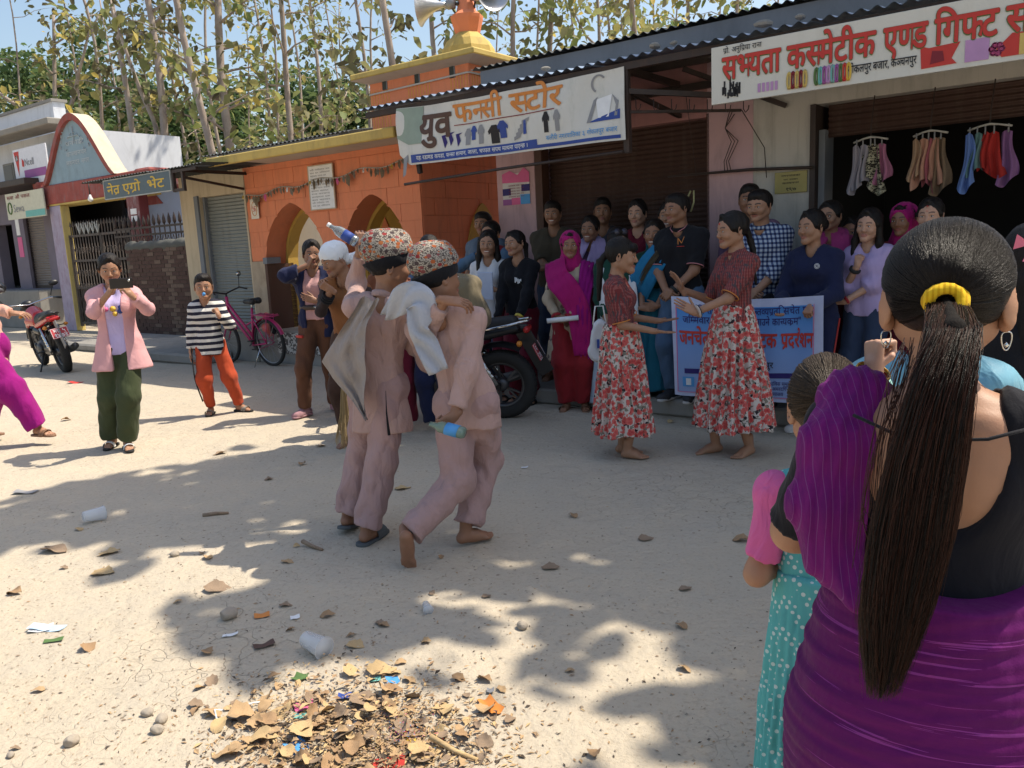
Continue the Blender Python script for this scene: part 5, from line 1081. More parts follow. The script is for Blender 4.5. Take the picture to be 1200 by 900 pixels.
# ---------------------------------------------------------------- skeleton
def ik(a, t, l1, l2, hint):
 a = np.asarray(a, float); t = np.asarray(t, float); d = t-a; L = np.linalg.norm(d); m = (l1+l2)*.998
 if L > m: t = a+d/L*m; d = t-a; L = m
 u = d/max(L, 1e-6); c = (l1*l1-l2*l2+L*L)/(2*L); h = math.sqrt(max(0, l1*l1-c*c)); hv = np.asarray(hint, float); hv = hv-u*(hv@u); hv = nz(hv)
 return a+u*c+hv*h, t
class Skel: pass
def skeleton(H=1.6, male=False, w=1.0, pelvis=(0, 0), ph=None, lean=(0, 0), twist=0.0, tilt=0.0, arms=None, legs=None, head=(0, 0, 0), shw=None, hs=None, bust=None, neck_off=(0, 0)):
 """figure faces -y; its left side is +x. lean = (x, y) offset of the neck over the pelvis (metres)"""
 S = Skel(); s = H/1.7; S.s = s; S.H = H; S.male = male; S.w = w = w*.92
 pz = (ph if ph is not None else .93*s); S.pel = V3(pelvis[0], pelvis[1], pz)
 nl = .50*s; lx, ly = lean; nzv = math.sqrt(max(.01, nl*nl-lx*lx-ly*ly)); S.neck = S.pel+V3(lx, ly, nzv)
 up = nz(S.neck-S.pel); S.up = up
 yaw = Matrix.Rotation(twist, 3, 'Z') @ Matrix.Rotation(tilt, 3, 'Y'); r = np.array(yaw @ Vector((1, 0, 0))); r = nz(r-up*(r@up)); S.right = r; fw = nz(np.cross(up, r)); S.fwd = -fw if fw[1] > 0 else fw
 r0 = V3(1, 0, 0); S.hipr = r0
 mid = lambda t, off: S.pel+(S.neck-S.pel)*t+V3(0, off*s, 0)
 S.waist = mid(.30, -.005); S.chest = mid(.68, -.012); S.upch = mid(.86, .0)
 sh = (shw or (.172 if male else .151))*s
 S.sh = {'L': S.neck+r*sh-up*.072*s+V3(0, .008*s, 0), 'R': S.neck-r*sh-up*.072*s+V3(0, .008*s, 0)}
 S.hip = {'L': S.pel+V3(.085*s, 0, -.03*s), 'R': S.pel+V3(-.085*s, 0, -.03*s)}
 A = dict(L=dict(t=(.24, -.03, .78)), R=dict(t=(-.24, -.03, .78)))
 for k in 'LR':
  if arms and k in arms: A[k] = {**A[k], **arms[k]}
 G = dict(L=dict(), R=dict())
 for k in 'LR':
  if legs and k in legs: G[k] = legs[k]
 S.el = {}; S.wr = {}; S.kn = {}; S.an = {}; S.hk = {}; S.hf = {}; S.hn = {}; S.fy = {}; S.fp = {}
 for k, sg in (('L', 1), ('R', -1)):
  a = A[k]; t = np.array(a['t'], float)
  if not a.get('abs'): t = t*s
  e, wv = ik(S.sh[k], t, .285*s, .245*s, a.get('hint', (sg*.5, .8, -.2))); S.el[k] = e; S.wr[k] = wv
  fd = nz(wv-e); S.hf[k] = nz(a['f']) if 'f' in a else fd; n = np.array(a.get('n', (-sg, 0, 0)), float); S.hk[k] = a.get('hand', 'relax')
  n = n-S.hf[k]*(n@S.hf[k]); S.hn[k] = nz(n) if np.linalg.norm(n) > 1e-3 else nz(np.cross(S.hf[k], V3(0, 0, 1)))
  g = G[k]; f = np.array(g.get('t', (sg*.09, .0, .082)), float)
  if not g.get('abs'): f = f*s
  kn, an = ik(S.hip[k], f, .43*s, .415*s, g.get('hint', (sg*.1, -1, 0))); S.kn[k] = kn; S.an[k] = an; S.fy[k] = g.get('yaw', sg*.2); S.fp[k] = g.get('pitch', 0.0)
 S.hs = hs or min(1.0, .86+.14*H/1.7)*(1.04 if male else 1.02)
 q = (Matrix.Rotation(head[0], 4, 'Z') @ Matrix.Rotation(head[1], 4, 'X') @ Matrix.Rotation(head[2], 4, 'Y'))
 top = S.neck+V3(neck_off[0], -.012*s+neck_off[1], .0)+V3(lx*.25, ly*.25, 0)
 off = Vector((0, -.022, .150))*S.hs; off = Matrix.Rotation(head[0], 3, 'Z') @ (Matrix.Rotation(head[1]*.6, 3, 'X') @ (Matrix.Rotation(head[2]*.6, 3, 'Y') @ off))
 S.hm = Matrix.Translation(Vector(top)+off) @ q @ Matrix.Scale(S.hs, 4) @ Matrix.Diagonal((1+.05*math.sin(H*611), 1+.03*math.sin(H*977), 1+.05*math.sin(H*373+1), 1)); S.bust = (not male) if bust is None else bust
 return S
def torso(f, S, e=0.0, k=.035, low=None, flare=0.0):
 s = S.s; w = S.w; r = S.right; h = S.hipr
 hp, hr = .068*s*w, .098*s*w; wp, wr_ = .050*s*w, .083*s*w; cp, crr = (.082 if S.male else .068)*s*w, (.098 if S.male else .090)*s*w; up_, ur = (.095 if S.male else .075)*s, .058*s
 if not S.male: wr_ *= .95
 for sg in (-1, 1):
  H_ = S.pel+h*sg*hp; W_ = S.waist+r*sg*wp; C_ = S.chest+r*sg*cp; U_ = S.upch+r*sg*up_
  f.rc(H_, W_, hr, wr_, k, e=e); f.rc(W_, C_, wr_, crr, k, e=e); f.rc(C_, U_, crr, ur, k, e=e)
  f.rc(S.neck-S.up*.012*s+r*sg*.02*s, S.sh['L' if sg > 0 else 'R'], .036*s, .040*s, k, e=e*.8)
  if S.bust: f.el(S.chest+r*sg*.062*s+S.fwd*.062*s*w-S.up*.015*s, V3(.055, .055, .055)*s*w+e, .035)
  if low is not None: f.rc(H_+V3(0, 0, .03*s), H_*V3(1, 1, 0)+V3(sg*flare*.6, 0, low), hr, hr+flare, k, e=e)
  if not S.male: f.el(S.pel+h*sg*.055*s+V3(0, .045*s, -.035*s), V3(.07, .07, .08)*s*w+e, .04)
def arm(f, S, side, e=0.0, to=1.0, k=.03, fold=None, flare=0.0, cap=True):
 s = S.s; w = .5+.5*S.w; m = 1.12 if S.male else 1.0
 a, b, c = S.sh[side], S.el[side], S.wr[side]
 r = [x*s*w*m for x in (.043, .037, .036, .026)]
 if to <= 0: return
 if to <= 1.0001 and to > .5: pass
 t1 = min(1, to*2); e1 = a+(b-a)*t1
 f.rc(a, e1, r[0], r[0]+(r[1]-r[0])*t1, k, e=e, capb=(t1 < 1 and cap), fold=fold)
 if to > .5:
  t2 = (to-.5)*2; e2 = b+(c-b)*t2; f.rc(b, e2, r[2], r[2]+(r[3]-r[2])*t2+flare, k, e=e, capb=cap, fold=fold)
def leg(f, S, side, e=0.0, to=1.0, k=.03, fold=None, hem=0.0, knee=0.0, thigh=0.0):
 s = S.s; w = S.w; a, b, c = S.hip[side], S.kn[side], S.an[side]
 r = [x*s*w for x in (.088, .056, .054, .036)]
 c2 = b+(c-b)*to
 f.rc(a, b, r[0]+thigh, r[1]+knee, k, e=e, fold=fold); f.rc(b, c2, r[2]+knee, r[2]+(r[3]-r[2])*to+hem, k, e=e, capb=True, fold=fold)
def hand_mat(S, side):
 Y = S.hf[side]; Z = -S.hn[side]; X = np.cross(Y, Z); k = S.s*(1.0 if S.male else .94)*.97
 if S.H < 1.35: k *= 1.05
 M = Matrix.Identity(4)
 for i in range(3): M[i][0] = X[i]*k*(1 if side == 'L' else -1); M[i][1] = Y[i]*k; M[i][2] = Z[i]*k; M[i][3] = S.wr[side][i]
 if side == 'R':
  pass
 return M
def foot_mat(S, side):
 k = S.s*(1.04 if S.male else .96); sg = 1 if side == 'L' else -1
 return Matrix.Translation(Vector(S.an[side])) @ Matrix.Rotation(S.fy[side], 4, 'Z') @ Matrix.Rotation(S.fp[side], 4, 'X') @ Matrix.Diagonal((-k*sg, k, k, 1))
def flipped(Q, M): return Q[:, ::-1] if M.determinant() < 0 else Q
def body_mesh(S, res=.012, male=False, smile=0, fine=False, feet='bare', hands=True, belly=True, armcut=None):
 f = Field(); torso(f, S, -.004); s = S.s
 f.rc(S.neck-S.up*.03*s, S.neck+V3(0, -.01, .05)*s, .056*s, .046*s, .03)
 for k in 'LR': arm(f, S, k, 0, 1, cap=False); leg(f, S, k, -.002)
 V, Q = f.mesh(res); parts = [(V, Q)]
 hV, hQ, hA = get_head(male, smile, fine); parts.append((xf(hV, S.hm), hQ, hA))
 if hands:
  for k in 'LR':
   M = hand_mat(S, k); hv, hq = get_hand(S.hk[k], fine); parts.append((xf(hv, M), flipped(hq, M)))
 if feet == 'bare':
  for k in 'LR':
   M = foot_mat(S, k); parts.append((xf(FOOT[0], M), flipped(FOOT[1], M)))
 return join(parts)
def skin_mat(name, c, lip=(.28, .07, .06)):
 if name in MAT: return MAT[name]
 t = NT(name); co = t.co(); a = t.noise(co, 18, 4); col = t.mix(a, sc(c, .85), sc(c, 1.15))
 at = t.node('ShaderNodeAttribute', attribute_name='tint'); sp = t.sep(at.outputs['Vector'])
 col = t.mix(sp[0], col, lip); col = t.mix(sp[1], col, (.018, .012, .010)); col = t.mix(sp[2], col, (.75, .70, .62))
 n = t.bump(t.noise(co, 260, 3), .12, .003)
 MAT[name] = t.out(col, .52, n, 0, .35, Subsurface_Weight=.06, Subsurface_Radius=(.02, .008, .004)); return MAT[name]
SK = {'tan': skin_mat('skin_tan', (.36, .19, .115)), 'brown': skin_mat('skin_brown', (.27, .135, .08)), 'light': skin_mat('skin_light', (.46, .26, .175), (.34, .10, .09)), 'dark': skin_mat('skin_dark', (.19, .09, .055), (.18, .06, .05))}
def hair_mat(name='hair_black', c=(.006, .005, .0045), hi=(.016, .011, .009), rough=.5, st=(60, 60, 5)):
 if name in MAT: return MAT[name]
 t = NT(name); n = t.noise(t.co('Object', st), 4, 5, .7); col = t.mix(n, c, hi); b = t.bump(n, .6, .006)
 MAT[name] = t.out(col, rough, b, 0, .22); return MAT[name]
HAIR = hair_mat()
EYEW = plain('eye_white', (.62, .58, .55), .25); EYED = plain('eye_iris', (.015, .01, .008), .12)
def tinted(name, V, Q, A):
 me = mesh_np(name, V, Q); at = me.attributes.new('tint', 'FLOAT_VECTOR', 'POINT'); at.data.foreach_set('vector', A.astype(np.float32).ravel()); return me
def make_eyes(root, S):
 for sg in (-1, 1):
  mb = MB(); M = S.hm @ Matrix.Translation((sg*.031, -.0835, .0005)) @ Matrix.Rotation(-sg*.28, 4, 'Z')
  def ell(rx, ry, rz, oy, mi, n=10):
   V = []; 
   for i in range(5):
    ph = math.pi*(i/4-.5)
    for k in range(n): th = 2*math.pi*k/n; V.append(M @ Vector((rx*math.cos(ph)*math.cos(th), oy+ry*math.cos(ph)*math.sin(th), rz*math.sin(ph)*(1-.3*abs(math.cos(th))))))
   mb.add(V, [(i*n+k, i*n+(k+1) % n, (i+1)*n+(k+1) % n, (i+1)*n+k) for i in range(4) for k in range(n)], mi, True)
  ell(.0135, .0045, .0058, 0, 0); ell(.0058, .0035, .0056, -.0026, 1); ell(.0142, .004, .0020, -.0012, 1) if False else None
  # upper lid line
  pts = [M @ Vector((x*.0145, -.0035+.003*x*x, .0058-.0035*x*x)) for x in (-1, -.5, 0, .5, 1)]
  mb.tube(pts, .0011, 5, 1)
  mb.build('eye', [EYEW, EYED], root, fix=False)
# hair styles in head space
def hair_mesh(S, style, res=.007, extra=None, seed=0):
 f = Field(); f.el((0, .020, .030), (.086, .101, .096), 0)
 if style in ('short', 'shortfull'):
  f.el((0, -.02, .085), (.060, .062, .035), .03); f.el((0, -.118, -.040), (.082, .080, .106), .008, 's'); f.el((0, .0, -.09), (.10, .12, .055), .015, 's')
 else:
  f.el((0, -.125, -.035), (.080, .078, .105), .010, 's'); f.el((0, .0, -.115), (.11, .13, .055), .02, 's')
 if style == 'bun': f.el((0, .125, .01), (.042, .034, .040), .012)
 elif style == 'pony': f.rc((0, .11, .02), (0, .150, -.03), .024, .026, .012); f.rc((0, .150, -.03), (0, .135, -.20), .026, .010, .012)
 elif style == 'braid':
  p = [V3(0, .105, -.02), V3(.0, .125, -.09), V3(.01, .13, -.15), V3(.015, .125, -.21), V3(.02, .12, -.27), V3(.02, .12, -.33), V3(.02, .12, -.39)]
  for i in range(len(p)-1): f.rc(p[i], p[i+1], .026-.0025*i, .020-.0025*i, .004)
 elif style == 'long':
  for sg in (-1, 1):
   f.rc((sg*.072, .0, .02), (sg*.088, -.005, -.12), .024, .026, .02); f.rc((sg*.088, -.005, -.12), (sg*.080, -.055, -.30), .027, .016, .02)
  f.rc((0, .08, .0), (0, .085, -.24), .050, .035, .03); f.rc((-.04, .07, -.05), (-.05, .075, -.25), .035, .02, .03); f.rc((.04, .07, -.05), (.05, .075, -.25), .035, .02, .03)
 if style in ('pony', 'bun', 'braid', 'long', 'back'): # centre parting, swept sides
  for sg in (-1, 1): f.rc((sg*.006, -.060, .100), (sg*.072, -.030, .012), .014, .016, .012)
 if style == 'fringe':
  f.el((0, -.075, .055), (.066, .030, .032), .015); f.rc((0, .11, .0), (0, .145, -.05), .024, .024, .01); f.rc((0, .145, -.05), (0, .13, -.30), .026, .014, .01)
 if extra: extra(f)
 V, Q = f.mesh(res, noise=(.0032, 85, seed)); return xf(V, S.hm), Q
# ---------------------------------------------------------------- garments
def gmesh(f, res, amp=.005, fr=24, seed=0): return f.mesh(res, noise=(amp, fr, seed))
def g_top(S, res=.011, e=.012, sleeve=1.0, low=None, flare=0.0, k=.035, amp=.005, fr=22, seed=0, se=None, neck=.014, vneck=0.0, cuff=0.0, openw=None, cut=None, sides='LR', slit=False, slv={}):
 f = Field(); s = S.s; torso(f, S, e, k, low, flare)
 for sd in sides: arm(f, S, sd, (se if se is not None else e), slv.get(sd, sleeve), k, fold=(.003, 75, seed+ord(sd)), flare=cuff)
 f.rc(S.neck-S.up*.02*s+V3(0, -.006, 0), S.neck+V3(0, -.012, .12)*s, .050*s+neck, .046*s+neck, .012, 's')
 if vneck: f.rc(S.neck+V3(0, -.075, .02)*s, S.neck+V3(0, -.12, -vneck)*s, .035*s, .006*s, .008, 's')
 f.plane((0, 0, low if low is not None else S.pel[2]-.06*s), (0, 0, -1))
 if openw: f.fn(lambda X, Y, Z: np.maximum(np.abs(X-S.chest[0])-openw, Y-(S.chest[1]-.03)), (-.3, -1, 0), (.3, .1, 3), .004, 's')
 if cut: cut(f)
 return gmesh(f, res, amp, fr, seed)
def g_pants(S, res=.011, e=.012, to=.97, hem=.02, knee=.01, thigh=.01, amp=.006, fr=18, seed=0, waist=None, fold=.004):
 f = Field(); s = S.s; w = S.w
 for sg in (-1, 1):
  f.rc(S.pel+S.hipr*sg*.066*s*w, S.waist+S.right*sg*.045*s*w, .100*s*w, .084*s*w, .03, e=e*.55)
  if not S.male: f.el(S.pel+V3(sg*.055*s, .045*s, -.035*s), V3(.07, .07, .08)*s*w+e*.55, .04)
 for sd in 'LR': leg(f, S, sd, e, to, .035, fold=(fold, 42, seed+ord(sd)), hem=hem, knee=knee, thigh=thigh)
 f.plane((0, 0, waist or S.waist[2]), (0, 0, 1)); return gmesh(f, res, amp, fr, seed)
def g_skirt(S, res=.011, hem=.2, r0=.13, r1=.33, n=17, amp=.020, top=None, seed=0, cx=None, dy=.0, dx=0.0, squash=.8, belly=0.0):
 s = S.s; z1 = top or S.waist[2]; z0 = hem; c0 = S.waist[:2].copy(); c1 = (c0+S.pel[:2])/2+np.array([dx, dy]) if cx is None else np.array(cx)
 def fn(X, Y, Z):
  t = np.clip((z1-Z)/(z1-z0), 0, 1); cx_ = c0[0]+(c1[0]-c0[0])*t; cy_ = c0[1]+(c1[1]-c0[1])*t; x = X-cx_; y = (Y-cy_)/squash; r = np.sqrt(x*x+y*y); a = np.arctan2(y, x)
  R_ = r0+(r1-r0)*(t**.75)+belly*np.sin(t*3.14); ph = n*a+1.6*np.sin(3*a+seed)+.8*np.sin(2*t*3+5*a)
  d = r-R_-amp*(np.minimum(1, t*2.2))*(np.sin(ph)+.35*np.sin(2*ph+1+2*t))
  return np.maximum(d*.75, np.maximum(z0-Z+.012*np.sin(4*a+seed), Z-z1))
 m = max(r0, r1)+amp*1.5+belly; c = np.minimum(c0, c1)-m; d = np.maximum(c0, c1)+m
 f = Field(); f.fn(fn, (c[0], c[1], z0), (d[0], d[1], z1)); return f.mesh(res, noise=(.003, 20, seed))
def put(root, name, VQ, mat, label=None):
 me = mesh_np(name, VQ[0], VQ[1]); o = link(name, me, mat, root)
 if label: o['label'] = label
 return o
def ribbon(pts, nrm, width, th=.006, ns=1, wave=0.0, wf=30.0, seed=0):
 """cloth strip along pts: width vector per point; closed thin shell with soft waves"""
 m = len(pts); mb = MB(); nw = 8; top = []; bot = []
 for i in range(m):
  p = np.array(pts[i], float); w = np.array(width[i], float); n = nz(nrm[i])
  for j in range(nw+1):
   u = j/nw-.5; q = p+w*u+n*(wave*math.sin(wf*u*1.0+i*.7+seed)*1.0); top.append(q+n*th/2); bot.append(q-n*th/2)
 F1 = []; k = nw+1; o = len(top)
 for i in range(m-1):
  for j in range(nw):
   a = i*k+j; F1.append((a, a+1, a+k+1, a+k)); F1.append((o+a, o+a+k, o+a+k+1, o+a+1))
 for i in range(m-1):
  a = i*k; F1.append((a, a+k, o+a+k, o+a)); a = i*k+nw; F1.append((a, o+a, o+a+k, a+k))
 for j in range(nw): F1.append((j, o+j, o+j+1, j+1)); a = (m-1)*k+j; F1.append((a, a+1, o+a+1, o+a))
 mb.add(top+bot, F1, 0, True); return mb
def spl(P, n=6):
 P = [np.array(p, float) for p in P]; out = []
 for i in range(len(P)-1):
  a = P[max(i-1, 0)]; b = P[i]; c = P[i+1]; d = P[min(i+2, len(P)-1)]
  for k in range(n):
   t = k/n; out.append(.5*((2*b)+(-a+c)*t+(2*a-5*b+4*c-d)*t*t+(-a+3*b-3*c+d)*t**3))
 out.append(P[-1]); return out
def add_shoes(root, S, mat, solemat, name='shoe'):
 for k in 'LR':
  M = foot_mat(S, k); o = link(name, mesh_np(name, xf(SHOE[0], M), flipped(SHOE[1], M)), mat, root)
  link('sole', mesh_np('sole', xf(SOLE[0], M), flipped(SOLE[1], M)), solemat, o)
def add_slippers(root, S, mat, solemat=None, straps=1, closed=False):
 for k in 'LR':
  M = foot_mat(S, k); V = SOLE[0].copy(); V[:, 2] -= .012; V[:, :2] *= 1.03
  o = link('slipper', mesh_np('slipper', xf(V, M), flipped(SOLE[1], M)), solemat or mat, root)
  mb = MB()
  for q in range(straps):
   y = -.085-q*.035+(.02 if straps > 1 else 0); w = .028 if straps == 1 else .014
   P = [(-.050, y+.01, -.080), (-.046, y, -.050), (-.020, y-.004, -.030), (.012, y-.004, -.026), (.040, y, -.044), (.046, y+.01, -.080)]
   if closed: w = .045
   rb = ribbon([M @ Vector(p) for p in spl(P, 3)], [Vector((0, 0, 1))]*16, [(M.to_3x3() @ Vector((0, w*2, 0)))]*16, .004); mb.add(rb.v, rb.f, 0, True)
  mb.build('strap', mat, o, fix=True)
def grounded(root, label, cat, loc, face, group=None):
 pass
def person(label, x, y, face, S, skin='tan', male=False, smile=0, hair='bun', hairmat=None, feet='bare', fine=False, res=.012, z=0.0, eyes=True, hairextra=None, group=None, hres=None, seed=0):
 """root Empty at the feet; face = heading in degrees, 0 looks towards -y (the photographer)"""
 root = thing('person', label, 'person', (x, y, z), R(face), group)
 V, Q, A = body_mesh(S, res, male, smile, fine, feet); me = tinted('body', V, Q, A); link('body', me, SK[skin], root)
 if eyes: make_eyes(root, S)
 if hair:
  hv = hair_mesh(S, hair, hres or (.0055 if fine else .0075), hairextra, seed); put(root, 'hair', hv, hairmat or HAIR)
 return root
# people
class Who:
 """position and heading of one person; turns surveyed points into the figure's own frame"""
 def __init__(s, x, y, th, z=0.0): s.x, s.y, s.th, s.z = x, y, th, z; s.c, s.s_ = math.cos(R(-th)), math.sin(R(-th))
 def D(s, v): return V3(s.c*v[0]-s.s_*v[1], s.s_*v[0]+s.c*v[1], v[2])
 def P(s, px, py, Y): d = ray(px, py); p = CP+d*(Y/d[1]); return s.D((p[0]-s.x, p[1]-s.y, p[2]-s.z))
def whoF(px, ytop, n, th, fl=.145):
 s, z = onF(px, ytop, n); f = fl if n < .92 else 0.0; p = F(s, n, 0); return Who(p.x, p.y, th, f), z-f
def vor(t, scale, rnd=1.0, co=None, feat='F1'):
 v = t.node('ShaderNodeTexVoronoi', feature=feat); t.lk(co or t.co(), v.inputs['Vector']); v.inputs['Scale'].default_value = scale; v.inputs['Randomness'].default_value = rnd; return v
def p_floral(t):
 co = t.co(); nz_ = t.node('ShaderNodeTexNoise'); nz_.inputs['Scale'].default_value = 55; t.lk(co, nz_.inputs['Vector']); ad = t.node('ShaderNodeMixRGB') if False else None
 vm = t.node('ShaderNodeVectorMath', operation='MULTIPLY_ADD'); t.lk(nz_.outputs['Color'], vm.inputs[0]); vm.inputs[1].default_value = (.03, .03, .03); t.lk(co, vm.inputs[2]); c2 = vm.outputs[0]
 a = vor(t, 29, 1, c2); b = vor(t, 60, 1, c2); s = t.sep(a.outputs['Color']); s2 = t.sep(b.outputs['Color'])
 col = t.mix(t.math('LESS_THAN', s2[0], .30), (.58, .50, .44), (.20, .18, .14)); col = t.mix(t.math('LESS_THAN', s2[1], .13), col, (.03, .025, .03))
 red = t.mix(t.ramp(a.outputs['Distance'], [(.1, (0, 0, 0)), (.45, (1, 1, 1))]), (.42, .035, .04), (.60, .13, .11)); m = t.math('MULTIPLY', t.math('LESS_THAN', a.outputs['Distance'], .55), t.math('GREATER_THAN', s[0], .10)); return t.mix(m, col, red)
FLORAL = pat('cloth_red_floral', p_floral)
def p_dhaka(t):
 x = t.sep(t.co()); w = t.math('SINE', t.math('MULTIPLY', t.math('ADD', x[0], t.math('MULTIPLY', x[1], .9)), 330)); z = t.math('SINE', t.math('MULTIPLY', x[2], 300)); n = t.noise(t.co('Object', (1, 1, .25)), 70, 3)
 col = t.mix(t.math('MULTIPLY', t.math('GREATER_THAN', t.math('ADD', w, t.math('MULTIPLY', z, .5)), .2), .75), (.17, .035, .035), (.30, .10, .09)); return t.mix(t.math('GREATER_THAN', n, .56), col, (.075, .055, .06))
DHAKA = pat('cloth_dhaka_maroon', p_dhaka)
def p_topi(t):
 co = t.co('Object', (1, 1, 1.25)); a = vor(t, 33, .75, co); s = t.sep(a.outputs['Color'])
 col = t.ramp(s[0], [(0, (.36, .10, .035)), (.28, (.24, .035, .035)), (.46, (.38, .13, .05)), (.6, (.07, .05, .05)), (.76, (.22, .07, .07)), (1, (.34, .14, .09))], 'CONSTANT')
 base = t.mix(t.math('GREATER_THAN', t.noise(co, 130, 2), .52), (.34, .30, .25), (.07, .055, .05)); return t.mix(t.math('LESS_THAN', a.outputs['Distance'], .40), base, col)
TOPI = pat('cloth_topi', p_topi, wr=.1)
def p_check(t):
 x = t.sep(t.co()); f = lambda v: t.math('GREATER_THAN', t.math('SINE', t.math('MULTIPLY', v, 185)), .1); a = f(t.math('ADD', x[0], t.math('MULTIPLY', x[1], .6))); b = f(x[2]); return t.ramp(t.math('MULTIPLY', t.math('ADD', a, b), .5), [(0, (.42, .46, .52)), (.4, (.09, .12, .22)), (.9, (.02, .025, .06))], 'CONSTANT')
CHECK = pat('cloth_navy_check', p_check)
def p_stripe(t):
 x = t.sep(t.co()); v = t.math('ADD', x[2], t.math('MULTIPLY', t.noise(t.co(), 6, 2), .02)); return t.mix(t.math('GREATER_THAN', t.math('SINE', t.math('MULTIPLY', v, 108)), .0), (.62, .60, .56), (.025, .025, .04))
STRIPE = pat('cloth_stripes', p_stripe)
def p_beige(t):
 a = vor(t, 13, .9); s = t.sep(a.outputs['Color']); m = t.math('MULTIPLY', t.math('LESS_THAN', t.math('ADD', a.outputs['Distance'], t.math('MULTIPLY', t.noise(t.co(), 60, 2), .5)), .56), t.math('LESS_THAN', s[0], .55)); return t.mix(m, (.43, .34, .24), t.mix(s[1], (.20, .07, .05), (.13, .10, .09)))
BEIGE = pat('cloth_beige_print', p_beige)
def p_teal(t):
 a = vor(t, 62, .0, t.co('Object', (1, 1, 1), (.4, .2, .78))); return t.mix(t.math('LESS_THAN', a.outputs['Distance'], .30), t.mix(t.noise(t.co(), 5, 3), (.075, .33, .34), (.13, .44, .43)), (.50, .62, .60))
TEALD = pat('cloth_teal_dots', p_teal, wr=.5)
def p_sari(t):
 n = t.noise(t.co('Object', (.35, .35, 9)), 8, 4, .6, .6); n2 = t.noise(t.co('Object', (.3, .3, 14)), 9, 3, .6, .3); col = t.mix(n, (.055, .003, .065), (.13, .006, .105)); return t.mix(t.math('GREATER_THAN', n2, .63), col, (.20, .03, .19))
SARI = pat('cloth_purple_sari', p_sari, rough=.7, wr=.5, scale=9)
def p_pallu(t):
 x = t.sep(t.co()); w = t.noise(t.co('Object', (1, 1, .10)), 70, 3, .6, .3); n = t.math('MULTIPLY', t.math('SINE', t.math('ADD', t.math('MULTIPLY', t.math('ADD', x[0], t.math('MULTIPLY', x[1], .5)), 560), t.math('MULTIPLY', t.noise(t.co('Object', (1, 1, .3)), 9, 2), 9))), .68); col = t.mix(w, (.06, .002, .085), (.19, .008, .14)); return t.mix(t.math('GREATER_THAN', n, .655), col, (.16, .04, .16))
PALLU = pat('cloth_purple_pallu', p_pallu, rough=.65, wr=.3)
SUIT = cloth('cloth_dusty_pink', (.43, .285, .255), .95, .10, .85, 15); SUIT2 = cloth('cloth_dusty_pink_trousers', (.38, .25, .24), .95, .10, .85, 15)
cm = lambda n, c, **k: cloth('cloth_'+n, c, **k)
BLACK = cm('black', (.012, .012, .015)); NAVY = cm('navy', (.016, .020, .055)); MAROON = cm('maroon', (.13, .012, .025)); WHITE = cm('white', (.60, .60, .62)); DENIM = cm('denim', (.07, .12, .20)); KHAKI = cm('khaki', (.17, .14, .09)); OLIVE = cm('olive', (.065, .052, .035))
GREEN_D = cm('bottle_green', (.012, .05, .035)); LILAC = cm('lilac', (.42, .32, .52)); MAGENTA = cm('magenta', (.36, .012, .13)); PINKH = cm('pale_pink', (.62, .33, .34)); LAV = cm('lavender', (.50, .42, .66)); TROG = cm('olive_green', (.05, .062, .030)); BROWN = cm('brown', (.105, .048, .028)); RUST = cm('rust_red', (.42, .065, .025)); TURQ = cm('turquoise', (.22, .50, .58)); HOTP = cm('hot_pink', (.60, .12, .30), wr=.8); PURP = cm('violet_magenta', (.26, .008, .16)); BLUES = cm('sari_blue', (.02, .16, .32)); TEAL = cm('teal', (.015, .12, .12)); GREYW = cm('grey_wool', (.29, .25, .23), wr=.7); PINKC = cm('salmon', (.60, .33, .26)); RED = cm('red', (.26, .02, .025)); JEAN = cm('jeans_dark', (.035, .05, .09))
RUB = plain('rubber_black', (.02, .02, .02), .8); RUBG = plain('rubber_grey', (.09, .10, .105), .85); LEA = plain('leather_tan', (.22, .12, .07), .6); LEAW = plain('shoe_white', (.55, .52, .5), .6); SHP = cm('shoe_pink', (.36, .20, .22)); SHD = plain('shoe_dark', (.03, .03, .035), .6)
GOLD = plain('gold', (.60, .38, .10), .25, 1.0); SILVER = plain('silver', (.6, .6, .58), .2, 1.0)
def belt(root, S, mat, z, r=(.165, .125), h=.03, name='belt'):
 mb = MB(); c = S.pel; mb.tube([(c[0]+r[0]*math.cos(a), c[1]+r[1]*math.sin(a), z) for a in np.linspace(0, 2*math.pi, 33)[:-1]], h*.5, 8, closed=True, sq=(.35, 1)); return mb.build(name, mat, root)
def collar(root, S, mat, r=.058, h=.022, name='collar'):
 mb = MB(); c = S.neck+S.up*.012*S.s; fw = S.fwd; rt = S.right; P = [c+rt*r*S.s*math.cos(a)*1.02-fw*r*S.s*math.sin(a)*1.0+V3(0, 0, .022*math.sin(a)-.005) for a in np.linspace(0, 2*math.pi, 25)[:-1]]
 mb.tube(P, h*S.s*.5, 8, closed=True, sq=(.45, 1)); return mb.build(name, mat, root)
def cuff(root, S, side, mat, t=.96, r=.034, h=.02, name='cuff', n=20):
 a = S.el[side]; b = S.wr[side]; d = nz(b-a); p = a+(b-a)*t; M = Vector(d).to_track_quat('Z', 'Y').to_matrix().to_4x4(); M.translation = Vector(p); mb = MB()
 mb.tube([M @ Vector((r*math.cos(q), r*math.sin(q), 0)) for q in np.linspace(0, 2*math.pi, n+1)[:-1]], h/2, 8, closed=True, sq=(.5, 1)); return mb.build(name, mat, root)
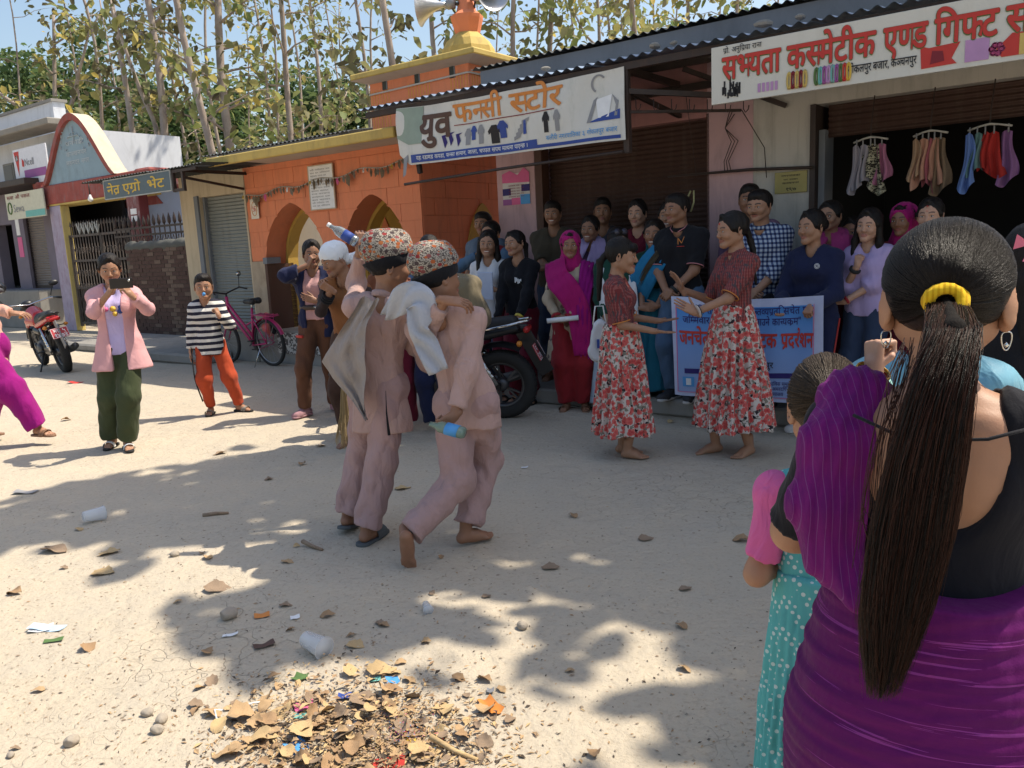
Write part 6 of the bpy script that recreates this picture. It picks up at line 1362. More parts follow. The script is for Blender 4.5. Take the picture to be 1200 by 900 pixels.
def scarf(root, mat, pts, width, nrm=None, name='scarf', th=.006, wave=.008, wf=22, seed=0):
 P = spl(pts, 6); m = len(P); W = []; N = []
 for i in range(m):
  tdir = nz(P[min(i+1, m-1)]-P[max(i-1, 0)]); n = V3(*(nrm[min(len(nrm)-1, int(i/m*len(nrm)))] if nrm else (0, -1, 0))); n = nz(n-tdir*(n@tdir)); w = nz(np.cross(tdir, n)); ww = width if not hasattr(width, '__len__') else np.interp(i/(m-1), np.linspace(0, 1, len(width)), width); W.append(w*ww); N.append(n)
 return ribbon(P, N, W, th, wave=wave, wf=wf, seed=seed).build(name, mat, root)
def body_of(w, label, S, **kw):
 return person(label, w.x, w.y, w.th, S, z=w.z, **kw)
CROSS = dict(L=dict(t=(-.10, -.20, 1.08), hint=(1, .2, -.7), n=(0, 1, 0)), R=dict(t=(.10, -.23, 1.05), hint=(-1, .2, -.7), n=(0, 1, 0)))
CLASP = dict(L=dict(t=(.03, -.22, .93), hint=(1, .5, -.4), f=(-.7, -.4, -.5), n=(0, 1, .0), hand='hold'), R=dict(t=(-.03, -.22, .94), hint=(-1, .5, -.4), f=(.7, -.4, -.5), n=(0, 1, 0), hand='hold'))
# ---- far and middle rows of the crowd -------------------------------------------------
def crowd():
 # boy peeping from the passage
 w, H = whoF(567, 246, .2, -30, 0); S = skeleton(H, True, .92, head=(.1, .05, 0)); r = body_of(w, 'boy with short black hair peeping over the girls beside the pink pillar', S, male=True, hair='short', skin='brown', feet=None); put(r, 'shirt', g_top(S, .013, .014, sleeve=.4), cm('slate', (.12, .16, .22))); put(r, 'trousers', g_pants(S, .014), JEAN)
 w, H = whoF(577, 258, .48, -40, 0); S = skeleton(H, False, 1, arms=dict(R=dict(t=(-.06, -.16, 1.38), hand='fist', hint=(-1, .2, -.5))), head=(.15, .1, 0)); r = body_of(w, 'woman in a blue and red jacket half hidden behind the girl with long hair', S, hair='bun', skin='tan', feet=None); put(r, 'jacket', g_top(S, .013, .02, sleeve=.95), cm('steel_blue', (.10, .17, .26))); put(r, 'jacket_panel', g_top(S, .013, .023, sleeve=.0, sides='', vneck=.1, cut=lambda f: f.plane((0, 0, 1.15), (0, 0, -1))), RED); put(r, 'trousers', g_pants(S, .014), JEAN)
 # girl in white tee
 w, H = whoF(572, 272, .9, -18, .0); S = skeleton(H, False, .9, arms=dict(L=dict(t=(.10, -.20, 1.14), hand='grip', f=(-.8, -.3, .25), n=(0, 1, .2)), R=dict(t=(-.25, -.02, .80))), head=(.12, .08, .06)); r = body_of(w, 'smiling long haired girl in a white T-shirt holding a pale booklet', S, smile=1, hair='long', skin='tan', feet='bare', fine=True); put(r, 't_shirt', g_top(S, .011, .016, sleeve=.42, low=.72, amp=.006), WHITE); put(r, 'trousers', g_pants(S, .013), MAROON); add_slippers(r, S, RUB)
 b = S.wr['L']+S.hf['L']*.07+V3(.0, -.03, .02); c = Matrix.Translation((w.x, w.y, w.z)) @ Matrix.Rotation(R(w.th), 4, 'Z'); o = MB(); o.box(-.075, .075, -.006, .006, -.13, .13); o.box(-.073, .073, -.009, -.0065, -.128, .128); ob = o.build('booklet', plain('paper_blue_white', (.50, .56, .70), .6), bevel=.002); ob.location = c @ Vector(b); ob.rotation_euler = (R(8), R(4), R(w.th-4)); tag(ob, 'pale blue white booklet held by the girl in the white T-shirt', 'booklet')
 # girl in black sweatshirt
 w, H = whoF(607, 271, .9, -28, 0); S = skeleton(H, False, .92, arms=dict(L=dict(t=(.12, -.34, .84), hand='relax', f=(.1, -.8, -.4), n=(0, 0, -1)), R=dict(t=(-.16, -.22, .84), f=(-.2, -.8, -.5), n=(0, 0, -1))), head=(-.18, .05, -.1), lean=(.02, -.05)); r = body_of(w, 'girl in a black sweatshirt and maroon trousers leaning on the motorcycle seat', S, hair='pony', skin='tan', fine=True, feet='bare'); put(r, 'sweatshirt', g_top(S, .011, .018, sleeve=.97, low=.76, amp=.008), BLACK); put(r, 'trousers', g_pants(S, .012, .014, hem=.03), MAROON); add_slippers(r, S, RUB); mb = MB()
 for i in range(5): mb.box(.02+i*.014, .03+i*.014, -.001, .001, -.02+.012*math.sin(i*2), .02+.01*math.cos(i))
 q = mb.build('chest_print', INK['white'], r); q.location = Vector(S.chest+S.fwd*.138*S.s+V3(.0, 0, -.02)); cuff(r, S, 'L', plain('bangle_yellow', (.6, .45, .06), .4), .98, .034, .03, 'bracelet')
 # man in olive tee
 w, H = whoF(648, 235, .35, -12); S = skeleton(H, True, .95, arms=CROSS, head=(-.05, .1, 0)); r = body_of(w, 'smiling young man in an olive T-shirt with folded arms against the brown shutter', S, male=True, smile=1, hair='short', skin='brown', fine=True, feet='bare'); put(r, 't_shirt', g_top(S, .011, .02, sleeve=.42, se=.026, low=.86), OLIVE); put(r, 'trousers', g_pants(S, .012, .014), JEAN); add_slippers(r, S, LEA)
 # lavender woman
 w, H = whoF(692, 256, .5, -20); S = skeleton(H, False, 1.05, head=(-.1, .05, .05)); r = body_of(w, 'smiling woman with a lavender shawl behind the magenta scarf woman', S, smile=1, hair='back', skin='brown', feet=None, fine=True); put(r, 'blouse', g_top(S, .012, .014, sleeve=.5, low=.7), cm('plum', (.10, .05, .09))); put(r, 'skirt', g_skirt(S, .014, r1=.25, amp=.012), MAROON)
 scarf(r, LILAC, [(-.20, -.02, 1.02), (-.15, -.10, 1.20), (-.07, -.09, 1.31), (-.03, .03, 1.37), (.05, .02, 1.37), (.09, -.09, 1.28), (.08, -.15, 1.12), (.05, -.15, .92)], [.2, .2, .14, .10, .10, .14, .2, .2], [(-.5, -1, .3), (-.2, -1, .3), (0, 0, 1), (0, 0, 1), (.4, -1, .3), (.2, -1, 0)], 'shawl', wave=.01)
 w, H = whoF(706, 233, .12, -15); S = skeleton(H, True, .88, head=(.1, .0, 0)); r = body_of(w, 'tall thin boy at the back in front of the brown shutter', S, male=True, hair='shortfull', skin='brown', feet=None); put(r, 'shirt', g_top(S, .013, .014, sleeve=.9), cm('dark_grey', (.05, .05, .06))); put(r, 'trousers', g_pants(S, .014), JEAN)
 w, H = whoF(748, 235, .3, -25); S = skeleton(H, False, 1.0, head=(-.05, .05, 0)); r = body_of(w, 'frowning woman in maroon at the back in front of the brown shutter', S, hair='bun', skin='light', feet=None, fine=True); put(r, 'blouse', g_top(S, .012, .014, sleeve=.6, vneck=.12), MAROON); put(r, 'skirt', g_skirt(S, .014, r1=.25, amp=.012), MAROON)
 scarf(r, MAROON, [(-.10, -.14, 1.0), (-.085, -.10, 1.30), (-.04, .02, 1.42), (.04, .02, 1.42), (.085, -.10, 1.30), (.10, -.14, 1.0)], .09, [(0, -1, 0), (0, -1, .3), (0, 0, 1), (0, 0, 1), (0, -1, .3), (0, -1, 0)])
 # green and white shawl, sunglasses on head
 w, H = whoF(722, 270, .93, -10); S = skeleton(H, False, 1.1, arms=dict(R=dict(t=(-.10, -.24, .92), hand='fist')), head=(.35, .25, 0)); r = body_of(w, 'woman in dark green with sunglasses on her head behind the first dancer', S, hair='back', skin='tan', feet='bare'); put(r, 'cardigan', g_top(S, .012, .018, sleeve=.95, low=.72), GREEN_D); put(r, 'skirt', g_skirt(S, .014, r1=.26, hem=.08, amp=.012), cm('pale_blue', (.35, .42, .5)))
 scarf(r, WHITE, [(.12, -.16, .85), (.10, -.14, 1.12), (.06, -.06, 1.26), (.0, .05, 1.27), (-.06, -.06, 1.26), (-.09, -.14, 1.1), (-.08, -.17, .8)], .12, [(0, -1, 0), (0, -1, .2), (0, 0, 1), (0, 0, 1), (0, -1, .2), (0, -1, 0)]); M = S.hm; mb = MB()
 for sg in (-1, 1): mb.lathe([(0, 0), (.024, .002), (.026, .008), (0, .010)], 14, 0, M @ Matrix.Translation((sg*.030, -.058, .100)) @ Matrix.Rotation(R(55), 4, 'X'))
 mb.tube([M @ Vector(v) for v in ((-.085, .03, .06), (-.075, -.02, .085), (-.05, -.055, .11), (.05, -.055, .11), (.075, -.02, .085), (.085, .03, .06))], .0025, 5); mb.build('sunglasses', plain('sunglasses', (.05, .045, .06), .15), r)
 # blue sari
 w, H = whoF(767, 262, .78, -22); S = skeleton(H, False, 1.1, arms=dict(L=dict(t=(.06, -.24, .92), f=(-.9, -.2, 0), n=(0, 1, 0)), R=dict(t=(-.08, -.24, .90), f=(.9, -.2, 0), n=(0, 1, 0))), head=(-.05, .05, .05)); r = body_of(w, 'smiling woman in a blue and green sari beside the man in black', S, smile=1, hair='bun', skin='brown', feet='bare', fine=True); put(r, 'blouse', g_top(S, .012, .012, sleeve=.42, vneck=.06), GREEN_D); put(r, 'sari_skirt', g_skirt(S, .013, hem=.06, r0=.14, r1=.24, n=13, amp=.012), cm('peacock', (.012, .10, .15)))
 scarf(r, BLUES, [(-.17, -.10, .82), (-.06, -.20, 1.02), (.06, -.20, 1.2), (.13, -.06, 1.33), (.14, .07, 1.25), (.12, .13, .9)], [.2, .22, .2, .14, .16, .2], [(0, -1, 0), (0, -1, .1), (0, -1, .3), (0, 0, 1), (0, 1, 0), (0, 1, 0)], 'sari_drape')
 scarf(r, OLIVE, [(-.16, -.115, .86), (-.05, -.215, 1.06), (.07, -.205, 1.23), (.13, -.06, 1.345)], .045, [(0, -1, 0), (0, -1, .1), (0, -1, .3), (0, 0, 1)], 'sari_border')
 w, H = whoF(784, 238, .42, -18); S = skeleton(H, False, 1.0, head=(-.1, .05, .04)); r = body_of(w, 'smiling woman in teal looking over the shoulder of the man in black', S, smile=1, hair='back', skin='tan', feet=None, fine=True); put(r, 'kurta', g_top(S, .013, .014, sleeve=.8), TEAL); put(r, 'skirt', g_skirt(S, .014, r1=.24, amp=.012), TEAL)
 # black polo
 w, H = whoF(797, 228, .86, -62); w.th = -38; S = skeleton(H, True, 1.02, arms=CLASP, head=(-.38, .08, 0)); r = body_of(w, 'man in a black polo shirt with pink piping standing with clasped hands', S, male=True, hair='short', skin='brown', fine=True, feet=None); put(r, 'polo_shirt', g_top(S, .010, .018, sleeve=.44, se=.024, low=.84, vneck=.03), BLACK); collar(r, S, BLACK, .062, .034); PK = plain('piping_pink', (.55, .22, .24), .7)
 for sd in 'LR': e = S.sh[sd]+(S.el[sd]-S.sh[sd])*.86; M = Vector(nz(S.el[sd]-S.sh[sd])).to_track_quat('Z', 'Y').to_matrix().to_4x4(); M.translation = Vector(e); mb = MB(); mb.tube([M @ Vector((.068*math.cos(a), .068*math.sin(a), 0)) for a in np.linspace(0, 6.28, 21)[:-1]], .004, 5, closed=True); mb.build('sleeve_piping', PK, r)
 mb = MB(); c = S.neck
 for sg in (-1, 1): mb.tube([c+V3(sg*.066, -.02, .025), c+V3(sg*.062, -.06, .0), c+V3(sg*.022, -.095, -.03)], .0035, 5)
 mb.build('collar_piping', PK, r); mb = MB(); e = S.chest+S.fwd*.128*S.s+V3(.065, 0, .05); mb.bar(e+V3(-.02, 0, -.02), e+V3(-.02, 0, .03), .008, .004); mb.bar(e+V3(-.02, 0, .03), e+V3(.01, 0, -.01), .008, .004); mb.bar(e+V3(.01, 0, -.01), e+V3(.03, .008, .04), .010, .004); mb.build('chest_emblem', INK['orange'], r); mb = MB(); mb.bar(e+V3(-.03, 0, -.035), e+V3(.03, .005, -.035), .006, .004); mb.build('chest_line', INK['red'], r)
 put(r, 'jeans', g_pants(S, .011, .014, hem=.018), DENIM); add_shoes(r, S, SHD, LEAW); cuff(r, S, 'L', RUB, .93, .033, .026, 'watch')
 # man behind and check shirt
 w, H = whoF(879, 217, .42, -25); S = skeleton(H, True, 1.0, head=(.1, .0, 0)); r = body_of(w, 'man standing behind the check shirt man against the cream wall', S, male=True, hair='short', skin='brown', feet=None); put(r, 'shirt', g_top(S, .013, .014, sleeve=.9), cm('mauve', (.20, .12, .19))); put(r, 'trousers', g_pants(S, .014), JEAN)
 w, H = whoF(893, 224, .78, -35); S = skeleton(H, True, 1.14, arms=CLASP, head=(-.15, .14, 0)); r = body_of(w, 'moustached man in a navy and white check shirt behind the second dancer', S, male=True, hair='short', skin='tan', fine=True, feet=None); put(r, 'check_shirt', g_top(S, .010, .02, sleeve=.72, se=.024, low=.80, vneck=.04), CHECK); collar(r, S, CHECK, .062, .036); put(r, 'trousers', g_pants(S, .012, .014), cm('charcoal', (.03, .03, .035))); add_shoes(r, S, SHD, RUB)
 mb = MB(); M = S.hm; mb.tube([M @ Vector(v) for v in ((-.024, -.093, -.052), (0, -.105, -.0465), (.024, -.093, -.052))], [.003, .0055, .003], 6, sq=(1, .7)); mb.build('moustache', HAIR, r)
 # tracksuit girl
 w, H = whoF(955, 245, .96, -42); w.z = 0; H = H; S = skeleton(min(H, 1.62), False, 1.0, arms=dict(L=dict(t=(.10, -.30, 1.02), hand='fist', f=(-.1, -.7, -.6), n=(0, 0, -1)), R=dict(t=(-.13, -.30, 1.0), hand='fist', f=(.2, -.7, -.6), n=(0, 0, -1))), head=(-.35, .05, 0)); r = body_of(w, 'girl in a navy tracksuit holding the right corner of the event banner', S, hair='bun', skin='tan', fine=True, feet=None); put(r, 'track_jacket', g_top(S, .010, .022, sleeve=.93, low=.74, vneck=.07, cuff=.008), NAVY); put(r, 'undershirt', g_top(S, .012, .012, sleeve=0, sides=''), GREYW); put(r, 'track_trousers', g_pants(S, .012, .014, hem=.02), NAVY); add_shoes(r, S, LEAW, LEAW); mb = MB(); e = S.chest+S.fwd*.146*S.s+V3(.075, .012, .03)
 mb.tube([e+V3(.018*math.cos(a), 0, .018*math.sin(a)) for a in np.linspace(0, 6.28, 15)[:-1]], .002, 4, closed=True); mb.tube([e+V3(.010*math.cos(a), 0, .010*math.sin(a)) for a in np.linspace(0, 6.28, 9)[:-1]], .003, 4, closed=True); mb.build('chest_badge', INK['white'], r)
 for k, sd in enumerate('LR'):
  for o_ in (-.008, .008):
   mb = MB(); a, b_ = S.hip[sd], S.an[sd]; out = V3(1 if sd == 'L' else -1, 0, 0); mb.tube([S.hip[sd]+out*.118*S.s+V3(0, o_, 0), S.kn[sd]+out*.084*S.s+V3(0, o_, 0), S.an[sd]+out*.074*S.s+V3(0, o_, .03)], .0035, 5); mb.build('side_stripe', INK['red'], r)
 cuff(r, S, 'L', RUB, .95, .036, .02, 'watch')
 w, H = whoF(975, 238, .5, -35); S = skeleton(H, False, 1.0, head=(-.2, .05, 0)); r = body_of(w, 'woman with glasses and a magenta shawl behind the tracksuit girl', S, hair='bun', skin='tan', feet=None); put(r, 'kurta', g_top(S, .013, .016, sleeve=.8), cm('rose_shawl', (.28, .05, .12))); put(r, 'skirt', g_skirt(S, .014, r1=.25, amp=.012), MAROON); mb = MB(); M = S.hm
 for sg in (-1, 1): mb.tube([M @ Vector((sg*.031+.022*math.cos(a), -.098, .0+.017*math.sin(a))) for a in np.linspace(0, 6.28, 15)[:-1]], .0016, 4, closed=True)
 mb.build('glasses', RUB, r); scarf(r, cm('rose_scarf', (.42, .05, .18)), [(-.12, -.14, .95), (-.10, -.12, 1.2), (-.04, .0, 1.34), (.05, .0, 1.34), (.10, -.12, 1.2), (.12, -.14, .9)], .13, [(0, -1, 0), (0, -1, .3), (0, 0, 1), (0, 0, 1), (0, -1, .3), (0, -1, 0)])
 # lilac shirt woman, hand at chin
 w, H = whoF(1020, 250, .8, -48); S = skeleton(H, False, 1.08, arms=dict(R=dict(t=(-.02, -.17, 1.28), hand='fist', hint=(.2, -.6, -1), f=(.2, -.1, .9), n=(0, 1, 0)), L=dict(t=(-.10, -.22, .98), hint=(1, .2, -.6), f=(-1, -.1, .1), n=(0, 1, 0))), head=(.05, .1, .1)); r = body_of(w, 'woman in a lilac shirt resting her chin on her fist', S, hair='long', skin='light', fine=True, feet=None); put(r, 'lilac_shirt', g_top(S, .010, .02, sleeve=.58, se=.028, low=.72, vneck=.04), LILAC); put(r, 'jeans', g_pants(S, .012), JEAN); cuff(r, S, 'R', RUB, .80, .034, .03, 'watch'); cuff(r, S, 'L', RED, .92, .03, .02, 'bracelet'); add_shoes(r, S, SHD, RUB)
 # hooded woman, tika woman
 w, H = whoF(1062, 243, .62, -50); S = skeleton(H, False, .95, head=(.0, .1, 0)); r = body_of(w, 'girl with a maroon headscarf behind the lilac shirt woman', S, hair='back', skin='brown', feet=None); put(r, 'kurta', g_top(S, .013, .016, sleeve=.8), RED); put(r, 'skirt', g_skirt(S, .014, r1=.25, amp=.012), MAROON)
 f = Field(); f.el((0, .022, .022), (.098, .112, .108), 0); f.rc((0, .03, -.07), (0, .04, -.16), .085, .12, .03); f.el((0, -.135, -.02), (.068, .105, .100), .01, 's'); f.el((0, .02, .02), (.089, .104, .10), .0, 's'); V, Q = f.mesh(.007, noise=(.004, 50, 2)); put(r, 'headscarf', (xf(V, S.hm), Q), MAGENTA)
 w, H = whoF(1093, 237, .78, -50); S = skeleton(H, False, 1.1, head=(.15, .08, 0)); r = body_of(w, 'woman with a red tika on her forehead partly hidden by the foreground head', S, hair='bun', skin='light', fine=True, feet=None); put(r, 'kurta', g_top(S, .013, .016, sleeve=.8), cm('wine', (.16, .03, .07))); put(r, 'skirt', g_skirt(S, .014, r1=.25, amp=.012), MAROON); mb = MB(); mb.lathe([(0, -.004), (.006, 0), (0, .004)], 8, 0, S.hm @ Matrix.Translation((0, -.086, .036))); mb.lathe([(0, -.004), (.009, 0), (0, .004)], 8, 0, S.hm @ Matrix.Translation((0, -.082, .068))); mb.build('tika', INK['red'], r)
 # extra figure in pink at the doorway
 w, H = whoF(1000, 262, .3, -40); S = skeleton(max(1.3, H), False, .95); r = body_of(w, 'short woman in pink standing in the dark shop doorway', S, hair='back', skin='brown', feet=None); put(r, 'kurta', g_top(S, .014, .016, sleeve=.8), cm('rose', (.32, .04, .09))); put(r, 'skirt', g_skirt(S, .014, r1=.22, amp=.012), MAROON)
 # two onlookers behind the pair with caps
 p = CP+ray(455, 281)*6.6; q = ray(455, 281); p = CP+q*(6.6/q[1]); w = Who(p[0], p[1], -5); S = skeleton(p[2], False, .95); r = body_of(w, 'onlooker whose dark hair shows just above the left cap', S, hair='bun', skin='tan', feet=None); put(r, 'kurta', g_top(S, .013, .014, sleeve=.8), cm('rust_kurta', (.16, .06, .03))); put(r, 'trousers', g_pants(S, .014), MAROON)
 q = ray(503, 278); p = CP+q*(6.5/q[1]); w = Who(p[0], p[1], -10); S = skeleton(p[2], False, 1.0, arms=dict(L=dict(t=(.26, -.20, 1.05)), R=dict(t=(-.1, -.3, 1.2))), head=(.25, .3, 0)); r = body_of(w, 'onlooker in a blue denim shirt behind the right cap', S, hair='bun', skin='tan', feet=None); put(r, 'denim_shirt', g_top(S, .011, .022, sleeve=.95, low=.8, amp=.009), DENIM); put(r, 'trousers', g_pants(S, .013), NAVY)
 f = Field(); f.rc((.30, -.16, 1.17), (.36, -.12, .95), .10, .13, .05); f.rc((.24, -.1, 1.2), (.36, -.1, 1.2), .09, .07, .04); V, Q = f.mesh(.012, noise=(.010, 26, 3)); M = Matrix.Translation((w.x, w.y, w.z)) @ Matrix.Rotation(R(w.th), 4, 'Z'); o = link('cloth_bag', mesh_np('cloth_bag', xf(V, M), Q), KHAKI); tag(o, 'bulging khaki cloth bag carried by the onlooker in denim', 'bag')
crowd()
# ---- magenta scarf woman ---------------------------------------------------------------
def magenta_woman():
 w, H = whoF(668, 273, 1.0, -12); w.z = 0; S = skeleton(1.56, False, 1.12, arms=dict(L=dict(t=(-.02, -.23, .90), hint=(1, .4, -.5), f=(-.9, -.2, .0), n=(0, 1, 0), hand='grip'), R=dict(t=(-.12, -.22, .92), hint=(-1, .4, -.5), f=(.9, -.3, .0), n=(0, 1, 0), hand='grip')), head=(.12, .05, 0)); r = body_of(w, 'older woman in a magenta headscarf, printed beige kurta and red trousers', S, hair='back', skin='brown', fine=True, feet='bare')
 put(r, 'kurta', g_top(S, .010, .016, sleeve=.92, low=.46, flare=.05, amp=.007), BEIGE); put(r, 'salwar', g_pants(S, .011, .015, hem=.03, knee=.03, thigh=.01), RED); add_slippers(r, S, LEA)
 for sd in 'LR': cuff(r, S, sd, RED, .90, .040, .03, 'sleeve_trim')
 f = Field(); f.el((0, .022, .024), (.097, .112, .110), 0); f.rc((0, .03, -.07), (0, .05, -.17), .085, .12, .03); f.el((0, -.135, -.03), (.070, .105, .108), .01, 's'); f.el((0, .02, .02), (.089, .104, .10), .0, 's'); V, Q = f.mesh(.006, noise=(.005, 55, 2)); put(r, 'headscarf', (xf(V, S.hm), Q), MAGENTA)
 scarf(r, MAGENTA, [(-.13, -.03, 1.34), (-.11, -.15, 1.20), (-.02, -.22, 1.10), (.07, -.21, .92), (.09, -.20, .70), (.10, -.19, .52)], [.20, .22, .22, .20, .17, .15], [(-.5, -1, .5), (-.2, -1, .4), (0, -1, .2), (.2, -1, 0), (.2, -1, 0)], 'scarf_end', wave=.012, wf=26)
 scarf(r, PURP, [(.15, -.02, 1.32), (.14, -.14, 1.15), (.12, -.20, .95), (.13, -.18, .72), (.12, -.17, .45)], [.12, .13, .12, .12, .10], [(.5, -1, .4), (.3, -1, .2), (.2, -1, 0)], 'scarf_end', wave=.010, wf=30)
 M = Matrix.Translation((w.x, w.y, w.z)) @ Matrix.Rotation(R(w.th), 4, 'Z'); mb = MB(); c = (S.wr['L']+S.wr['R'])/2+V3(-.0, -.05, -.01); mb.tube([M @ Vector(c+V3(-.13, 0, 0)), M @ Vector(c+V3(.14, .02, .02))], .022, 10); o = mb.build('rolled_paper', INK['white']); tag(o, 'rolled white paper held by the woman in the magenta headscarf', 'paper roll')
magenta_woman()
# ---- the two dancers --------------------------------------------------------------------
def dancer1():
 w = Who(.76, 5.46, 72); P = w.P; H = 1.47
 S = skeleton(H, False, .92, legs=dict(L=dict(t=(.07, .02, .082), yaw=.2), R=dict(t=(-.08, -.05, .082), yaw=-.1)), lean=(.0, .02), head=(.05, .12, 0), arms=dict(L=dict(t=P(772, 376, 5.66), abs=True, hand='flat', f=w.D((1, .05, .05)), n=(0, 0, 1), hint=(.2, .6, -.8)), R=dict(t=P(766, 388, 5.3), abs=True, hand='flat', f=w.D((1, -.05, -.12)), n=(0, 0, 1), hint=(-.2, .6, -.8))))
 r = body_of(w, 'barefoot dancer in a red floral skirt holding both palms out, left of the pair', S, hair='fringe', skin='tan', fine=True, res=.010)
 put(r, 'blouse', g_top(S, .008, .016, sleeve=.46, se=.022, amp=.006, neck=.006), DHAKA); collar(r, S, DHAKA, .055, .03); put(r, 'skirt', g_skirt(S, .009, hem=.17, r0=.118, r1=.215, n=15, amp=.020, squash=.95), FLORAL)
 mb = MB(); M = S.hm
 for i, c in enumerate(('red', 'teal', 'yellow', 'blue', 'pink')): mb2 = MB(); mb2.box(-.003, .003, -.006+i*.009, .001+i*.009, -.002, .002); o = mb2.build('hair_clip', INK[c], r); o.matrix_local = M @ Matrix.Translation((.078, .0, .064)) @ Matrix.Rotation(R(-35), 4, 'X')
 for sd in 'LR': e = S.sh[sd]+(S.el[sd]-S.sh[sd])*.92; M2 = Vector(nz(S.el[sd]-S.sh[sd])).to_track_quat('Z', 'Y').to_matrix().to_4x4(); M2.translation = Vector(e); mb = MB(); mb.tube([M2 @ Vector((.060*math.cos(a), .060*math.sin(a), 0)) for a in np.linspace(0, 6.28, 21)[:-1]], .004, 5, closed=True); mb.build('sleeve_trim', INK['orange'], r)
def dancer2():
 w = Who(1.50, 5.37, -72); P = w.P; H = 1.63
 S = skeleton(H, False, .92, legs=dict(L=dict(t=(.10, .06, .082), yaw=.35), R=dict(t=(-.08, -.10, .082), yaw=-.1)), lean=(0, .03), head=(-.05, .12, 0), arms=dict(R=dict(t=P(800, 340, 5.5), abs=True, hand='spread', f=w.D((-.45, 0, .9)), n=w.D((-.9, -.2, -.3)), hint=(-.3, .3, -1)), L=dict(t=P(815, 366, 5.15), abs=True, hand='flat', f=w.D((-.85, 0, .5)), n=w.D((-.3, .9, -.3)), hint=(.4, .4, -1))))
 r = body_of(w, 'taller barefoot dancer in a red floral skirt raising both hands, right of the pair', S, hair='braid', skin='tan', fine=True, res=.010)
 put(r, 'blouse', g_top(S, .008, .016, sleeve=.46, se=.020, low=.93, flare=-.02, amp=.006, neck=.006), DHAKA); collar(r, S, DHAKA, .055, .03); put(r, 'skirt', g_skirt(S, .009, hem=.20, r0=.125, r1=.280, n=17, amp=.024, squash=.9, seed=2), FLORAL)
 cuff(r, S, 'L', plain('watch_pale', (.5, .42, .38), .5), .93, .031, .028, 'watch_strap'); cuff(r, S, 'L', RUB, .90, .034, .02, 'watch')
 mb = MB(); mb.lathe([(0, -.004), (.012, 0), (0, .004)], 10, 0, S.hm @ Matrix.Translation((0, -.083, .052)) @ Matrix.Diagonal((.8, .6, 1.8, 1))); mb.build('tika', INK['red'], r)
 for sd in 'LR': e = S.sh[sd]+(S.el[sd]-S.sh[sd])*.92; M2 = Vector(nz(S.el[sd]-S.sh[sd])).to_track_quat('Z', 'Y').to_matrix().to_4x4(); M2.translation = Vector(e); mb = MB(); mb.tube([M2 @ Vector((.060*math.cos(a), .060*math.sin(a), 0)) for a in np.linspace(0, 6.28, 21)[:-1]], .004, 5, closed=True); mb.build('sleeve_trim', INK['orange'], r)
dancer1(); dancer2()
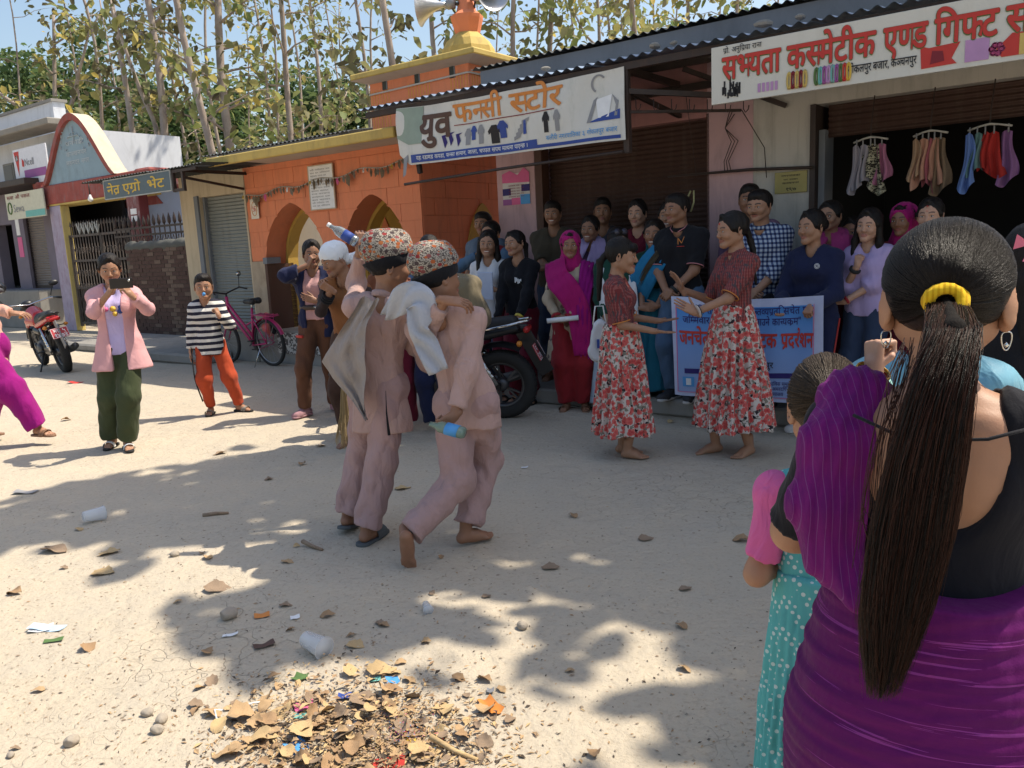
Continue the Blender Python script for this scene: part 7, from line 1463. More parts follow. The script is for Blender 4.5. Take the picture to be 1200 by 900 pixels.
# ---- the two performers in caps, seen from behind ----------------------------------------
def topi(r, S, tilt=.35):
 f = Field(); f.el((0, .018, .078), (.110, .132, .088), 0); f.rc((-.012, .065, .105), (.01, -.045, .125), .070, .055, .03); f.plane((0, 0, .04), (0, -tilt*.9, -1)); V, Q = f.mesh(.0055, noise=(.0025, 45, 2)); put(r, 'cap', (xf(V, S.hm), Q), TOPI)
 f = Field(); f.el((0, .022, .045), (.104, .124, .092), 0); f.plane((0, 0, .052), (0, tilt*.9, 1)); f.plane((0, .0, -.012), (0, -tilt*1.1, -1)); V, Q = f.mesh(.0055); put(r, 'cap_band', (xf(V, S.hm), Q), BLACK)
def suit_pair():
 # left one, arm raised with a bottle
 w = Who(-.84, 4.07, 160); P = w.P; H = 1.50; root = V3(0, 0, 0)
 lf = P(412, 620, 4.22); rf = P(432, 640, 4.0)
 hp = P(446, 470, 4.08); nk = P(450, 356, 4.05)
 S = skeleton(H, True, .86, pelvis=(hp[0], hp[1]), ph=.83, lean=(nk[0]-hp[0], nk[1]-hp[1]), twist=.15, head=(-.95, .06, .05), bust=False, hs=1.0,
  legs=dict(L=dict(t=(lf[0], lf[1]+.02, .10), abs=True, yaw=.15, pitch=.25, hint=(0, -1, 0)), R=dict(t=(rf[0], rf[1], .082), abs=True, yaw=-.1)),
  arms=dict(L=dict(t=P(422, 290, 4.22), abs=True, hand='grip', hint=w.D((-.25, .8, -.7)), f=w.D((.15, .1, .9)), n=w.D((-.3, .9, .1))), R=dict(t=P(522, 352, 3.68), abs=True, hand='relax', hint=w.D((.0, -.7, -1)), f=w.D((.9, .1, -.15)), n=w.D((0, .5, -.8)))))
 r = body_of(w, 'performer in dusty pink suit and patterned cap raising a bottle, left of the pair', S, male=True, hair='shortfull', skin='brown', fine=True, res=.009, feet='bare')
 put(r, 'tunic', g_top(S, .0075, .016, sleeve=.90, se=.015, low=.585, flare=.018, k=.04, amp=.011, fr=15, seed=2, slv={'L': .9}), SUIT); put(r, 'trousers', g_pants(S, .0075, .018, hem=.030, knee=.022, thigh=.012, amp=.010, fr=14, fold=.007, seed=4), SUIT2); topi(r, S); collar(r, S, SUIT, .060, .04)
 add_slippers(r, S, RUBG, RUBG, closed=True)
 mb = MB(); mb.tube([P(452, 458, 3.895), P(453, 485, 3.885), P(456, 510, 3.88)], [.001, .004, .008], 5); mb.build('tunic_slit', BLACK, r)
 # grey waistcoat flying open at the left and over the shoulder
 A = [P(404, 352, 3.95), P(398, 380, 3.98), P(392, 410, 4.0), P(392, 445, 4.02), P(402, 480, 4.04)]
 rows = 14; V = []; L_ = [(422, 350, 3.88), (398, 385, 3.95), (379, 424, 4.02), (390, 446, 4.0), (428, 492, 3.90)]; Rr = [(442, 352, 3.82), (432, 380, 3.82), (426, 420, 3.82), (426, 455, 3.83), (432, 494, 3.84)]
 def ip(T, u): f = u*(len(T)-1); i = min(int(f), len(T)-2); return np.array(T[i])*(1-(f-i))+np.array(T[i+1])*(f-i)
 mb = MB()
 for off in (0, .006):
  mb.grid(lambda u, v: tuple(P(*(ip(L_, v)*(1-u)+ip(Rr, v)*u))+w.D((.012*math.sin(v*9+u*2), .05*math.sin(u*7+v*4)*.35+.012*math.sin(u*17-v*7)+.008*math.sin(v*23+u*5)+off+.03*math.sin(u*3.1), .01*math.sin(u*9)))), 14, 18)
 mb.build('waistcoat', GREYW, r, fix=False)
 CG = cm('cloud_grey', (.42, .43, .47), wr=.35); nv = w.D((0, -1, .15)); scarf(r, CG, [P(452, 372, 3.86), P(466, 356, 3.80), P(482, 348, 3.74), P(494, 358, 3.70), P(490, 384, 3.69), P(500, 404, 3.70), P(514, 436, 3.70)], [.05, .12, .15, .15, .09, .11, .10], [nv], 'shoulder_cloth', wave=.016, wf=9)
 if 0: f = Field(); f.rc(P(466, 366, 3.80), P(482, 352, 3.78), .028, .034, .03); f.rc(P(482, 352, 3.76), P(495, 362, 3.72), .034, .030, .03); f.rc(P(478, 362, 3.74), P(488, 392, 3.72), .036, .016, .03); V, Q = f.mesh(.007, noise=(.010, 24, 5)); put(r, 'shoulder_cloth', (V, Q), cm('cloud_grey', (.30, .31, .35)))
 M = Matrix.Translation((w.x, w.y, w.z)) @ Matrix.Rotation(R(w.th), 4, 'Z'); GL_ = plain('bottle_glass', (.55, .62, .66), .08, 0, .8, Transmission_Weight=.75, IOR=1.3)
 def bottle(name, label, p0, p1, rad, wrap, wc, capm=None):
  t = thing(name, label, 'bottle', M @ Vector(p0)); d = (M.to_3x3() @ Vector(p1-p0)); L = d.length; Mq = d.to_track_quat('Z', 'Y').to_matrix().to_4x4(); mb = MB()
  mb.lathe([(rad*.9, 0), (rad, .01), (rad, L*.55), (rad*.9, L*.68), (rad*.38, L*.86), (rad*.36, L)], 16, 0, Mq); mb.build('glass', GL_, t); mb = MB(); mb.lathe([(rad*1.02, L*.15), (rad*1.02, L*.48)], 16, 0, Mq); mb.build('label_wrap', wrap, t, fix=False); mb = MB(); mb.lathe([(rad*.42, L*.96), (rad*.42, L*1.06), (0, L*1.065)], 12, 0, Mq); mb.build('cap', wc, t)
 bottle('bottle', 'clear bottle with a blue label held up above the left cap', P(418, 284, 4.13), P(386, 264, 4.15), .028, INK['blue'], INK['white'])
 # right one, trailing leg bent
 w2 = Who(-.36, 3.93, 168); P2 = w2.P; hp = P2(549, 478, 3.87); nk = P2(518, 350, 3.84)
 bf = P2(548, 634, 3.9); kk = P2(477, 642, 3.66); 
 S = skeleton(1.52, True, .86, pelvis=(hp[0], hp[1]), ph=.765, lean=(nk[0]-hp[0], nk[1]-hp[1]), twist=-.1, head=(-.70, .0, .15), bust=False, hs=1.0,
  legs=dict(R=dict(t=(bf[0], bf[1], .085), abs=True, yaw=-.9), L=dict(t=kk+V3(0, 0, .06), abs=True, yaw=.35, pitch=1.25, hint=w2.D((.8, .5, 0)))),
  arms=dict(R=dict(t=P2(532, 488, 3.66), abs=True, hand='grip', hint=w2.D((.9, -.1, -.2)), f=w2.D((-.7, -.1, -.5)), n=w2.D((.1, .7, .3))), L=dict(t=P2(470, 390, 4.15), abs=True, hand='relax', hint=w2.D((-.2, 1, -.5)))))
 r = body_of(w2, 'performer in dusty pink suit and patterned cap lifting one foot, right of the pair', S, male=True, hair='shortfull', skin='brown', fine=True, res=.009, feet='bare')
 put(r, 'tunic', g_top(S, .0075, .015, sleeve=.90, se=.015, low=.62, flare=.014, k=.04, amp=.011, fr=15, seed=7), SUIT); put(r, 'trousers', g_pants(S, .0075, .018, hem=.028, knee=.020, thigh=.010, amp=.010, fr=14, fold=.007, seed=6, to=.93), SUIT2); topi(r, S); collar(r, S, SUIT, .060, .04)
 if 0: f = Field(); f.rc(P2(508, 400, 3.72), P2(520, 430, 3.71), .03, .045, .03); f.rc(P2(505, 420, 3.72), P2(512, 400, 3.72), .03, .03, .03); V, Q = f.mesh(.007, noise=(.010, 24, 8)); put(r, 'hanging_cloth', (V, Q), cm('cloud_grey', (.42, .43, .47)))
 M = Matrix.Translation((w2.x, w2.y, w2.z)) @ Matrix.Rotation(R(w2.th), 4, 'Z')
 GL_2 = plain('bottle_green_glass', (.30, .42, .33), .1, 0, .8, Transmission_Weight=.5, IOR=1.3); t = thing('bottle', 'flat greenish bottle with a blue label held behind the back of the right performer', 'bottle', M @ Vector(P2(516, 500, 3.58))); d = (M.to_3x3() @ Vector(P2(541, 505, 3.55)-P2(512, 497, 3.58))); Mq = d.to_track_quat('Z', 'Y').to_matrix().to_4x4(); L = d.length; mb = MB(); mb.lathe([(.015, -.05), (.018, -.02), (.034, .0), (.036, L*.9), (.028, L)], 16, 0, Mq @ Matrix.Diagonal((1.2, .75, 1, 1))); mb.build('glass', GL_2, t); mb = MB(); mb.lathe([(.037, L*.25), (.037, L*.75)], 16, 0, Mq @ Matrix.Diagonal((1.2, .75, 1, 1))); mb.build('label_wrap', INK['sky'], t, fix=False)
suit_pair()
# ---- onlookers at the left -----------------------------------------------------------------
def left_people():
 # pink hoodie girl with phone
 w = Who(-3.12, 6.42, 18); P = w.P; rf = P(150, 524, 6.36); S = skeleton(1.56, False, .92, head=(.12, .28, 0), legs=dict(L=dict(t=P(150, 524, 6.38)*V3(1, 1, 0)+V3(0, 0, .085), abs=True, yaw=.25), R=dict(t=P(132, 520, 6.50)*V3(1, 1, 0)+V3(0, 0, .085), abs=True, yaw=-.2)), arms=dict(L=dict(t=P(154, 346, 6.12), abs=True, hand='hold', hint=(.8, .2, -1), f=(-.5, -.2, .8), n=(-.7, .5, 0)), R=dict(t=P(128, 343, 6.12), abs=True, hand='hold', hint=(-.8, .2, -1), f=(.5, -.2, .8), n=(.7, .5, 0))))
 r = body_of(w, 'woman in a pink hooded jacket and green trousers filming with a phone', S, hair='pony', skin='tan', fine=True, feet='bare'); put(r, 'jacket', g_top(S, .009, .030, sleeve=.92, se=.018, low=.66, flare=.040, amp=.006, fr=15, openw=.055), PINKH); put(r, 't_shirt', g_top(S, .010, .020, sleeve=0, sides='', low=.78), LAV); put(r, 'trousers', g_pants(S, .009, .018, hem=.040, knee=.022, thigh=.008, amp=.007, fr=13), TROG); add_slippers(r, S, INK['white'], RUB)
 f = Field(); f.rc((-.09, .02, 1.285), (.09, .02, 1.285), .045, .045, .03); f.rc((-.06, .07, 1.27), (.06, .07, 1.27), .055, .055, .03); V, Q = f.mesh(.008, noise=(.008, 26, 3)); put(r, 'hood', (V+S.neck-V3(0, 0, 1.31), Q), PINKH)
 for k, (x, z, c, q) in enumerate(((-.0, .02, 'yellow', .024), (.012, -.02, 'yellow', .02), (.05, -.0, 'blue', .022), (.055, .03, 'blue', .018), (-.05, .02, 'pink', .02))):
  mb = MB(); e = S.chest+S.fwd*.128*S.s+V3(x, 0, z-.04); mb.lathe([(0, -.004), (q, 0), (0, .004)], 7, 0, Matrix.Translation(Vector(e)) @ Matrix.Rotation(R(90), 4, 'X')); mb.build('flower_print', INK[c], r)
 M = Matrix.Translation((w.x, w.y, w.z)) @ Matrix.Rotation(R(w.th), 4, 'Z'); c = P(142, 332, 6.06); t = thing('phone', 'black phone held sideways by the woman in the pink jacket', 'phone', M @ Vector(c), R(w.th)); mb = MB(); mb.box(-.08, .08, -.005, .005, -.038, .038); mb.build('case', plain('phone_black', (.02, .015, .015), .2), t, bevel=.004); mb = MB(); mb.lathe([(0, 0), (.009, .001), (.009, .004), (0, .004)], 12, 0, Matrix.Translation((.055, -.004, .018)) @ Matrix.Rotation(R(90), 4, 'X')); mb.build('camera_lens', SILVER, t)
 # striped boy
 w = Who(-2.87, 7.68, 12); P = w.P; S = skeleton(1.30, True, .84, bust=False, shw=.150, hs=.96, head=(.10, .05, 0), legs=dict(R=dict(t=P(247, 480, 7.70)*V3(1, 1, 0)+V3(0, 0, .075), abs=True, yaw=-.1), L=dict(t=P(281, 475, 7.78)*V3(1, 1, 0)+V3(0, 0, .075), abs=True, yaw=1.0)), arms=dict(L=dict(t=P(256, 369, 7.5), abs=True, hand='fist', hint=(.6, .2, -1), f=(-.3, .2, .9), n=(-.8, .5, 0)), R=dict(t=(-.24, -.02, .80))))
 r = body_of(w, 'small boy in a black and white striped sweater and orange red trousers', S, male=True, hair='shortfull', skin='tan', fine=True, feet='bare'); put(r, 'sweater', g_top(S, .009, .026, sleeve=.95, se=.020, low=.59, flare=.016, amp=.004), STRIPE); put(r, 'trousers', g_pants(S, .009, .018, hem=.008, knee=.018, thigh=.002, amp=.005), RUST); add_slippers(r, S, cm('strap_grey', (.25, .23, .2)), RUB, straps=2); collar(r, S, TURQ, .054, .02)
 mb = MB(); sd = 'R'; P_ = [S.hip[sd]+V3(-.105, -.02, -.0), S.kn[sd]+V3(-.082, -.015, .02), S.an[sd]+V3(-.062, -.01, .06)]; rb = ribbon(spl(P_, 5), [V3(-1, -.15, 0)]*11, [V3(0, .05, 0)]*11, .004); rb.build('side_panel', BLACK, r); mb = MB(); c = S.hm @ Vector((.0, -.112, -.058)); mb.lathe([(0, -.018), (.014, -.012), (.016, .008), (0, .018)], 10, 0, Matrix.Translation(c)); mb.build('whistle', INK['sky'], r)
 # girl in brown trousers and navy jacket, shading her face
 w = Who(-1.76, 7.42, -2); P = w.P; S = skeleton(1.60, False, .98, head=(.35, .1, 0), legs=dict(R=dict(t=P(358, 480, 7.35)*V3(1, 1, 0)+V3(0, 0, .085), abs=True, yaw=-.5), L=dict(t=P(392, 467, 7.6)*V3(1, 1, 0)+V3(0, 0, .085), abs=True, yaw=.6)), arms=dict(R=dict(t=P(362, 310, 7.2), abs=True, hand='hold', hint=(-1, .2, -.5), f=(.4, -.1, .9), n=(.6, .5, 0)), L=dict(t=(.05, -.22, 1.15), hint=(1, .2, -.6), f=(-.8, -.2, .3), n=(0, 1, 0))))
 r = body_of(w, 'girl in brown trousers and a navy jacket raising her hand beside the second temple arch', S, hair='bun', skin='brown', fine=True, feet=None); put(r, 'jacket', g_top(S, .010, .030, sleeve=.95, se=.026, low=.74, amp=.010, openw=.075), NAVY); put(r, 'shirt', g_top(S, .010, .018, sleeve=0, sides='', low=.9), cm('rose_white', (.50, .28, .27))); put(r, 'trousers', g_pants(S, .0095, .014, hem=.018, knee=.008, amp=.008, fr=16), BROWN); belt(r, S, plain('belt_leather', (.04, .025, .02), .4), S.waist[2]-.0, (.152, .118), .045); add_shoes(r, S, SHP, SHP)
 mb = MB()
 for a in (.0, .012): mb.tube([S.sh['R']+V3(-.05, -.03+a, .03), (S.sh['R']+S.el['R'])/2+V3(-.07, -.03+a, .0), S.el['R']+V3(-.06, -.02+a, 0)], .004, 5)
 mb.build('sleeve_stripe', INK['red'], r); mb = MB(); mb.tube([S.pel+V3(-.19, -.06, -.12), S.pel+V3(-.12, -.13, -.12)], .014, 6); mb.build('jacket_hem', INK['red'], r); mb = MB(); mb.lathe([(0, -.01), (.024, 0), (0, .01)], 12, 0, Matrix.Translation(Vector(S.waist+V3(.03, -.135, 0))) @ Matrix.Rotation(R(90), 4, 'X')); mb.build('buckle', SILVER, r)
 # performer with the white headcloth, bent, hand at mouth
 w = Who(-1.22, 6.15, -20); P = w.P; hp = P(412, 395, 6.2); nk = P(404, 332, 6.05); S = skeleton(1.58, True, .92, bust=False, pelvis=(hp[0], hp[1]), ph=.86, lean=(nk[0]-hp[0], nk[1]-hp[1]), head=(-.45, .35, -.15), arms=dict(R=dict(t=P(388, 340, 5.82), abs=True, hand='hold', hint=(-.4, -.2, -1), f=w.D((-.7, -.2, .5)), n=w.D((.3, .8, .3))), L=dict(t=P(420, 400, 5.9), abs=True, hint=(1, 0, -.5))))
 r = body_of(w, 'performer with a white headcloth and black mesh sleeves covering his mouth', S, male=True, hair=None, skin='brown', fine=True, feet='bare'); put(r, 'vest', g_top(S, .011, .016, sleeve=0, sides='', vneck=.1, amp=.006), cm('rust_brown', (.22, .09, .035))); put(r, 'trousers', g_pants(S, .011, .016, hem=.02), cm('dark_brown', (.06, .03, .02)))
 for sd in 'LR':
  f = Field(); arm(f, S, sd, .004, .9); V, Q = f.mesh(.009); put(r, 'mesh_sleeve', (V, Q), cm('mesh_black', (.035, .022, .02)))
 for k in range(3): cuff(r, S, 'R', BLACK, .75-.1*k, .042, .02, 'arm_band')
 f = Field(); f.el((0, .02, .045), (.098, .112, .088), 0); f.el((0, .085, -.03), (.05, .04, .045), .03); f.rc((0, .12, -.04), (.05, .20, -.055), .03, .04, .015); f.rc((0, .12, -.045), (-.02, .19, -.10), .028, .035, .015); f.el((0, -.13, -.06), (.10, .09, .10), .01, 's'); V, Q = f.mesh(.006, noise=(.005, 48, 4)); put(r, 'headcloth', (xf(V, S.hm), Q), cm('bright_white', (.72, .74, .78)))
 # woman cut by the left edge, magenta trousers
 w = Who(-4.42, 6.75, 75); P = w.P; ft = P(52, 512, 6.75); S = skeleton(1.60, False, 1.05, head=(0, 0, 0), lean=(0, .04), legs=dict(R=dict(t=ft*V3(1, 1, 0)+V3(0, 0, .085), abs=True, yaw=-.1), L=dict(t=P(-20, 500, 7.0)*V3(1, 1, 0)+V3(0, 0, .085), abs=True, yaw=.2)), arms=dict(R=dict(t=P(34, 372, 6.55), abs=True, hand='relax', hint=(-.3, .5, -1), f=w.D((1, 0, -.1)), n=w.D((0, .3, -1))), L=dict(t=P(0, 420, 6.95), abs=True)))
 r = body_of(w, 'woman in a salmon top and magenta trousers stepping in at the left edge', S, hair='bun', skin='tan', feet='bare'); put(r, 'top', g_top(S, .010, .022, sleeve=.95, low=.66, amp=.008), PINKC); put(r, 'trousers', g_pants(S, .010, .022, hem=.03, knee=.045, thigh=.03, amp=.012, fr=14), PURP); add_slippers(r, S, LEA, LEA, straps=2)
left_people()
# ---- the foreground ----------------------------------------------------------------------------
def foreground():
 w = Who(.665, 1.22, 151); P = w.P; H = 1.475
 S = skeleton(H, False, 1.03, head=(.0, .05, 0), lean=(.0, .0), shw=.165, hs=.985, arms=dict(L=dict(t=(.15, -.27, 1.0), hint=(.8, .25, -.7), hand='relax'), R=dict(t=(-.14, -.30, 1.25), hint=(-1, .2, -.6), hand='hold')))
 root = thing('person', 'woman in a purple sari with a very long ponytail and yellow hair tie', 'person', (w.x, w.y, 0), R(w.th))
 f = Field(); torso(f, S, -.002, .035); s = S.s
 f.rc(S.neck-S.up*.03*s, S.neck+V3(0, -.01, .05)*s, .056*s, .046*s, .03)
 for k in 'LR': arm(f, S, k, .002, 1, cap=False)
 # shoulder blades and spine furrow
 for sg in (-1, 1): f.el(S.chest+V3(sg*.065*s, .066*s, .06*s), (.042*s, .024*s, .065*s), .05)
 f.rc(S.waist+V3(0, .112*s, 0), S.upch+V3(0, .100*s, 0), .008, .006, .05, 's')
 f.plane((0, 0, .72), (0, 0, -1))
 V, Q = f.mesh(.0055); hV, hQ, hA = head_template(.0030, 0, False, False); parts = [(V, Q), (xf(hV, S.hm), hQ, hA)]
 e = Field()
 for sg in (-1, 1):
  M3 = np.array((Euler((R(8), 0, 0)).to_matrix() @ Euler((0, 0, sg*.45)).to_matrix()))
  c = V3(sg*.0835, .022, -.014); e.el(c, (.008, .0215, .035), .0, 'u', M3); e.el(c+V3(sg*.004, -.010, .003), (.006, .013, .024), .004, 's', M3); e.rc(c+V3(-sg*.004, -.006, -.030), c+V3(-sg*.004, -.004, -.036), .010, .0085, .01); e.rc((sg*.070, .0, -.015), c+V3(-sg*.01, -.005, -.004), .018, .012, .014)
 eV, eQ = e.mesh(.0025); parts.append((xf(eV, S.hm), eQ))
 for k in 'LR': M = hand_mat(S, k); hv, hq = get_hand(S.hk[k], True); parts.append((xf(hv, M), flipped(hq, M)))
 link('body', tinted('body', *join(parts)), SK['tan'], root)
 # blouse with a deep open back
 f = Field(); torso(f, S, .016, .035)
 for sd in 'LR': arm(f, S, sd, .016, .46, .03, fold=(.002, 90, 1))
 f.rc(S.neck-S.up*.02*s, S.neck+V3(0, -.012, .12)*s, .085*s, .08*s, .012, 's')
 f.el((.010, .13, 1.165), (.108, .13, .165), .012, 's'); f.plane((0, 0, .905), (0, 0, -1)); f.fn(lambda X, Y, Z: np.maximum(np.abs(X-.01)-.085, -(Y+.02)), (-.09, -.02, 1.15), (.1, .4, 1.6), .02, 's')
 put(root, 'blouse', f.mesh(.006, noise=(.0015, 30, 2)), cm('velvet_black', (.010, .010, .014)))
 mb = MB(); mb.tube([(.118, .080, 1.215), (.06, .112, 1.198), (.0, .116, 1.193), (-.06, .112, 1.198), (-.125, .080, 1.215)], .0026, 6); mb.build('back_string', BLACK, root)
 # sari wrapped at the hips
 def fn(X, Y, Z):
  t = np.clip((.97-Z)/.9, 0, 1); r0 = .150+.075*np.minimum(1, t*3.2)-.02*np.maximum(0, t-.4); a = np.arctan2(Y-.012, X); ry = .80; r = np.sqrt(X**2+((Y-.015)/ry)**2)
  d = r-r0-.0030*np.sin(Z*125+3.4*np.sin(a*1.0+.6)+9*X+2*np.sin(7*X+11*Y))*(.5+.5*np.sin(a*2+Z*9))*np.clip(1.2-t*1.2, .15, 1)-.0018*np.sin(Z*270+5*np.sin(a+2)+3*np.sin(13*X)); return np.maximum(d*.7, np.maximum(Z-.955-.012*np.sin(a*2+1), -Z+.02))
 f = Field(); f.fn(fn, (-.27, -.24, .02), (.27, .24, .97)); put(root, 'sari_wrap', f.mesh(.0065), SARI)
 # pleated end over the left shoulder
 def pl(f, a, b, ra, rb, k=.03):
  a = V3(*a); b = V3(*b); ba = b-a; L2 = ba@ba
  def g(X, Y, Z):
   t = np.clip(((X-a[0])*ba[0]+(Y-a[1])*ba[1]+(Z-a[2])*ba[2])/L2, 0, 1); x = X-a[0]-t*ba[0]; y = Y-a[1]-t*ba[1]; z = Z-a[2]-t*ba[2]; q = np.sqrt(x*x+(y*1.25)**2+z*z); return (q-(ra+(rb-ra)*t)-.0028*np.sin(x*260+y*120+Z*9)-.0010*np.sin(x*520+y*90+Z*12))*.8
  m = max(ra, rb)+.01; f.fn(g, np.minimum(a, b)-m, np.maximum(a, b)+m, k)
 f = Field(); pl(f, (.105, -.09, 1.19), (.122, .0, 1.218), .050, .052); pl(f, (.122, .0, 1.218), (.142, .055, 1.160), .052, .055); pl(f, (.140, .055, 1.155), (.156, .070, 1.06), .050, .053); pl(f, (.156, .070, 1.06), (.142, .080, .98), .053, .040); pl(f, (.142, .080, .98), (.090, .13, .925), .036, .018)
 put(root, 'sari_pleats', f.mesh(.0048), PALLU)
 # hair: cap, combed strands, tie, ponytail
 f = Field(); f.el((0, .020, .028), (.0885, .104, .098), 0); f.el((0, -.125, -.04), (.082, .080, .110), .010, 's'); f.el((0, .03, -.135), (.12, .13, .062), .03, 's')
 for sg in (-1, 1): f.el((sg*.098, .012, -.020), (.016, .030, .040), .01, 's')
 V, Q = f.mesh(.004, noise=(.0012, 60, 1)); HM = hair_mat('hair_deep', (.005, .004, .0035), (.018, .012, .009), .32, (90, 90, 90)); put(root, 'hair', (xf(V, S.hm), Q), HM)
 rr = np.random.default_rng(3); mb = MB(); E = V3(.0885, .104, .098); c0 = V3(0, .020, .028); tie = nz(V3(.0, .118-.02, -.004-.028)/E); n = 0
 while n < 3000:
  u = nz(rr.normal(0, 1, 3))
  if u[1] > .70 or (u[1] < -.35 and u[2] < .60) or u[2] < -.62: continue
  if abs(u[0]) > .86 and u[2] < .0: continue
  pts = []; hgt = rr.uniform(1.0, 1.022)
  for q in range(11):
   t = q/10; v = nz(u*(1-t)+tie*t); sag = 1+.006*math.sin(t*3.1)*rr.uniform(.5, 1); p = c0+v*E*(hgt*sag+.003*(1-abs(2*t-1))); pts.append(S.hm @ Vector(p))
  mb.tube(pts, [.0003+.00035*math.sin(math.pi*min(1, (q+1)/9)) for q in range(11)], 3, cap=False); n += 1
 mb.build('combed_strands', HM, root, fix=False)
 tp = S.hm @ Vector((0, .128, -.004)); 
 for k in range(2):
  mb = MB(); P_ = [Vector(tp)+Vector(((.0235-.003*k)*math.cos(a), -.004+.012*k+.006*math.sin(a*2), (.0185)*math.sin(a)+.010*math.cos(a*1)*0)) for a in np.linspace(0, 2*math.pi, 33)[:-1]]; mb.tube(P_, [.0082+.0005*math.sin(a*9) for a in range(32)], 10, closed=True); mb.build('hair_tie', pat('cloth_yellow_tie', lambda t: t.mix(t.math('GREATER_THAN', t.math('SINE', t.math('MULTIPLY', t.sep(t.co())[0], 900)), .2), (.66, .42, .02), (.50, .29, .01))), root)
 q = lambda px, py, Y: Vector(P(px, py, Y)); tpw = Vector(tp)
 path = [tpw, q(1118, 385, 1.06), q(1104, 450, 1.04), q(1086, 540, 1.045), q(1068, 630, 1.05), q(1048, 720, 1.05), q(1032, 818, 1.05)]; wid = [.018, .032, .043, .053, .058, .050, .020]
 f = Field()
 for i in range(5): f.rc(path[i], path[i+1], wid[i]*.40, wid[i+1]*.40, .012)
 f.rc(path[5], path[6], wid[5]*.32, .004, .02); V, Q = f.mesh(.006); put(root, 'ponytail', (V, Q), hair_mat('hair_core', (.004, .003, .0025), (.008, .005, .004), .9))
 HM2 = hair_mat('hair_reddish', (.024, .009, .006), (.075, .026, .015), .38, (90, 90, 4)); mb = MB(); mb2 = MB(); sp = [np.array(x) for x in path]; side = w.D((1, 0, 0)); dep = w.D((0, 1, 0))
 for k in range(6500):
  a = rr.uniform(0, 6.28); rad = rr.uniform(.25, 1.0)**.6; x0, y0 = math.cos(a)*rad, math.sin(a)*rad; end = rr.uniform(.58, .95) if rr.random() < .5 else rr.uniform(.78, 1.0); pts = []; m = 12; wv = rr.uniform(0, 6.28); am = rr.uniform(.0, .0045) if rr.random() < .9 else rr.uniform(.006, .012); m = 12
  for i in range(m):
   t = i/(m-1)*min(1.0, end)*6; j = min(5, int(t)); fr = t-j; p = sp[j]*(1-fr)+sp[j+1]*fr; wd = wid[j]*(1-fr)+wid[j+1]*fr; pts.append(Vector(p+side*(x0*wd+am*math.sin(t*2.2+wv))+dep*(y0*wd*.62+am*math.cos(t*1.7+wv))))
  (mb if k % 2 else mb2).tube(pts, [.00052*(1.15-.8*i/m) for i in range(m)], 3, cap=False)
 mb.build('ponytail_strands', HM, root, fix=False); mb2.build('ponytail_strands', HM2, root, fix=False)
 mb = MB()
 for k in range(26):
  x = 1062+rr.uniform(-6, 10); x2 = rr.uniform(1000, 1055); P_ = [q(x, 395+rr.uniform(0, 30), 1.12), q(x-rr.uniform(5, 20), 450, 1.08), q((x+x2)/2-8, 520, 1.06), q(x2+8, 600, 1.06), q(x2+rr.uniform(-5, 20), 660+rr.uniform(-90, 60), 1.06)]; mb.tube(spl(P_, 4), .0006, 3, cap=False)
 mb.build('loose_strands', HM2, root, fix=False)
 for sg, lx in ((1, 1), (-1, 1)):
  c = S.hm @ Vector((sg*.082, .014, -.056)); mb = MB(); mb.tube([c+Vector((.008*math.sin(a)*1.0*w.D((1, 0, 0))[0], .008*math.sin(a)*w.D((1, 0, 0))[1], -.013-.014*math.cos(a)-.003*math.cos(2*a))) for a in np.linspace(0, 6.28, 25)[:-1]], .0011, 6, closed=True); mb.lathe([(0, -.0048), (.0045, 0), (0, .0048)], 10, 0, Matrix.Translation(c+Vector((0, 0, -.022)))); mb.build('earring', SILVER, root)
 # child in the teal dress
 w = Who(.685, 1.72, 165); P = w.P; S = skeleton(1.15, False, .98, bust=False, hs=.94, head=(.0, .1, 0), arms=dict(L=dict(t=P(938, 655, 1.82), abs=True, hint=w.D((-.7, -.4, -1)), f=w.D((.5, .6, .2))), R=dict(t=(-.1, -.3, .9)))); r = body_of(w, 'small girl in a dotted teal dress with pink sleeves beside the purple sari', S, hair=None, skin='tan', fine=True, res=.008); HB = hair_mat('hair_brown', (.02, .013, .009), (.10, .07, .045), .4, (70, 70, 70)); V, Q = hair_mesh(S, 'pony', .005, None, 3); put(r, 'hair', (V, Q), HB)
 mb = MB(); rr = np.random.default_rng(8); E = V3(.088, .103, .098); c0 = V3(0, .02, .03); tie = nz(V3(0, .09, -.0)/E); n = 0
 while n < 420:
  u = nz(rr.normal(0, 1, 3))
  if u[1] > .7 or (u[1] < -.35 and u[2] < .6) or u[2] < -.55: continue
  mb.tube([S.hm @ Vector(c0+nz(u*(1-t/8)+tie*t/8)*E*rr.uniform(1.0, 1.02)) for t in range(9)], .0009, 3, cap=False); n += 1
 mb.build('combed_strands', HB, r, fix=False)
 f = Field(); torso(f, S, .012, .03); f.rc(S.neck-S.up*.03, S.neck+V3(0, -.01, .1), .062, .06, .012, 's'); f.plane((0, 0, S.waist[2]-.03), (0, 0, -1)); put(r, 'dress_bodice', f.mesh(.006, noise=(.002, 40, 1)), TEALD)
 put(r, 'dress_skirt', g_skirt(S, .0065, hem=.13, r0=.100, r1=.150, n=24, amp=.008, top=S.waist[2]+.01, squash=.9, seed=4), TEALD)
 for sd in 'LR': f = Field(); arm(f, S, sd, .016, .40); f.el(S.sh[sd], (.050, .050, .050), .02); put(r, 'puff_sleeve', f.mesh(.006, noise=(.004, 34, 2)), HOTP)
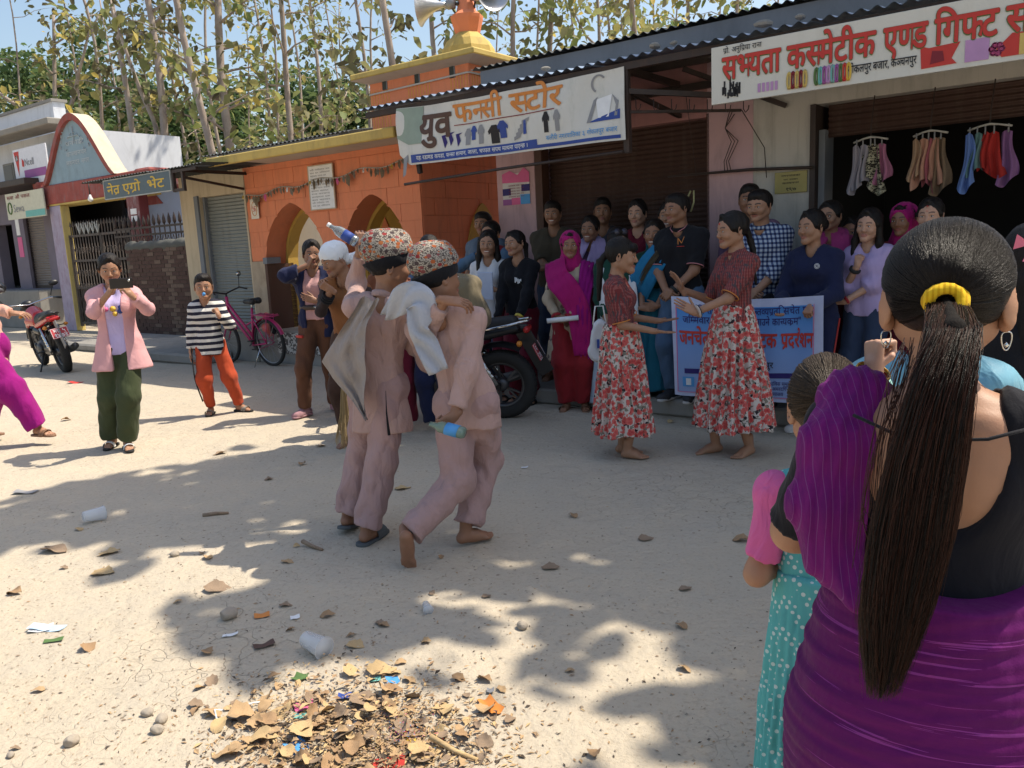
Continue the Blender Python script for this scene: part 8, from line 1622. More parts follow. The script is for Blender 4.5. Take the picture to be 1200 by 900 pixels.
 # person in light blue, hand with bangles raised
 w = Who(1.02, 1.92, 150); P = w.P; S = skeleton(1.40, False, .95, head=(.1, .1, 0), arms=dict(L=dict(t=P(1024, 434, 1.75), abs=True, hint=w.D((-.4, .1, -1)), f=w.D((.05, .1, 1)), n=w.D((.9, .2, 0)), hand='fist'), R=dict(t=(-.1, -.3, 1.2)))); r = body_of(w, 'woman in a light blue satin top raising a hand with gold bangles', S, hair='bun', skin='light', fine=True, feet=None)
 put(r, 'satin_top', g_top(S, .007, .022, sleeve=.86, se=.026, low=.75, amp=.009, fr=17), cm('satin_blue', (.16, .36, .46), rough=.5, wr=.7)); put(r, 'trousers', g_pants(S, .012), NAVY); cuff(r, S, 'L', cm('cuff_aqua', (.30, .58, .58)), .84, .046, .03)
 for k, (m, t_, rd) in enumerate(((GOLD, .93, .0345), (plain('bangle_ruby', (.22, .02, .03), .25, .3), .955, .035), (GOLD, .98, .0355))): cuff(r, S, 'L', m, t_, rd, .011, 'bangle', 28)
 # right edge: girl with a pink bow, man with a cap
 w = Who(1.42, 2.15, 160); S = skeleton(1.46, False, 1.0, head=(.2, .05, 0)); r = body_of(w, 'dark haired woman with a pink bow at the right edge, back to the viewer', S, hair='long', skin='tan', feet=None); put(r, 'top', g_top(S, .010, .016, sleeve=.6, low=.7), BLACK); put(r, 'trousers', g_pants(S, .013), BLACK); mb = MB(); M = S.hm; c = Vector((.055, .10, .055))
 for sg in (-1, 1): mb.add([M @ (c+Vector(v)) for v in ((0, 0, 0), (sg*.045, .02, .028), (sg*.05, .012, -.012))], [(0, 1, 2)]); mb.add([M @ (c+Vector(v)) for v in ((0, .002, 0), (sg*.012, .02, -.05), (sg*.03, .02, -.045))], [(0, 1, 2)])
 mb.build('hair_bow', cm('bow_pink', (.62, .16, .24)), r, fix=False)
 q = ray(1276, 222); p = CP+q*(3.0/q[1]); w = Who(p[0]+.0, p[1], -70); S = skeleton(1.60, True, 1.05, head=(-.1, .1, 0)); r = body_of(w, 'man in a grey cap and glasses at the right edge facing left', S, male=True, hair='short', skin='tan', fine=True, feet=None); put(r, 'jacket', g_top(S, .011, .02, sleeve=.95, low=.8), cm('slate_navy', (.03, .04, .06))); put(r, 'trousers', g_pants(S, .013), NAVY)
 f = Field(); f.el((0, .015, .06), (.096, .108, .085), 0); f.plane((0, 0, .045), (0, .1, -1)); f.rc((-.03, -.10, .055), (-.03, -.165, .045), .035, .028, .0); f.rc((.03, -.10, .055), (.03, -.165, .045), .035, .028, .02); f.fn(lambda X, Y, Z: np.where(Y < -.095, np.abs(Z-.052+.25*(Y+.1)*0)-.006, -1.0), (-.2, -.3, -.1), (.2, .2, .3), .0, 'i'); V, Q = f.mesh(.005); put(r, 'cap', (xf(V, S.hm), Q), cm('cap_grey', (.08, .11, .12))); mb = MB(); M = S.hm
 for sg in (-1, 1): mb.tube([M @ Vector((sg*.031+.022*math.cos(a), -.098, .0+.019*math.sin(a))) for a in np.linspace(0, 6.28, 15)[:-1]], .0018, 4, closed=True)
 mb.tube([M @ Vector((-.053, -.098, .004)), M @ Vector((-.085, .0, .004))], .0018, 4); mb.build('glasses', RUB, r)
foreground()
# ---- the event banner held by the crowd ----------------------------------------------------------
def event_banner():
 n = 1.28; c = [onF(787, 347, n), onF(966, 346, n), onF(962, 475, n), onF(789, 462, n)]; s0, s1 = c[0][0], c[1][0]; zt0, zt1 = c[0][1], c[1][1]; zb0, zb1 = c[3][1], c[2][1]; W_ = s1-s0
 t = thing('event_banner', 'white and blue cloth banner with red Devanagari lettering held at waist height', 'banner', F(s0, n, 0), FROT)
 def S(u, v, off=0.0):
  z0 = zb0+(zb1-zb0)*u; z1 = zt0+(zt1-zt0)*u-.025*math.sin(u*math.pi)-.0; k = (1-v)
  return (u*W_-.02*k*(u-.9), -(.014*math.sin(u*11+v*2.2)+.010*math.sin(u*23-v*3))-off, z0+(z1-z0)*v)
 mb = MB(); mb.grid(lambda u, v: S(u, v), 60, 16); mb.grid(lambda u, v: S(u, v, -.003), 60, 16); mb.build('cloth', plain('banner_white', (.50, .54, .72), .7), t, fix=False)
 m = NT('banner_blue_print'); x = m.sep(m.co()); g = m.math('DIVIDE', m.math('SUBTRACT', x[2], (zb0+zb1)/2), (zt0-zb0)); col = m.ramp(g, [(0, (.30, .38, .60)), (.45, (.20, .33, .62)), (1, (.035, .24, .62))]); mt = m.out(col, .7)
 mb = MB(); mb.grid(lambda u, v: S(.035+.90*u, .045+.875*v, .004), 50, 14); mb.build('printed_field', mt, t, fix=False)
 def word(txt, u0, u1, v, hgt, mat, bold, fit=True):
  Hh = zt0-zb0; mb = MB(); text_mesh(mb, txt, lambda x, y: S(u0+x, v+y/Hh, .008), hgt*Hh, bold, fit=u1-u0); mb.build('lettering', mat, t, fix=False)
 def bar(u0, u1, v0, v1, mat, nm='bar', off=.007):
  mb = MB(); mb.grid(lambda u, v: S(u0+(u1-u0)*u, v0+(v1-v0)*v, off), 30, 1); mb.build(nm, mat, t, fix=False)
 word('"स^थानिय तहका', .07, .36, .845, .10, INK['navy'], .01); word('र कर^तव^यप_ति सचेत पाद^', .50, .93, .845, .10, INK['navy'], .01)
 word('जिम^मेवार निकाय', .08, .42, .745, .10, INK['navy'], .01); word('हि बनाउने कार^यक_म"', .50, .86, .745, .10, INK['navy'], .01)
 word('जनचेतना', .055, .33, .535, .20, INK['red'], .03); word('सडक', .36, .52, .535, .20, INK['red'], .03); word('नाटक', .54, .72, .535, .20, INK['red'], .03); word('प_दर~शन', .745, .94, .535, .20, INK['red'], .03)
 word('कञ^चनपुर', .52, .70, .335, .085, INK['black'], .012); bar(.09, .86, .235, .285, INK['navy'])
 for i, tx in enumerate(('जिला अधिकार दिवस समुह', 'सहकारी ला.लि. अमरदिप', 'नगरपालिका मुख^यालय')): word(tx, .53, .80-.02*i, .165-.05*i, .05, INK['navy'], .004)
 bar(.075, .155, .10, .20, INK['sky'], 'emblem'); bar(.10, .135, .115, .185, INK['white'], 'emblem_inner', .0085)
 for a, b_, c_, d_ in ((.03, .036, .04, .93), (.94, .944, .04, .93)): bar(a, b_, c_, d_, INK['pink'], 'border_line', .0075)
 bar(.036, .94, .04, .046, INK['pink'], 'border_line', .0075)
event_banner()
# motorcycles, bicycle and small things
M_TYRE = plain('tyre_rubber', (.025, .024, .023), .85); M_ALLOY = plain('alloy_dark', (.10, .10, .105), .4, .7); M_ENG = paint('engine_metal', (.13, .13, .13), .5, .3, 12, (.05, .04, .03), .5, metal=.6); M_PLB = plain('plastic_black', (.015, .015, .017), .35); M_CHR = plain('chrome', (.55, .55, .55), .15, 1.0); M_SEAT = plain('seat_black', (.018, .017, .018), .6); M_PLR = plain('paint_glossy_red', (.42, .015, .015), .2, 0, .6); M_PLATE = plain('plate_red', (.42, .03, .04), .5); M_LENS = plain('lens_amber', (.60, .22, .03), .2); M_LENSR = plain('lens_red', (.40, .02, .02), .2); M_GREYP = plain('fender_grey', (.20, .20, .21), .45); M_MIR = plain('mirror_glass', (.5, .55, .6), .05, 1.0)
def wheel(root, x, z, r, tw, rim_c, spokes=10, thin=False):
 A = np.linspace(0, 2*math.pi, 41)[:-1]; mb = MB()
 prof = [(r-tw*.9, -tw*.42), (r-tw*.35, -tw*.5), (r-tw*.06, -tw*.33), (r, 0), (r-tw*.06, tw*.33), (r-tw*.35, tw*.5), (r-tw*.9, tw*.42)]; V = []
 for a in A:
  for rr_, y in prof: V.append((x+rr_*math.cos(a), y, z+rr_*math.sin(a)))
 k = len(prof); mb.add(V, [(i*k+j, i*k+(j+1) % k, ((i+1) % 40)*k+(j+1) % k, ((i+1) % 40)*k+j) for i in range(40) for j in range(k)], 0, True); ty = mb.build('tyre', M_TYRE, root)
 if not thin:
  mb = MB()
  for i in range(60):
   a = i*math.pi/30
   for sg in (-1, 1): mb.bar((x+(r+.001)*math.cos(a), 0, z+(r+.001)*math.sin(a)), (x+(r-.010)*math.cos(a+.06), sg*tw*.40, z+(r-.010)*math.sin(a+.06)), .008, .006)
  o = mb.build('tread', M_TYRE, ty); o['kind'] = 'stuff'
 mb = MB(); mb.tube([(x+(r-tw*.95)*math.cos(a), 0, z+(r-tw*.95)*math.sin(a)) for a in A], tw*.22 if not thin else .009, 8, closed=True, sq=(1.4, 1) if not thin else None); mb.build('rim', rim_c, root)
 mb = MB(); M = Matrix.Translation((x, 0, z)) @ Matrix.Rotation(R(90), 4, 'X'); mb.lathe([(.03, -.05), (.055, -.04), (.055, .04), (.03, .05)] if not thin else [(.012, -.035), (.018, 0), (.012, .035)], 14, 0, M); mb.build('hub', rim_c, root)
 mb = MB()
 if thin:
  for i in range(18): a = i*math.pi/9; mb.bar((x+.016*math.cos(a+1.3), (-1)**i*.025, z+.016*math.sin(a+1.3)), (x+(r-tw)*math.cos(a), 0, z+(r-tw)*math.sin(a)), .0028)
 else:
  for i in range(spokes//2):
   for d in (-.16, .16): a = i*4*math.pi/spokes; mb.bar((x+.05*math.cos(a), 0, z+.05*math.sin(a)), (x+(r-tw)*math.cos(a+d), 0, z+(r-tw)*math.sin(a+d)), .022, .016)
 mb.build('spokes', rim_c, root)
def blob(root, name, mat, prims, res=.010, noise=None):
 f = Field()
 for p in prims:
  if p[0] == 'r': f.rc(*p[1:5], p[5] if len(p) > 5 else .03)
  elif p[0] == 'e': f.el(p[1], p[2], p[3] if len(p) > 3 else .03)
  elif p[0] == 'p': f.plane(p[1], p[2])
 V, Q = f.mesh(res, noise=noise); return put(root, name, (V, Q), mat)
def motorcycle(label, rear, front, red, plate, lean=.14):
 rear = Vector(rear); front = Vector(front); d = front-rear; th = math.atan2(d.y, d.x); t = thing('motorcycle', label, 'motorcycle', rear, th); t.rotation_euler = (-lean, 0, th); L = 1.29; r = .305
 wheel(t, 0, r, r, .115, M_ALLOY); wheel(t, L, r, r-.005, .095, M_ALLOY)
 body = M_PLR if red else M_PLB
 blob(t, 'fuel_tank', body, [('r', (.62, .0, .78), (.86, 0, .82), .10, .12), ('r', (.60, .05, .72), (.84, .09, .74), .07, .07), ('r', (.60, -.05, .72), (.84, -.09, .74), .07, .07), ('r', (.88, .10, .72), (.98, .11, .66), .05, .03), ('r', (.88, -.10, .72), (.98, -.11, .66), .05, .03)])
 blob(t, 'seat', M_SEAT, [('r', (.52, 0, .74), (.22, 0, .775), .10, .09, .04), ('r', (.22, 0, .79), (-.12, 0, .845), .085, .065, .04), ('r', (.50, 0, .76), (.6, 0, .78), .09, .06)])
 blob(t, 'tail_panel', body, [('r', (.45, .085, .68), (-.16, .055, .80), .045, .03), ('r', (.45, -.085, .68), (-.16, -.055, .80), .045, .03), ('r', (-.12, 0, .79), (-.24, 0, .80), .05, .03)])
 blob(t, 'side_panel', M_PLB, [('r', (.50, .11, .62), (.32, .10, .60), .05, .04), ('r', (.50, -.11, .62), (.32, -.10, .60), .05, .04)])
 blob(t, 'engine', M_ENG, [('r', (.62, .0, .36), (.80, 0, .38), .12, .10), ('r', (.76, 0, .44), (.86, 0, .56), .075, .07, .01), ('e', (.60, .12, .33), (.09, .04, .09)), ('e', (.62, -.12, .33), (.10, .04, .10))])
 mb = MB()
 for i in range(7): mb.box(.74, .93, -.10, .10, .44+i*.022, .448+i*.022)
 mb.build('cooling_fins', M_ENG, t)
 mb = MB(); mb.tube([(1.10, 0, .80), (.90, 0, .70), (.86, .03, .40), (.62, .03, .22), (.40, 0, .30)], .022, 8); mb.tube([(.55, 0, .66), (.30, 0, .68), (-.05, 0, .76)], .018, 8); mb.tube([(.45, 0, .66), (.42, 0, .34)], .022, 8); mb.build('frame', M_PLB, t)
 mb = MB()
 for s in (-1, 1): mb.bar((.42, s*.075, .32), (.0, s*.085, .305), .035, .045)
 mb.build('swingarm', M_PLB, t); mb = MB()
 for s in (-1, 1): mb.tube([(.02, s*.11, .33), (.22, s*.11, .66)], .022, 10); mb.tube([(.05+.014*i, s*.11, .38+.02*i) for i in range(11)], [.030 if i % 2 else .022 for i in range(11)], 10)
 mb.build('shock_absorber', M_CHR, t); mb = MB()
 for s in (-1, 1): mb.tube([(L, s*.085, .305), (L-.14, s*.085, .66), (L-.22, s*.085, .88)], [.026, .024, .018], 10)
 mb.build('fork', M_ALLOY, t)
 def fender(name, x0, rr_, a0, a1, w, mat):
  mb = MB(); n = 14; 
  for off in (0, .005): mb.grid(lambda u, v: (x0+(rr_+off-.03*abs(2*v-1)**2)*math.cos(a0+(a1-a0)*u), (v-.5)*w, r+(rr_+off-.03*abs(2*v-1)**2)*math.sin(a0+(a1-a0)*u)), n, 6)
  return mb.build(name, mat, t, fix=False)
 fender('front_fender', L, .335, R(20), R(165), .13, M_PLB); fender('rear_fender', 0, .375, R(62), R(120), .15, M_PLB)
 mb = MB(); mb.bar((-.20, 0, .78), (-.40, 0, .40), .13, .014, up=(0, 1, 0)); mb.build('mud_flap', M_GREYP if red else M_PLB, t, bevel=.004)
 pl = MB(); pl.box(-.11, .11, -.004, .004, -.075, .075); po = pl.build('number_plate', M_PLATE, t, bevel=.003); po.matrix_local = Matrix.Translation((-.335, 0, .60)) @ Matrix.Rotation(R(-90), 4, 'Z') @ Matrix.Rotation(R(-26), 4, 'X')
 mb = MB(); text_mesh(mb, plate[0], lambda x, y: (-.075+x, -.0055, .008+y), .07, .02, fit=.15); text_mesh(mb, plate[1], lambda x, y: (-.085+x, -.0055, -.065+y), .085, .02, fit=.17); mb.build('plate_lettering', INK['white'], po, fix=False); mb = MB()
 for x0, x1, z0, z1 in ((-.106, .106, .066, .070), (-.106, .106, -.070, -.066), (-.106, -.102, -.066, .066), (.102, .106, -.066, .066)): mb.box(x0, x1, -.0058, -.004, z0, z1)
 mb.build('plate_border', INK['white'], po)
 blob(t, 'tail_light', M_LENSR, [('r', (-.25, -.05, .79), (-.25, .05, .79), .03, .03)])
 for s in (-1, 1):
  for x, z in ((-.20, .69), (1.12, .80)): mb = MB(); mb.tube([(x, s*.03, z), (x, s*.11, z)], .008, 6); o = mb.build('indicator_stalk', M_PLB, t); mb = MB(); mb.lathe([(0, -.035), (.022, -.02), (.026, 0), (.018, .02), (0, .03)], 12, 0, Matrix.Translation((x, s*.135, z)) @ Matrix.Rotation(R(90), 4, 'X')); mb.build('indicator', M_LENS, o)
 mb = MB(); mb.tube([(.88, .36, .985), (.98, .30, 1.0), (1.06, .12, .97), (1.07, 0, .95), (1.06, -.12, .97), (.98, -.30, 1.0), (.88, -.36, .985)], .013, 8); hb = mb.build('handlebar', M_CHR, t); mb = MB()
 for s in (-1, 1): mb.tube([(.80, s*.40, .98), (.93, s*.335, .992)], .019, 8)
 mb.build('grip', M_PLB, hb); mb = MB()
 for s in (-1, 1): mb.tube([(.98, s*.30, 1.0), (1.02, s*.36, 1.12), (1.0, s*.38, 1.17)], .007, 6)
 mi = mb.build('mirror_stem', M_PLB, t)
 for s in (-1, 1): mb = MB(); mb.lathe([(0, -.012), (.045, -.008), (.055, .0), (.05, .006), (0, .007)], 16, 0, Matrix.Translation((.99, s*.40, 1.20)) @ Matrix.Rotation(R(-84), 4, 'Y') @ Matrix.Diagonal((.75, 1.25, 1, 1))); mb.build('mirror', M_PLB, mi)
 blob(t, 'headlight_cowl', M_PLB, [('e', (1.18, 0, .86), (.10, .12, .12)), ('e', (1.12, 0, .96), (.06, .09, .06))]); mb = MB(); mb.lathe([(0, .0), (.085, .01), (.09, -.02)], 18, 0, Matrix.Translation((1.27, 0, .85)) @ Matrix.Rotation(R(90), 4, 'Y')); mb.build('headlight', M_CHR, t)
 mb = MB(); mb.tube([(.92, -.06, .46), (.97, -.10, .30), (.80, -.12, .20), (.45, -.15, .22)], .02, 8); mb.tube([(.45, -.15, .22), (.05, -.17, .30), (-.18, -.17, .36)], [.03, .048, .045], 12); mb.build('exhaust', M_ENG, t)
 mb = MB(); mb.tube([(.50, -.2, .30), (.50, .2, .30)], .012, 6); mb.tube([(.55, .10, .26), (.42, .26, .01)], .012, 6); mb.build('footrest_and_stand', M_PLB, t); mb = MB(); mb.tube([(.12, .10, .80), (-.10, .11, .84), (-.26, .06, .87), (-.28, 0, .875), (-.26, -.06, .87), (-.10, -.11, .84), (.12, -.10, .80)], .013, 8); mb.build('grab_rail', M_CHR if not red else M_PLB, t)
 mb = MB(); mb.box(.05, .42, .092, .11, .27, .37); mb.build('chain_cover', M_PLB, t, bevel=.01); return t
b1 = motorcycle('red and black motorcycle with a red plate parked before the gateway', gnd(79, 436), gnd(79, 436)+(lambda v: v/np.linalg.norm(v)*1.29)(gnd(42, 424)-gnd(79, 436)), True, ('मप्र ५'.replace('प्र', 'प_'), '१४७२'), .16)
b2 = motorcycle('black motorcycle with a red plate parked behind the embracing pair', gnd(592, 489), gnd(592, 489)+np.array([-1.28, .28, 0]), False, ('म ३ प', '२९५६'), .10)
def helmet():
 p = b1.matrix_world if False else Matrix.Translation(b1.location) @ Euler(b1.rotation_euler).to_matrix().to_4x4(); c = p @ Vector((.98, .36, 1.27)); t = thing('helmet', 'glossy black helmet hung on the mirror of the red motorcycle', 'helmet', c, 1.0)
 blob(t, 'shell', plain('helmet_black', (.012, .012, .014), .12, 0, .7), [('e', (0, 0, .02), (.135, .17, .115)), ('p', (0, 0, -.05), (0, 0, -1))]); blob(t, 'visor', plain('visor_grey', (.10, .10, .11), .1, 0, .8), [('e', (-.03, -.03, -.005), (.125, .158, .07)), ('p', (0, 0, -.055), (0, 0, -1))])
helmet()
def bicycle():
 pr = Vector(gnd(321, 429)); pr.z = 0; t = thing('bicycle', 'magenta step-through bicycle leaning against the temple plinth', 'bicycle', pr); t.rotation_euler = (R(-5), 0, math.atan2(.62, -.80)); MG = plain('paint_magenta', (.42, .02, .12), .35, 0, .5); L = 1.02; r = .325; GB = plain('rim_steel', (.35, .36, .38), .3, .8)
 wheel(t, 0, r, r, .045, GB, thin=True); wheel(t, L, r, r, .045, GB, thin=True)
 mb = MB()
 for a, b, w in (((.38, 0, .30), (.86, 0, .78), .020), ((.36, 0, .40), (.84, 0, .88), .020), ((.38, 0, .28), (.27, 0, .80), .017), ((.30, 0, .62), (.52, 0, .54), .012)): mb.tube([a, b], w, 10)
 for s in (-.05, .05): mb.tube([(.38, s*.4, .28), (0, s, .325)], .010, 8); mb.tube([(.29, s*.4, .68), (0, s, .325)], .009, 8)
 mb.tube([(.84, 0, .74), (.82, 0, .96)], .022, 10); mb.build('frame', MG, t); mb = MB()
 for s in (-.045, .045): mb.tube([(.85, s, .72), (.90, s, .52), (L, s, r)], .011, 8)
 mb.build('fork', MG, t); mb = MB(); mb.tube([(.68, .26, 1.03), (.80, .22, 1.06), (.83, .08, 1.02), (.82, 0, 1.0), (.83, -.08, 1.02), (.80, -.22, 1.06), (.68, -.26, 1.03)], .011, 8); mb.tube([(.82, 0, .94), (.82, 0, 1.0)], .013, 8); mb.tube([(.78, -.20, 1.06), (.80, -.24, 1.22)], .005, 5); mb.build('handlebar', M_PLB, t)
 mb = MB(); mb.lathe([(0, -.01), (.04, 0), (0, .01)], 12, 0, Matrix.Translation((.79, -.24, 1.25)) @ Matrix.Rotation(R(90), 4, 'Y')); mb.build('mirror', M_CHR, t)
 blob(t, 'saddle', M_SEAT, [('r', (.16, .05, .90), (.40, 0, .89), .045, .022), ('r', (.16, -.05, .90), (.40, 0, .89), .045, .022)], .007); mb = MB(); mb.tube([(.27, 0, .78), (.26, 0, .88)], .011, 8); mb.build('seat_post', M_CHR, t)
 for x0, a0, a1 in ((0, R(8), R(158)), (L, R(35), R(150))):
  mb = MB()
  for off in (0, .004): mb.grid(lambda u, v: (x0+(.350+off-.012*abs(2*v-1)**2)*math.cos(a0+(a1-a0)*u), (v-.5)*.06, r+(.350+off-.012*abs(2*v-1)**2)*math.sin(a0+(a1-a0)*u)), 16, 4)
  mb.build('mudguard', MG, t, fix=False)
 mb = MB()
 for s in (-.06, .06): mb.tube([(.22, s, .72), (-.22, s, .70)], .008, 6)
 for k in range(5): mb.tube([(.16-.09*k, -.06, .718), (.16-.09*k, .06, .718)], .006, 6)
 for s in (-.06, .06): mb.tube([(-.10, s, .70), (0, s, .33)], .006, 6)
 mb.tube([(-.22, -.06, .70), (-.22, .06, .70)], .008, 6); mb.build('rear_rack', MG, t)
 mb = MB(); M = Matrix.Translation((.38, -.05, .28)) @ Matrix.Rotation(R(90), 4, 'X'); mb.lathe([(.03, -.004), (.09, -.003), (.09, .003), (.03, .004)], 24, 0, M); mb.bar((.38, -.065, .28), (.48, -.065, .20), .014); mb.bar((.38, .065, .28), (.28, .065, .36), .014); mb.build('crankset', M_ENG, t); mb = MB(); mb.box(.44, .53, -.13, -.06, .19, .205); mb.box(.23, .32, .06, .13, .355, .37); mb.build('pedal', M_PLB, t)
 mb = MB(); mb.tube([(.38, -.055, .345), (.03, -.055, .355), (-.03, -.055, .325), (.03, -.055, .295), (.38, -.055, .20)], .008, 6); mb.build('chain_case', MG, t); mb = MB(); mb.tube([(.12, .06, .30), (.16, .20, .01)], .008, 6); mb.build('kickstand', M_CHR, t)
 o = thing('cloth_bundle', 'salmon cloth hanging from the rack of the magenta bicycle', 'cloth', t.location); o.rotation_euler = t.rotation_euler; f = Field(); f.rc((.08, -.08, .68), (.10, -.09, .52), .05, .085, .03); f.rc((.10, -.09, .52), (.08, -.09, .42), .075, .02, .03); V, Q = f.mesh(.008, noise=(.010, 34, 1)); put(o, 'cloth', (V, Q), cm('salmon_bright', (.55, .13, .12)))
 f = Field(); f.rc((-.02, -.08, .66), (-.04, -.08, .48), .04, .05, .03); V, Q = f.mesh(.010, noise=(.008, 30, 2)); put(o, 'black_pouch', (V, Q), BLACK)
bicycle()
# straw broom resting upright by the left cap performer
q = gnd(412, 515); t = thing('straw_broom', 'pale straw broom hanging down beside the left performer in a cap', 'broom', (q[0], q[1]-.9, 0)); rr = np.random.default_rng(4); top = atd(405, 445, 1.0); dd = ray(403, 452); hp = CP+dd*(4.35/dd[1]); t.location = (hp[0], hp[1], 0)
mb = MB()
for k in range(150): a = rr.uniform(0, 6.28); d_ = rr.uniform(.0, 1)**.5; mb.tube([(.012*math.cos(a)*d_, .012*math.sin(a)*d_, .80), (.035*math.cos(a)*d_, .03*math.sin(a)*d_, .62), (.075*math.cos(a)*d_+rr.normal(0, .008), .06*math.sin(a)*d_, .42+rr.uniform(0, .10))], .0013, 3, cap=False)
o = mb.build('straw', plain('straw', (.42, .31, .16), .8), t, fix=False); mb = MB(); mb.tube([(0, 0, .76), (0, 0, 1.02)], .016, 8); mb.build('handle', BROWN, t)
# white bag hanging behind the first dancer
q = ray(703, 395); p = CP+q*(6.2/q[1]); t = thing('white_bag', 'white cloth bag with a blue mark hanging behind the left dancer', 'bag', (p[0], p[1], p[2]-.18)); f = Field(); f.rc((0, 0, .26), (0, 0, .08), .06, .10, .03); f.el((0, .08, .15), (.2, .09, .3), .01, 's'); f.el((0, -.13, .15), (.2, .09, .3), .01, 's'); V, Q = f.mesh(.008, noise=(.006, 30, 3)); put(t, 'bag_body', (V, Q), WHITE); mb = MB(); mb.box(-.03, .03, -.055, -.052, .10, .12); mb.box(-.03, -.01, -.055, -.052, .12, .17); mb.build('blue_mark', INK['blue'], t); mb = MB(); mb.tube([(-.05, 0, .28), (-.03, .0, .42), (.03, .0, .42), (.05, 0, .28)], .006, 6); mb.build('strap', INK['white'], t)
# litter on the ground
rr = np.random.default_rng(21)
def g3(px, py, dz=0.0): p = gnd(px, py); return Vector((p[0], p[1], gz(p[0], p[1])+dz))
LEAFM = []
for i, (a, b) in enumerate((((.52, .36, .20), (.36, .23, .12)), ((.42, .28, .15), (.27, .16, .09)), ((.34, .25, .17), (.22, .15, .10)), ((.60, .44, .24), (.42, .28, .13)))):
 t = NT('dry_leaf_%s' % ('tan', 'brown', 'grey', 'pale')[i]); n = t.noise(t.co(), 26, 6, .7); v = t.noise(t.co('Object', (1, 8, 1)), 18, 4); col = t.mix(n, a, b); col = t.mix(t.math('MULTIPLY', t.ramp(v, [(.5, (0, 0, 0)), (.7, (1, 1, 1))]), .5), col, sc(b, .6)); LEAFM.append(t.out(col, .8, t.bump(v, .4, .004)))
def leaf_mesh(seed, mat):
 r = np.random.default_rng(seed); n = 9; curl = r.uniform(.15, .7); bend = r.uniform(-.35, .6); V = []; W = r.uniform(.30, .45)
 for i in range(n):
  u = i/(n-1); w = W*(math.sin(math.pi*u**.75))**.8*(1+.12*r.normal()) + (.012 if i in (0, n-1) else 0)
  for j in (-1, -.5, 0, .5, 1): y = j*w; V.append((u-.5, y, .18*bend*math.sin(u*3.14)+curl*abs(y)**1.5*1.1+.02*r.normal()+.035*math.sin(u*9+j*3)))
 me = bpy.data.meshes.new('dry_leaf'); me.from_pydata(V, [], [(i*5+j, i*5+j+1, (i+1)*5+j+1, (i+1)*5+j) for i in range(n-1) for j in range(4)]); me.polygons.foreach_set('use_smooth', [True]*len(me.polygons)); me.materials.append(mat); return me
LM = [leaf_mesh(i, LEAFM[i % 4]) for i in range(16)]
def dleaf(p, size, yaw, label, k, tilt=(0, 0), group=None, dz=.004):
 o = bpy.data.objects.new('dry_leaf', LM[k % 16]); C.objects.link(o); o.location = Vector(p)+Vector((0, 0, dz+size*.04)); o.rotation_euler = (tilt[0], tilt[1], yaw); o.scale = (size, size*.95, size); tag(o, label, 'dry leaf', group); return o
def pxlen(px, py, n): d = np.linalg.norm(gnd(px, py)-CP); return n*d/FPX
NAMED = [((448, 790), 46, 3, 'broad pale tan leaf lying at the top of the litter heap'), ((370, 852), 40, 0, 'upright pointed tan leaf in the middle of the litter heap'), ((322, 797), 20, 5, 'small curled brown leaf left of the litter heap on bare sand'), ((500, 885), 52, 3, 'large cracked tan leaf at the bottom right of the litter heap'), ((270, 886), 50, 0, 'broad rust tan leaf at the bottom left of the litter heap'), ((285, 842), 42, 4, 'round tan leaf on the left flank of the litter heap'), ((430, 828), 54, 2, 'long folded grey brown leaf across the heap'), ((310, 870), 44, 7, 'split tan leaf with a raised rib near the heap bottom'), ((418, 758), 30, 3, 'flat pale leaf just above the litter heap'), ((384, 722), 24, 1, 'small leaf beside the discarded cup'), ((645, 665), 30, 2, 'curled grey brown leaf on the shaded road right of the pair'), ((757, 632), 26, 2, 'round dead leaf in the shade between the pair and the girl'), ((870, 634), 30, 1, 'dark curled leaf beside the teal dress girl'), ((472, 572), 26, 3, 'yellowish leaf between the four feet of the pair'), ((337, 659), 22, 0, 'tan leaf in the shade left of the grey slipper'), ((128, 648), 32, 3, 'long tan leaf on the sunlit sand at left'), ((122, 672), 34, 3, 'slim golden leaf below the long tan one at left'), ((255, 690), 40, 2, 'large grey leaf at the edge of the cap shadow'), ((18, 695), 26, 1, 'reddish flat leaf near the left edge'), ((570, 700), 16, 2, 'tiny curled leaf under the lifted foot'), ((65, 646), 42, 6, 'dark crumpled leaf clump at the left'), ((335, 710), 20, 6, 'grey leaf beside the round stone'), ((450, 735), 20, 1, 'thin brown leaf above the cup')]
for i, (p, n, k, lb) in enumerate(NAMED): dleaf(g3(*p), pxlen(*p, n)*.72, rr.uniform(-.5, .5) if i else .3, lb, k, (rr.normal(0, .12), rr.normal(0, .12)), None, .01 if p[1] > 780 else .003)
n = 0
while n < 150:
 px, py = rr.normal(410, 88), rr.normal(864, 38)
 if py < 785 or py > 960 or px < 215 or px > 590: continue
 h = max(0, 1-((px-415)/170)**2-((py-880)/90)**2); dleaf(g3(px, py), pxlen(px, py, 8+21*rr.random()**1.6), rr.uniform(0, 6.28), 'dry curled leaf heaped among the litter at the bottom of the picture', int(rr.integers(16)), (rr.normal(0, .35), rr.normal(0, .35)), 'dry leaves of the litter heap', .004+.035*h*rr.random()); n += 1
for i in range(46):
 px, py = rr.uniform(0, 860), 430+460*rr.random()**.8
 dleaf(g3(px, py), pxlen(px, py, rr.uniform(8, 18))*(1 if py > 600 else .9), rr.uniform(0, 6.28), 'small dry leaf scattered on the dusty road', int(rr.integers(16)), (rr.normal(0, .2), rr.normal(0, .2)), 'dry leaves scattered on the road')
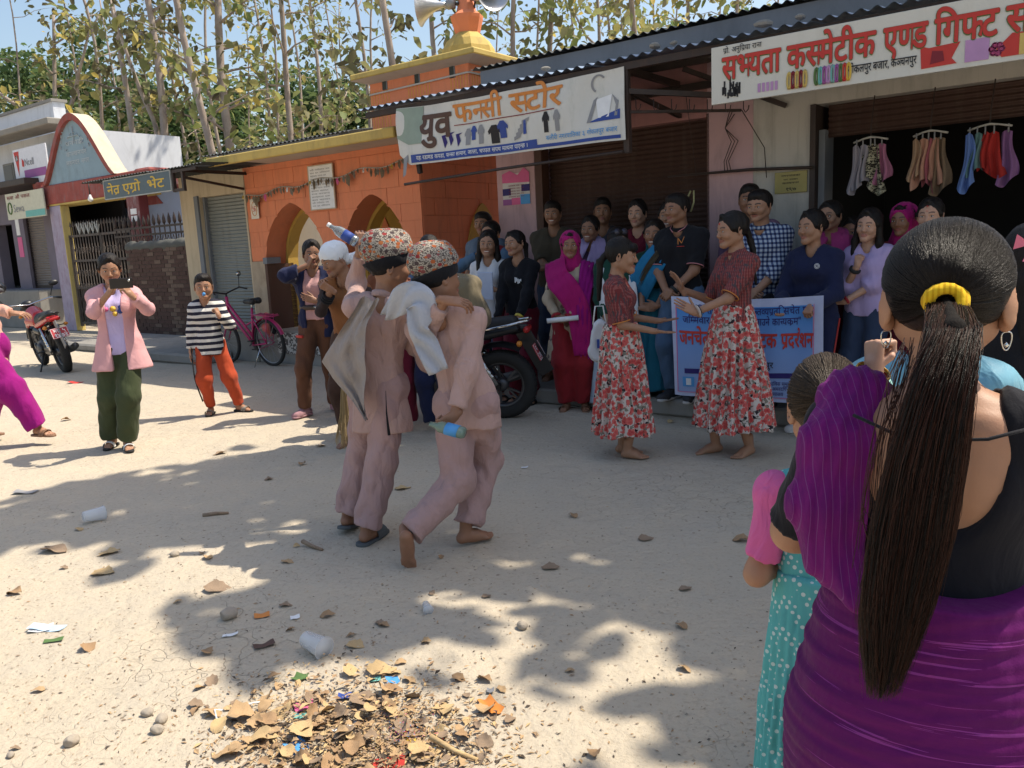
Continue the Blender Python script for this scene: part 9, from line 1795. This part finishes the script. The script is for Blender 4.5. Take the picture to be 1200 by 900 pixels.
# stones
def stone(p, n, label, k, flat=.55):
 f = Field(); r = np.random.default_rng(k); f.el((0, 0, .25), (.5, .38, .3*flat*2), 0); f.el((.15, .1, .3), (.3, .3, .25), .1)
 for q in range(5): v = nz(r.normal(0, 1, 3)); f.plane(V3(0, 0, .25)+v*.36, v)
 V, Q = f.mesh(.06, noise=(.03, 5, k)); s = pxlen(*p, n)*.72; o = link('stone', mesh_np('stone', V*s, Q), MSTONE); o.location = g3(*p); o.rotation_euler = (0, 0, k*1.3); tag(o, label, 'stone'); return o
MSTONE = paint('stone_buff', (.36, .31, .25), .9, .25, 20, (.2, .17, .14), .4, .4)
for i, (p, n, lb) in enumerate((((268, 724), 30, 'rounded buff stone in the shade above the cup'), ((612, 737), 20, 'pale oblong stone on the sunlit patch right of centre'), ((173, 838), 18, 'dark grey stone, left one of the three by the sand patch'), ((190, 846), 20, 'brown lump between the two grey stones'), ((185, 858), 20, 'pale square stone below the brown lump'), ((85, 873), 22, 'smooth dark stone near the bottom left corner'), ((13, 888), 12, 'small stone at the bottom left edge'), ((205, 652), 14, 'flat pebble at the edge of the cap shadow'))): stone(p, n, lb, i+3)
# cups, wrappers, papers
PLA = plain('plastic_clear', (.80, .82, .84), .2, 0, .6, Alpha=.38)
def cup(px, py, n, yaw, label, lying=True):
 s = pxlen(px, py, n); t = thing('plastic_cup', label, 'cup', g3(px, py, s*.36 if lying else .0)); t.rotation_euler = (R(94) if lying else 0, 0, yaw); mb = MB(); mb.lathe([(.0, -.5), (.26, -.5), (.27, -.48), (.36, .46), (.385, .48), (.385, .5)], 20, 0, Matrix.Scale(s, 4)); mb.lathe([(.35, .46), (.25, -.46), (0, -.47)], 20, 0, Matrix.Scale(s, 4)); mb.build('cup_body', PLA, t, fix=False); mb = MB(); mb.tube([(.385*s*math.cos(a), .385*s*math.sin(a), .5*s) for a in np.linspace(0, 6.28, 21)[:-1]], s*.018, 5, closed=True); mb.build('rim', PLA, t)
cup(370, 766, 32, .9, 'clear plastic cup lying on its side above the litter heap'); cup(111, 612, 20, 2.4, 'crushed clear plastic cup in the shade at the left'); cup(501, 718, 15, .3, 'tiny white plastic cup below the lifted foot')
def scrap(px, py, w, h, yaw, mat, label, name='wrapper', curl=.3, cat='wrapper', k=0):
 s = pxlen(px, py, 1); mb = MB(); mb.grid(lambda u, v: ((u-.5)*w*s, (v-.5)*h*s*1.6, s*min(w, h)*(curl*(abs(u-.5)**1.4)+.12*math.sin(u*7+k)*math.cos(v*5+k))+.004), 7, 4); o = mb.build(name, mat, fix=False); o.location = g3(px, py, .003); o.rotation_euler = (.1*math.sin(k), .1*math.cos(k), yaw); tag(o, label, cat); return o
L = [((55, 737), 34, 8, -.05, 'paleblue', 'pale blue and white torn card on the sunlit sand'), ((48, 738), 20, 8, .2, 'white', 'white paper slip lying against the pale blue card'), ((63, 751), 18, 4, .2, 'green', 'thin green wrapper strip below the pale card'), ((357, 831), 20, 12, .4, 'pink', 'crumpled magenta foil wrapper on the heap'), ((352, 797), 12, 10, 1.2, 'green', 'green and white sachet scrap above the heap'), ((404, 820), 14, 8, .1, 'blue', 'blue bottle cap scrap beside the magenta foil'), ((460, 801), 14, 10, .3, 'sky', 'bright blue plastic scrap on the pale leaf'), ((351, 842), 14, 6, .2, 'teal', 'teal scrap under the magenta foil'), ((348, 878), 20, 14, .8, 'sky', 'blue and yellow snack wrapper low in the heap'), ((455, 896), 36, 12, .1, 'red', 'red and white packet at the bottom edge of the heap'), ((576, 830), 16, 22, .5, 'orange', 'white and orange carton scrap right of the heap'), ((405, 855), 26, 8, .9, 'white', 'crushed white paper cup in the heap'), ((473, 862), 12, 9, .5, 'purple', 'purple foil scrap on the right side of the heap'), ((480, 870), 10, 8, 1.5, 'yellow', 'small yellow foil bit beside the purple scrap'), ((307, 722), 16, 6, .3, 'orange', 'orange paper strip right of the round stone'), ((346, 724), 10, 5, .3, 'white', 'tiny white scrap near the grey leaf'), ((270, 745), 16, 4, .2, 'white', 'thin white sliver below the round stone'), ((310, 757), 22, 8, .5, 'brown', 'brown cardboard strip left of the cup'), ((30, 577), 22, 8, .0, 'grey', 'grey card scrap in the sun at the left'), ((88, 449), 14, 5, 0, 'red', 'red scrap beyond the woman filming'), ((555, 601), 26, 8, .3, 'white', 'white powdery plastic scrap behind the bare foot'), ((440, 800), 12, 5, .2, 'teal', 'teal strip beside the bright blue scrap'), ((615, 548), 8, 3, 0, 'white', 'tiny white scrap between the pair and the dancers'), ((575, 812), 8, 6, 0, 'grey', 'grey foil bit above the orange carton')]
for i, (p, w, h, yw, c, lb) in enumerate(L): scrap(*p, w, h, yw, INK[c], lb, 'paper_scrap' if c in ('white', 'grey') else 'wrapper', .3, 'paper' if c in ('white', 'grey') else 'wrapper', i)
# loop of white string on the heap
mb = MB(); mb.tube([g3(a, b, .008+.01*math.sin(a)) for a, b in ((263, 853), (254, 845), (252, 836), (262, 832), (280, 831), (298, 828), (314, 825))], .0028, 5); o = mb.build('string', INK['white']); tag(o, 'loop of white plastic string at the upper left of the heap', 'string')
for i, (a, b, w, lb) in enumerate((((238, 606), (268, 603), 5, 'dark stick lying in the shade at left of the pair'), ((300, 840), (335, 895), 3, 'thin pale twig standing in the heap'), ((355, 640), (378, 646), 5, 'short brown stick left of the grey slipper'), ((505, 875), (560, 892), 7, 'yellow reed stalk at the bottom right of the heap'))):
 mb = MB(); s = pxlen(*a, 1); P_ = [g3(*a, .006+.01*i), g3((a[0]+b[0])/2, (a[1]+b[1])/2, .012), g3(*b, .006)]; mb.tube(P_, [s*w*.5, s*w*.4, s*w*.3], 6); tag(mb.build('stick', LEAFM[3 if i in (1, 3) else 2]), lb, 'stick')
# uncountable debris: crumbs, straw, grit
def debris(name, N, sampler, smin, smax, mats, label, thick=.35):
 V = []; Fs = []; MI = []; b = 0
 for i in range(N):
  x, y, dz = sampler(); s = rr.uniform(smin, smax)*rr.uniform(.5, 1); a = rr.uniform(0, 6.28); e = rr.uniform(.25, 1); z = gz(x, y)+dz; c, d = math.cos(a)*s, math.sin(a)*s; m = int(rr.integers(len(mats))); h = s*thick
  V += [(x-c, y-d, z+.001), (x+d*e*.5, y-c*e*.5, z+h), (x+c, y+d, z+.002), (x-d*e*.5, y+c*e*.5, z+h*.6)]; Fs += [(b, b+1, b+2, b+3)]; MI.append(m); b += 4
 me = bpy.data.meshes.new(name); me.from_pydata(V, [], Fs)
 for m in mats: me.materials.append(m)
 me.polygons.foreach_set('material_index', MI); stuff(link(name, me))
def s_all():
 while True:
  px, py = rr.uniform(-60, 1000), 420+500*rr.random()**.7; p = gnd(px, py)
  if math.sin(p[0]*3.1+1.3*math.sin(p[1]*2.3))+math.sin(p[1]*2.7+p[0]*1.1) < rr.uniform(-1.6, 1.4): continue
  return p[0], p[1], .001
debris('leaf_crumbs', 1500, s_all, .003, .012, [LEAFM[0], LEAFM[1], LEAFM[2], plain('crumb_dark', (.07, .05, .035), .9)], '')
def s_left(): p = gnd(rr.uniform(-40, 560), rr.uniform(600, 930)); return p[0], p[1], .001
debris('leaf_crumbs_sunlit', 1700, s_left, .002, .011, [LEAFM[1], LEAFM[2], plain('crumb_dark', (.07, .05, .035), .9)], '')
def s_heap():
 while True:
  px, py = rr.normal(420, 85), rr.normal(868, 36)
  if py < 960: p = gnd(px, py); return p[0], p[1], .001+.02*rr.random()*max(0, 1-((px-415)/170)**2)
debris('heap_straw', 5200, s_heap, .004, .020, [LEAFM[0], LEAFM[1], LEAFM[2], LEAFM[3], plain('crumb_dark', (.07, .05, .035), .9)], '')
def s_conf():
 px, py = rr.normal(480, 18), rr.normal(866, 13); p = gnd(px, py); return p[0], p[1], .02+.02*rr.random()
debris('confetti', 260, s_conf, .002, .0045, [INK['purple'], INK['yellow'], INK['pink'], INK['sky'], INK['red']], '', .6)
mb = MB()
for i in range(900):
 if i < 650: x, y, _ = s_all()
 else: p = F(rr.uniform(-13, 3), rr.uniform(.0, .5)+ (.95 if rr.random() < .4 else .05)); x, y = p.x, p.y
 s = rr.uniform(.003, .009); z = gz(x, y); mb.add([(x-s, y, z-.002), (x, y-s*.8, z-.002), (x+s, y, z-.002), (x, y+s*.8, z-.002), (x+s*.1, y, z+s*rr.uniform(.5, 1.1))], [(0, 1, 4), (1, 2, 4), (2, 3, 4), (3, 0, 4)])
stuff(mb.build('gravel', MSTONE, fix=False))
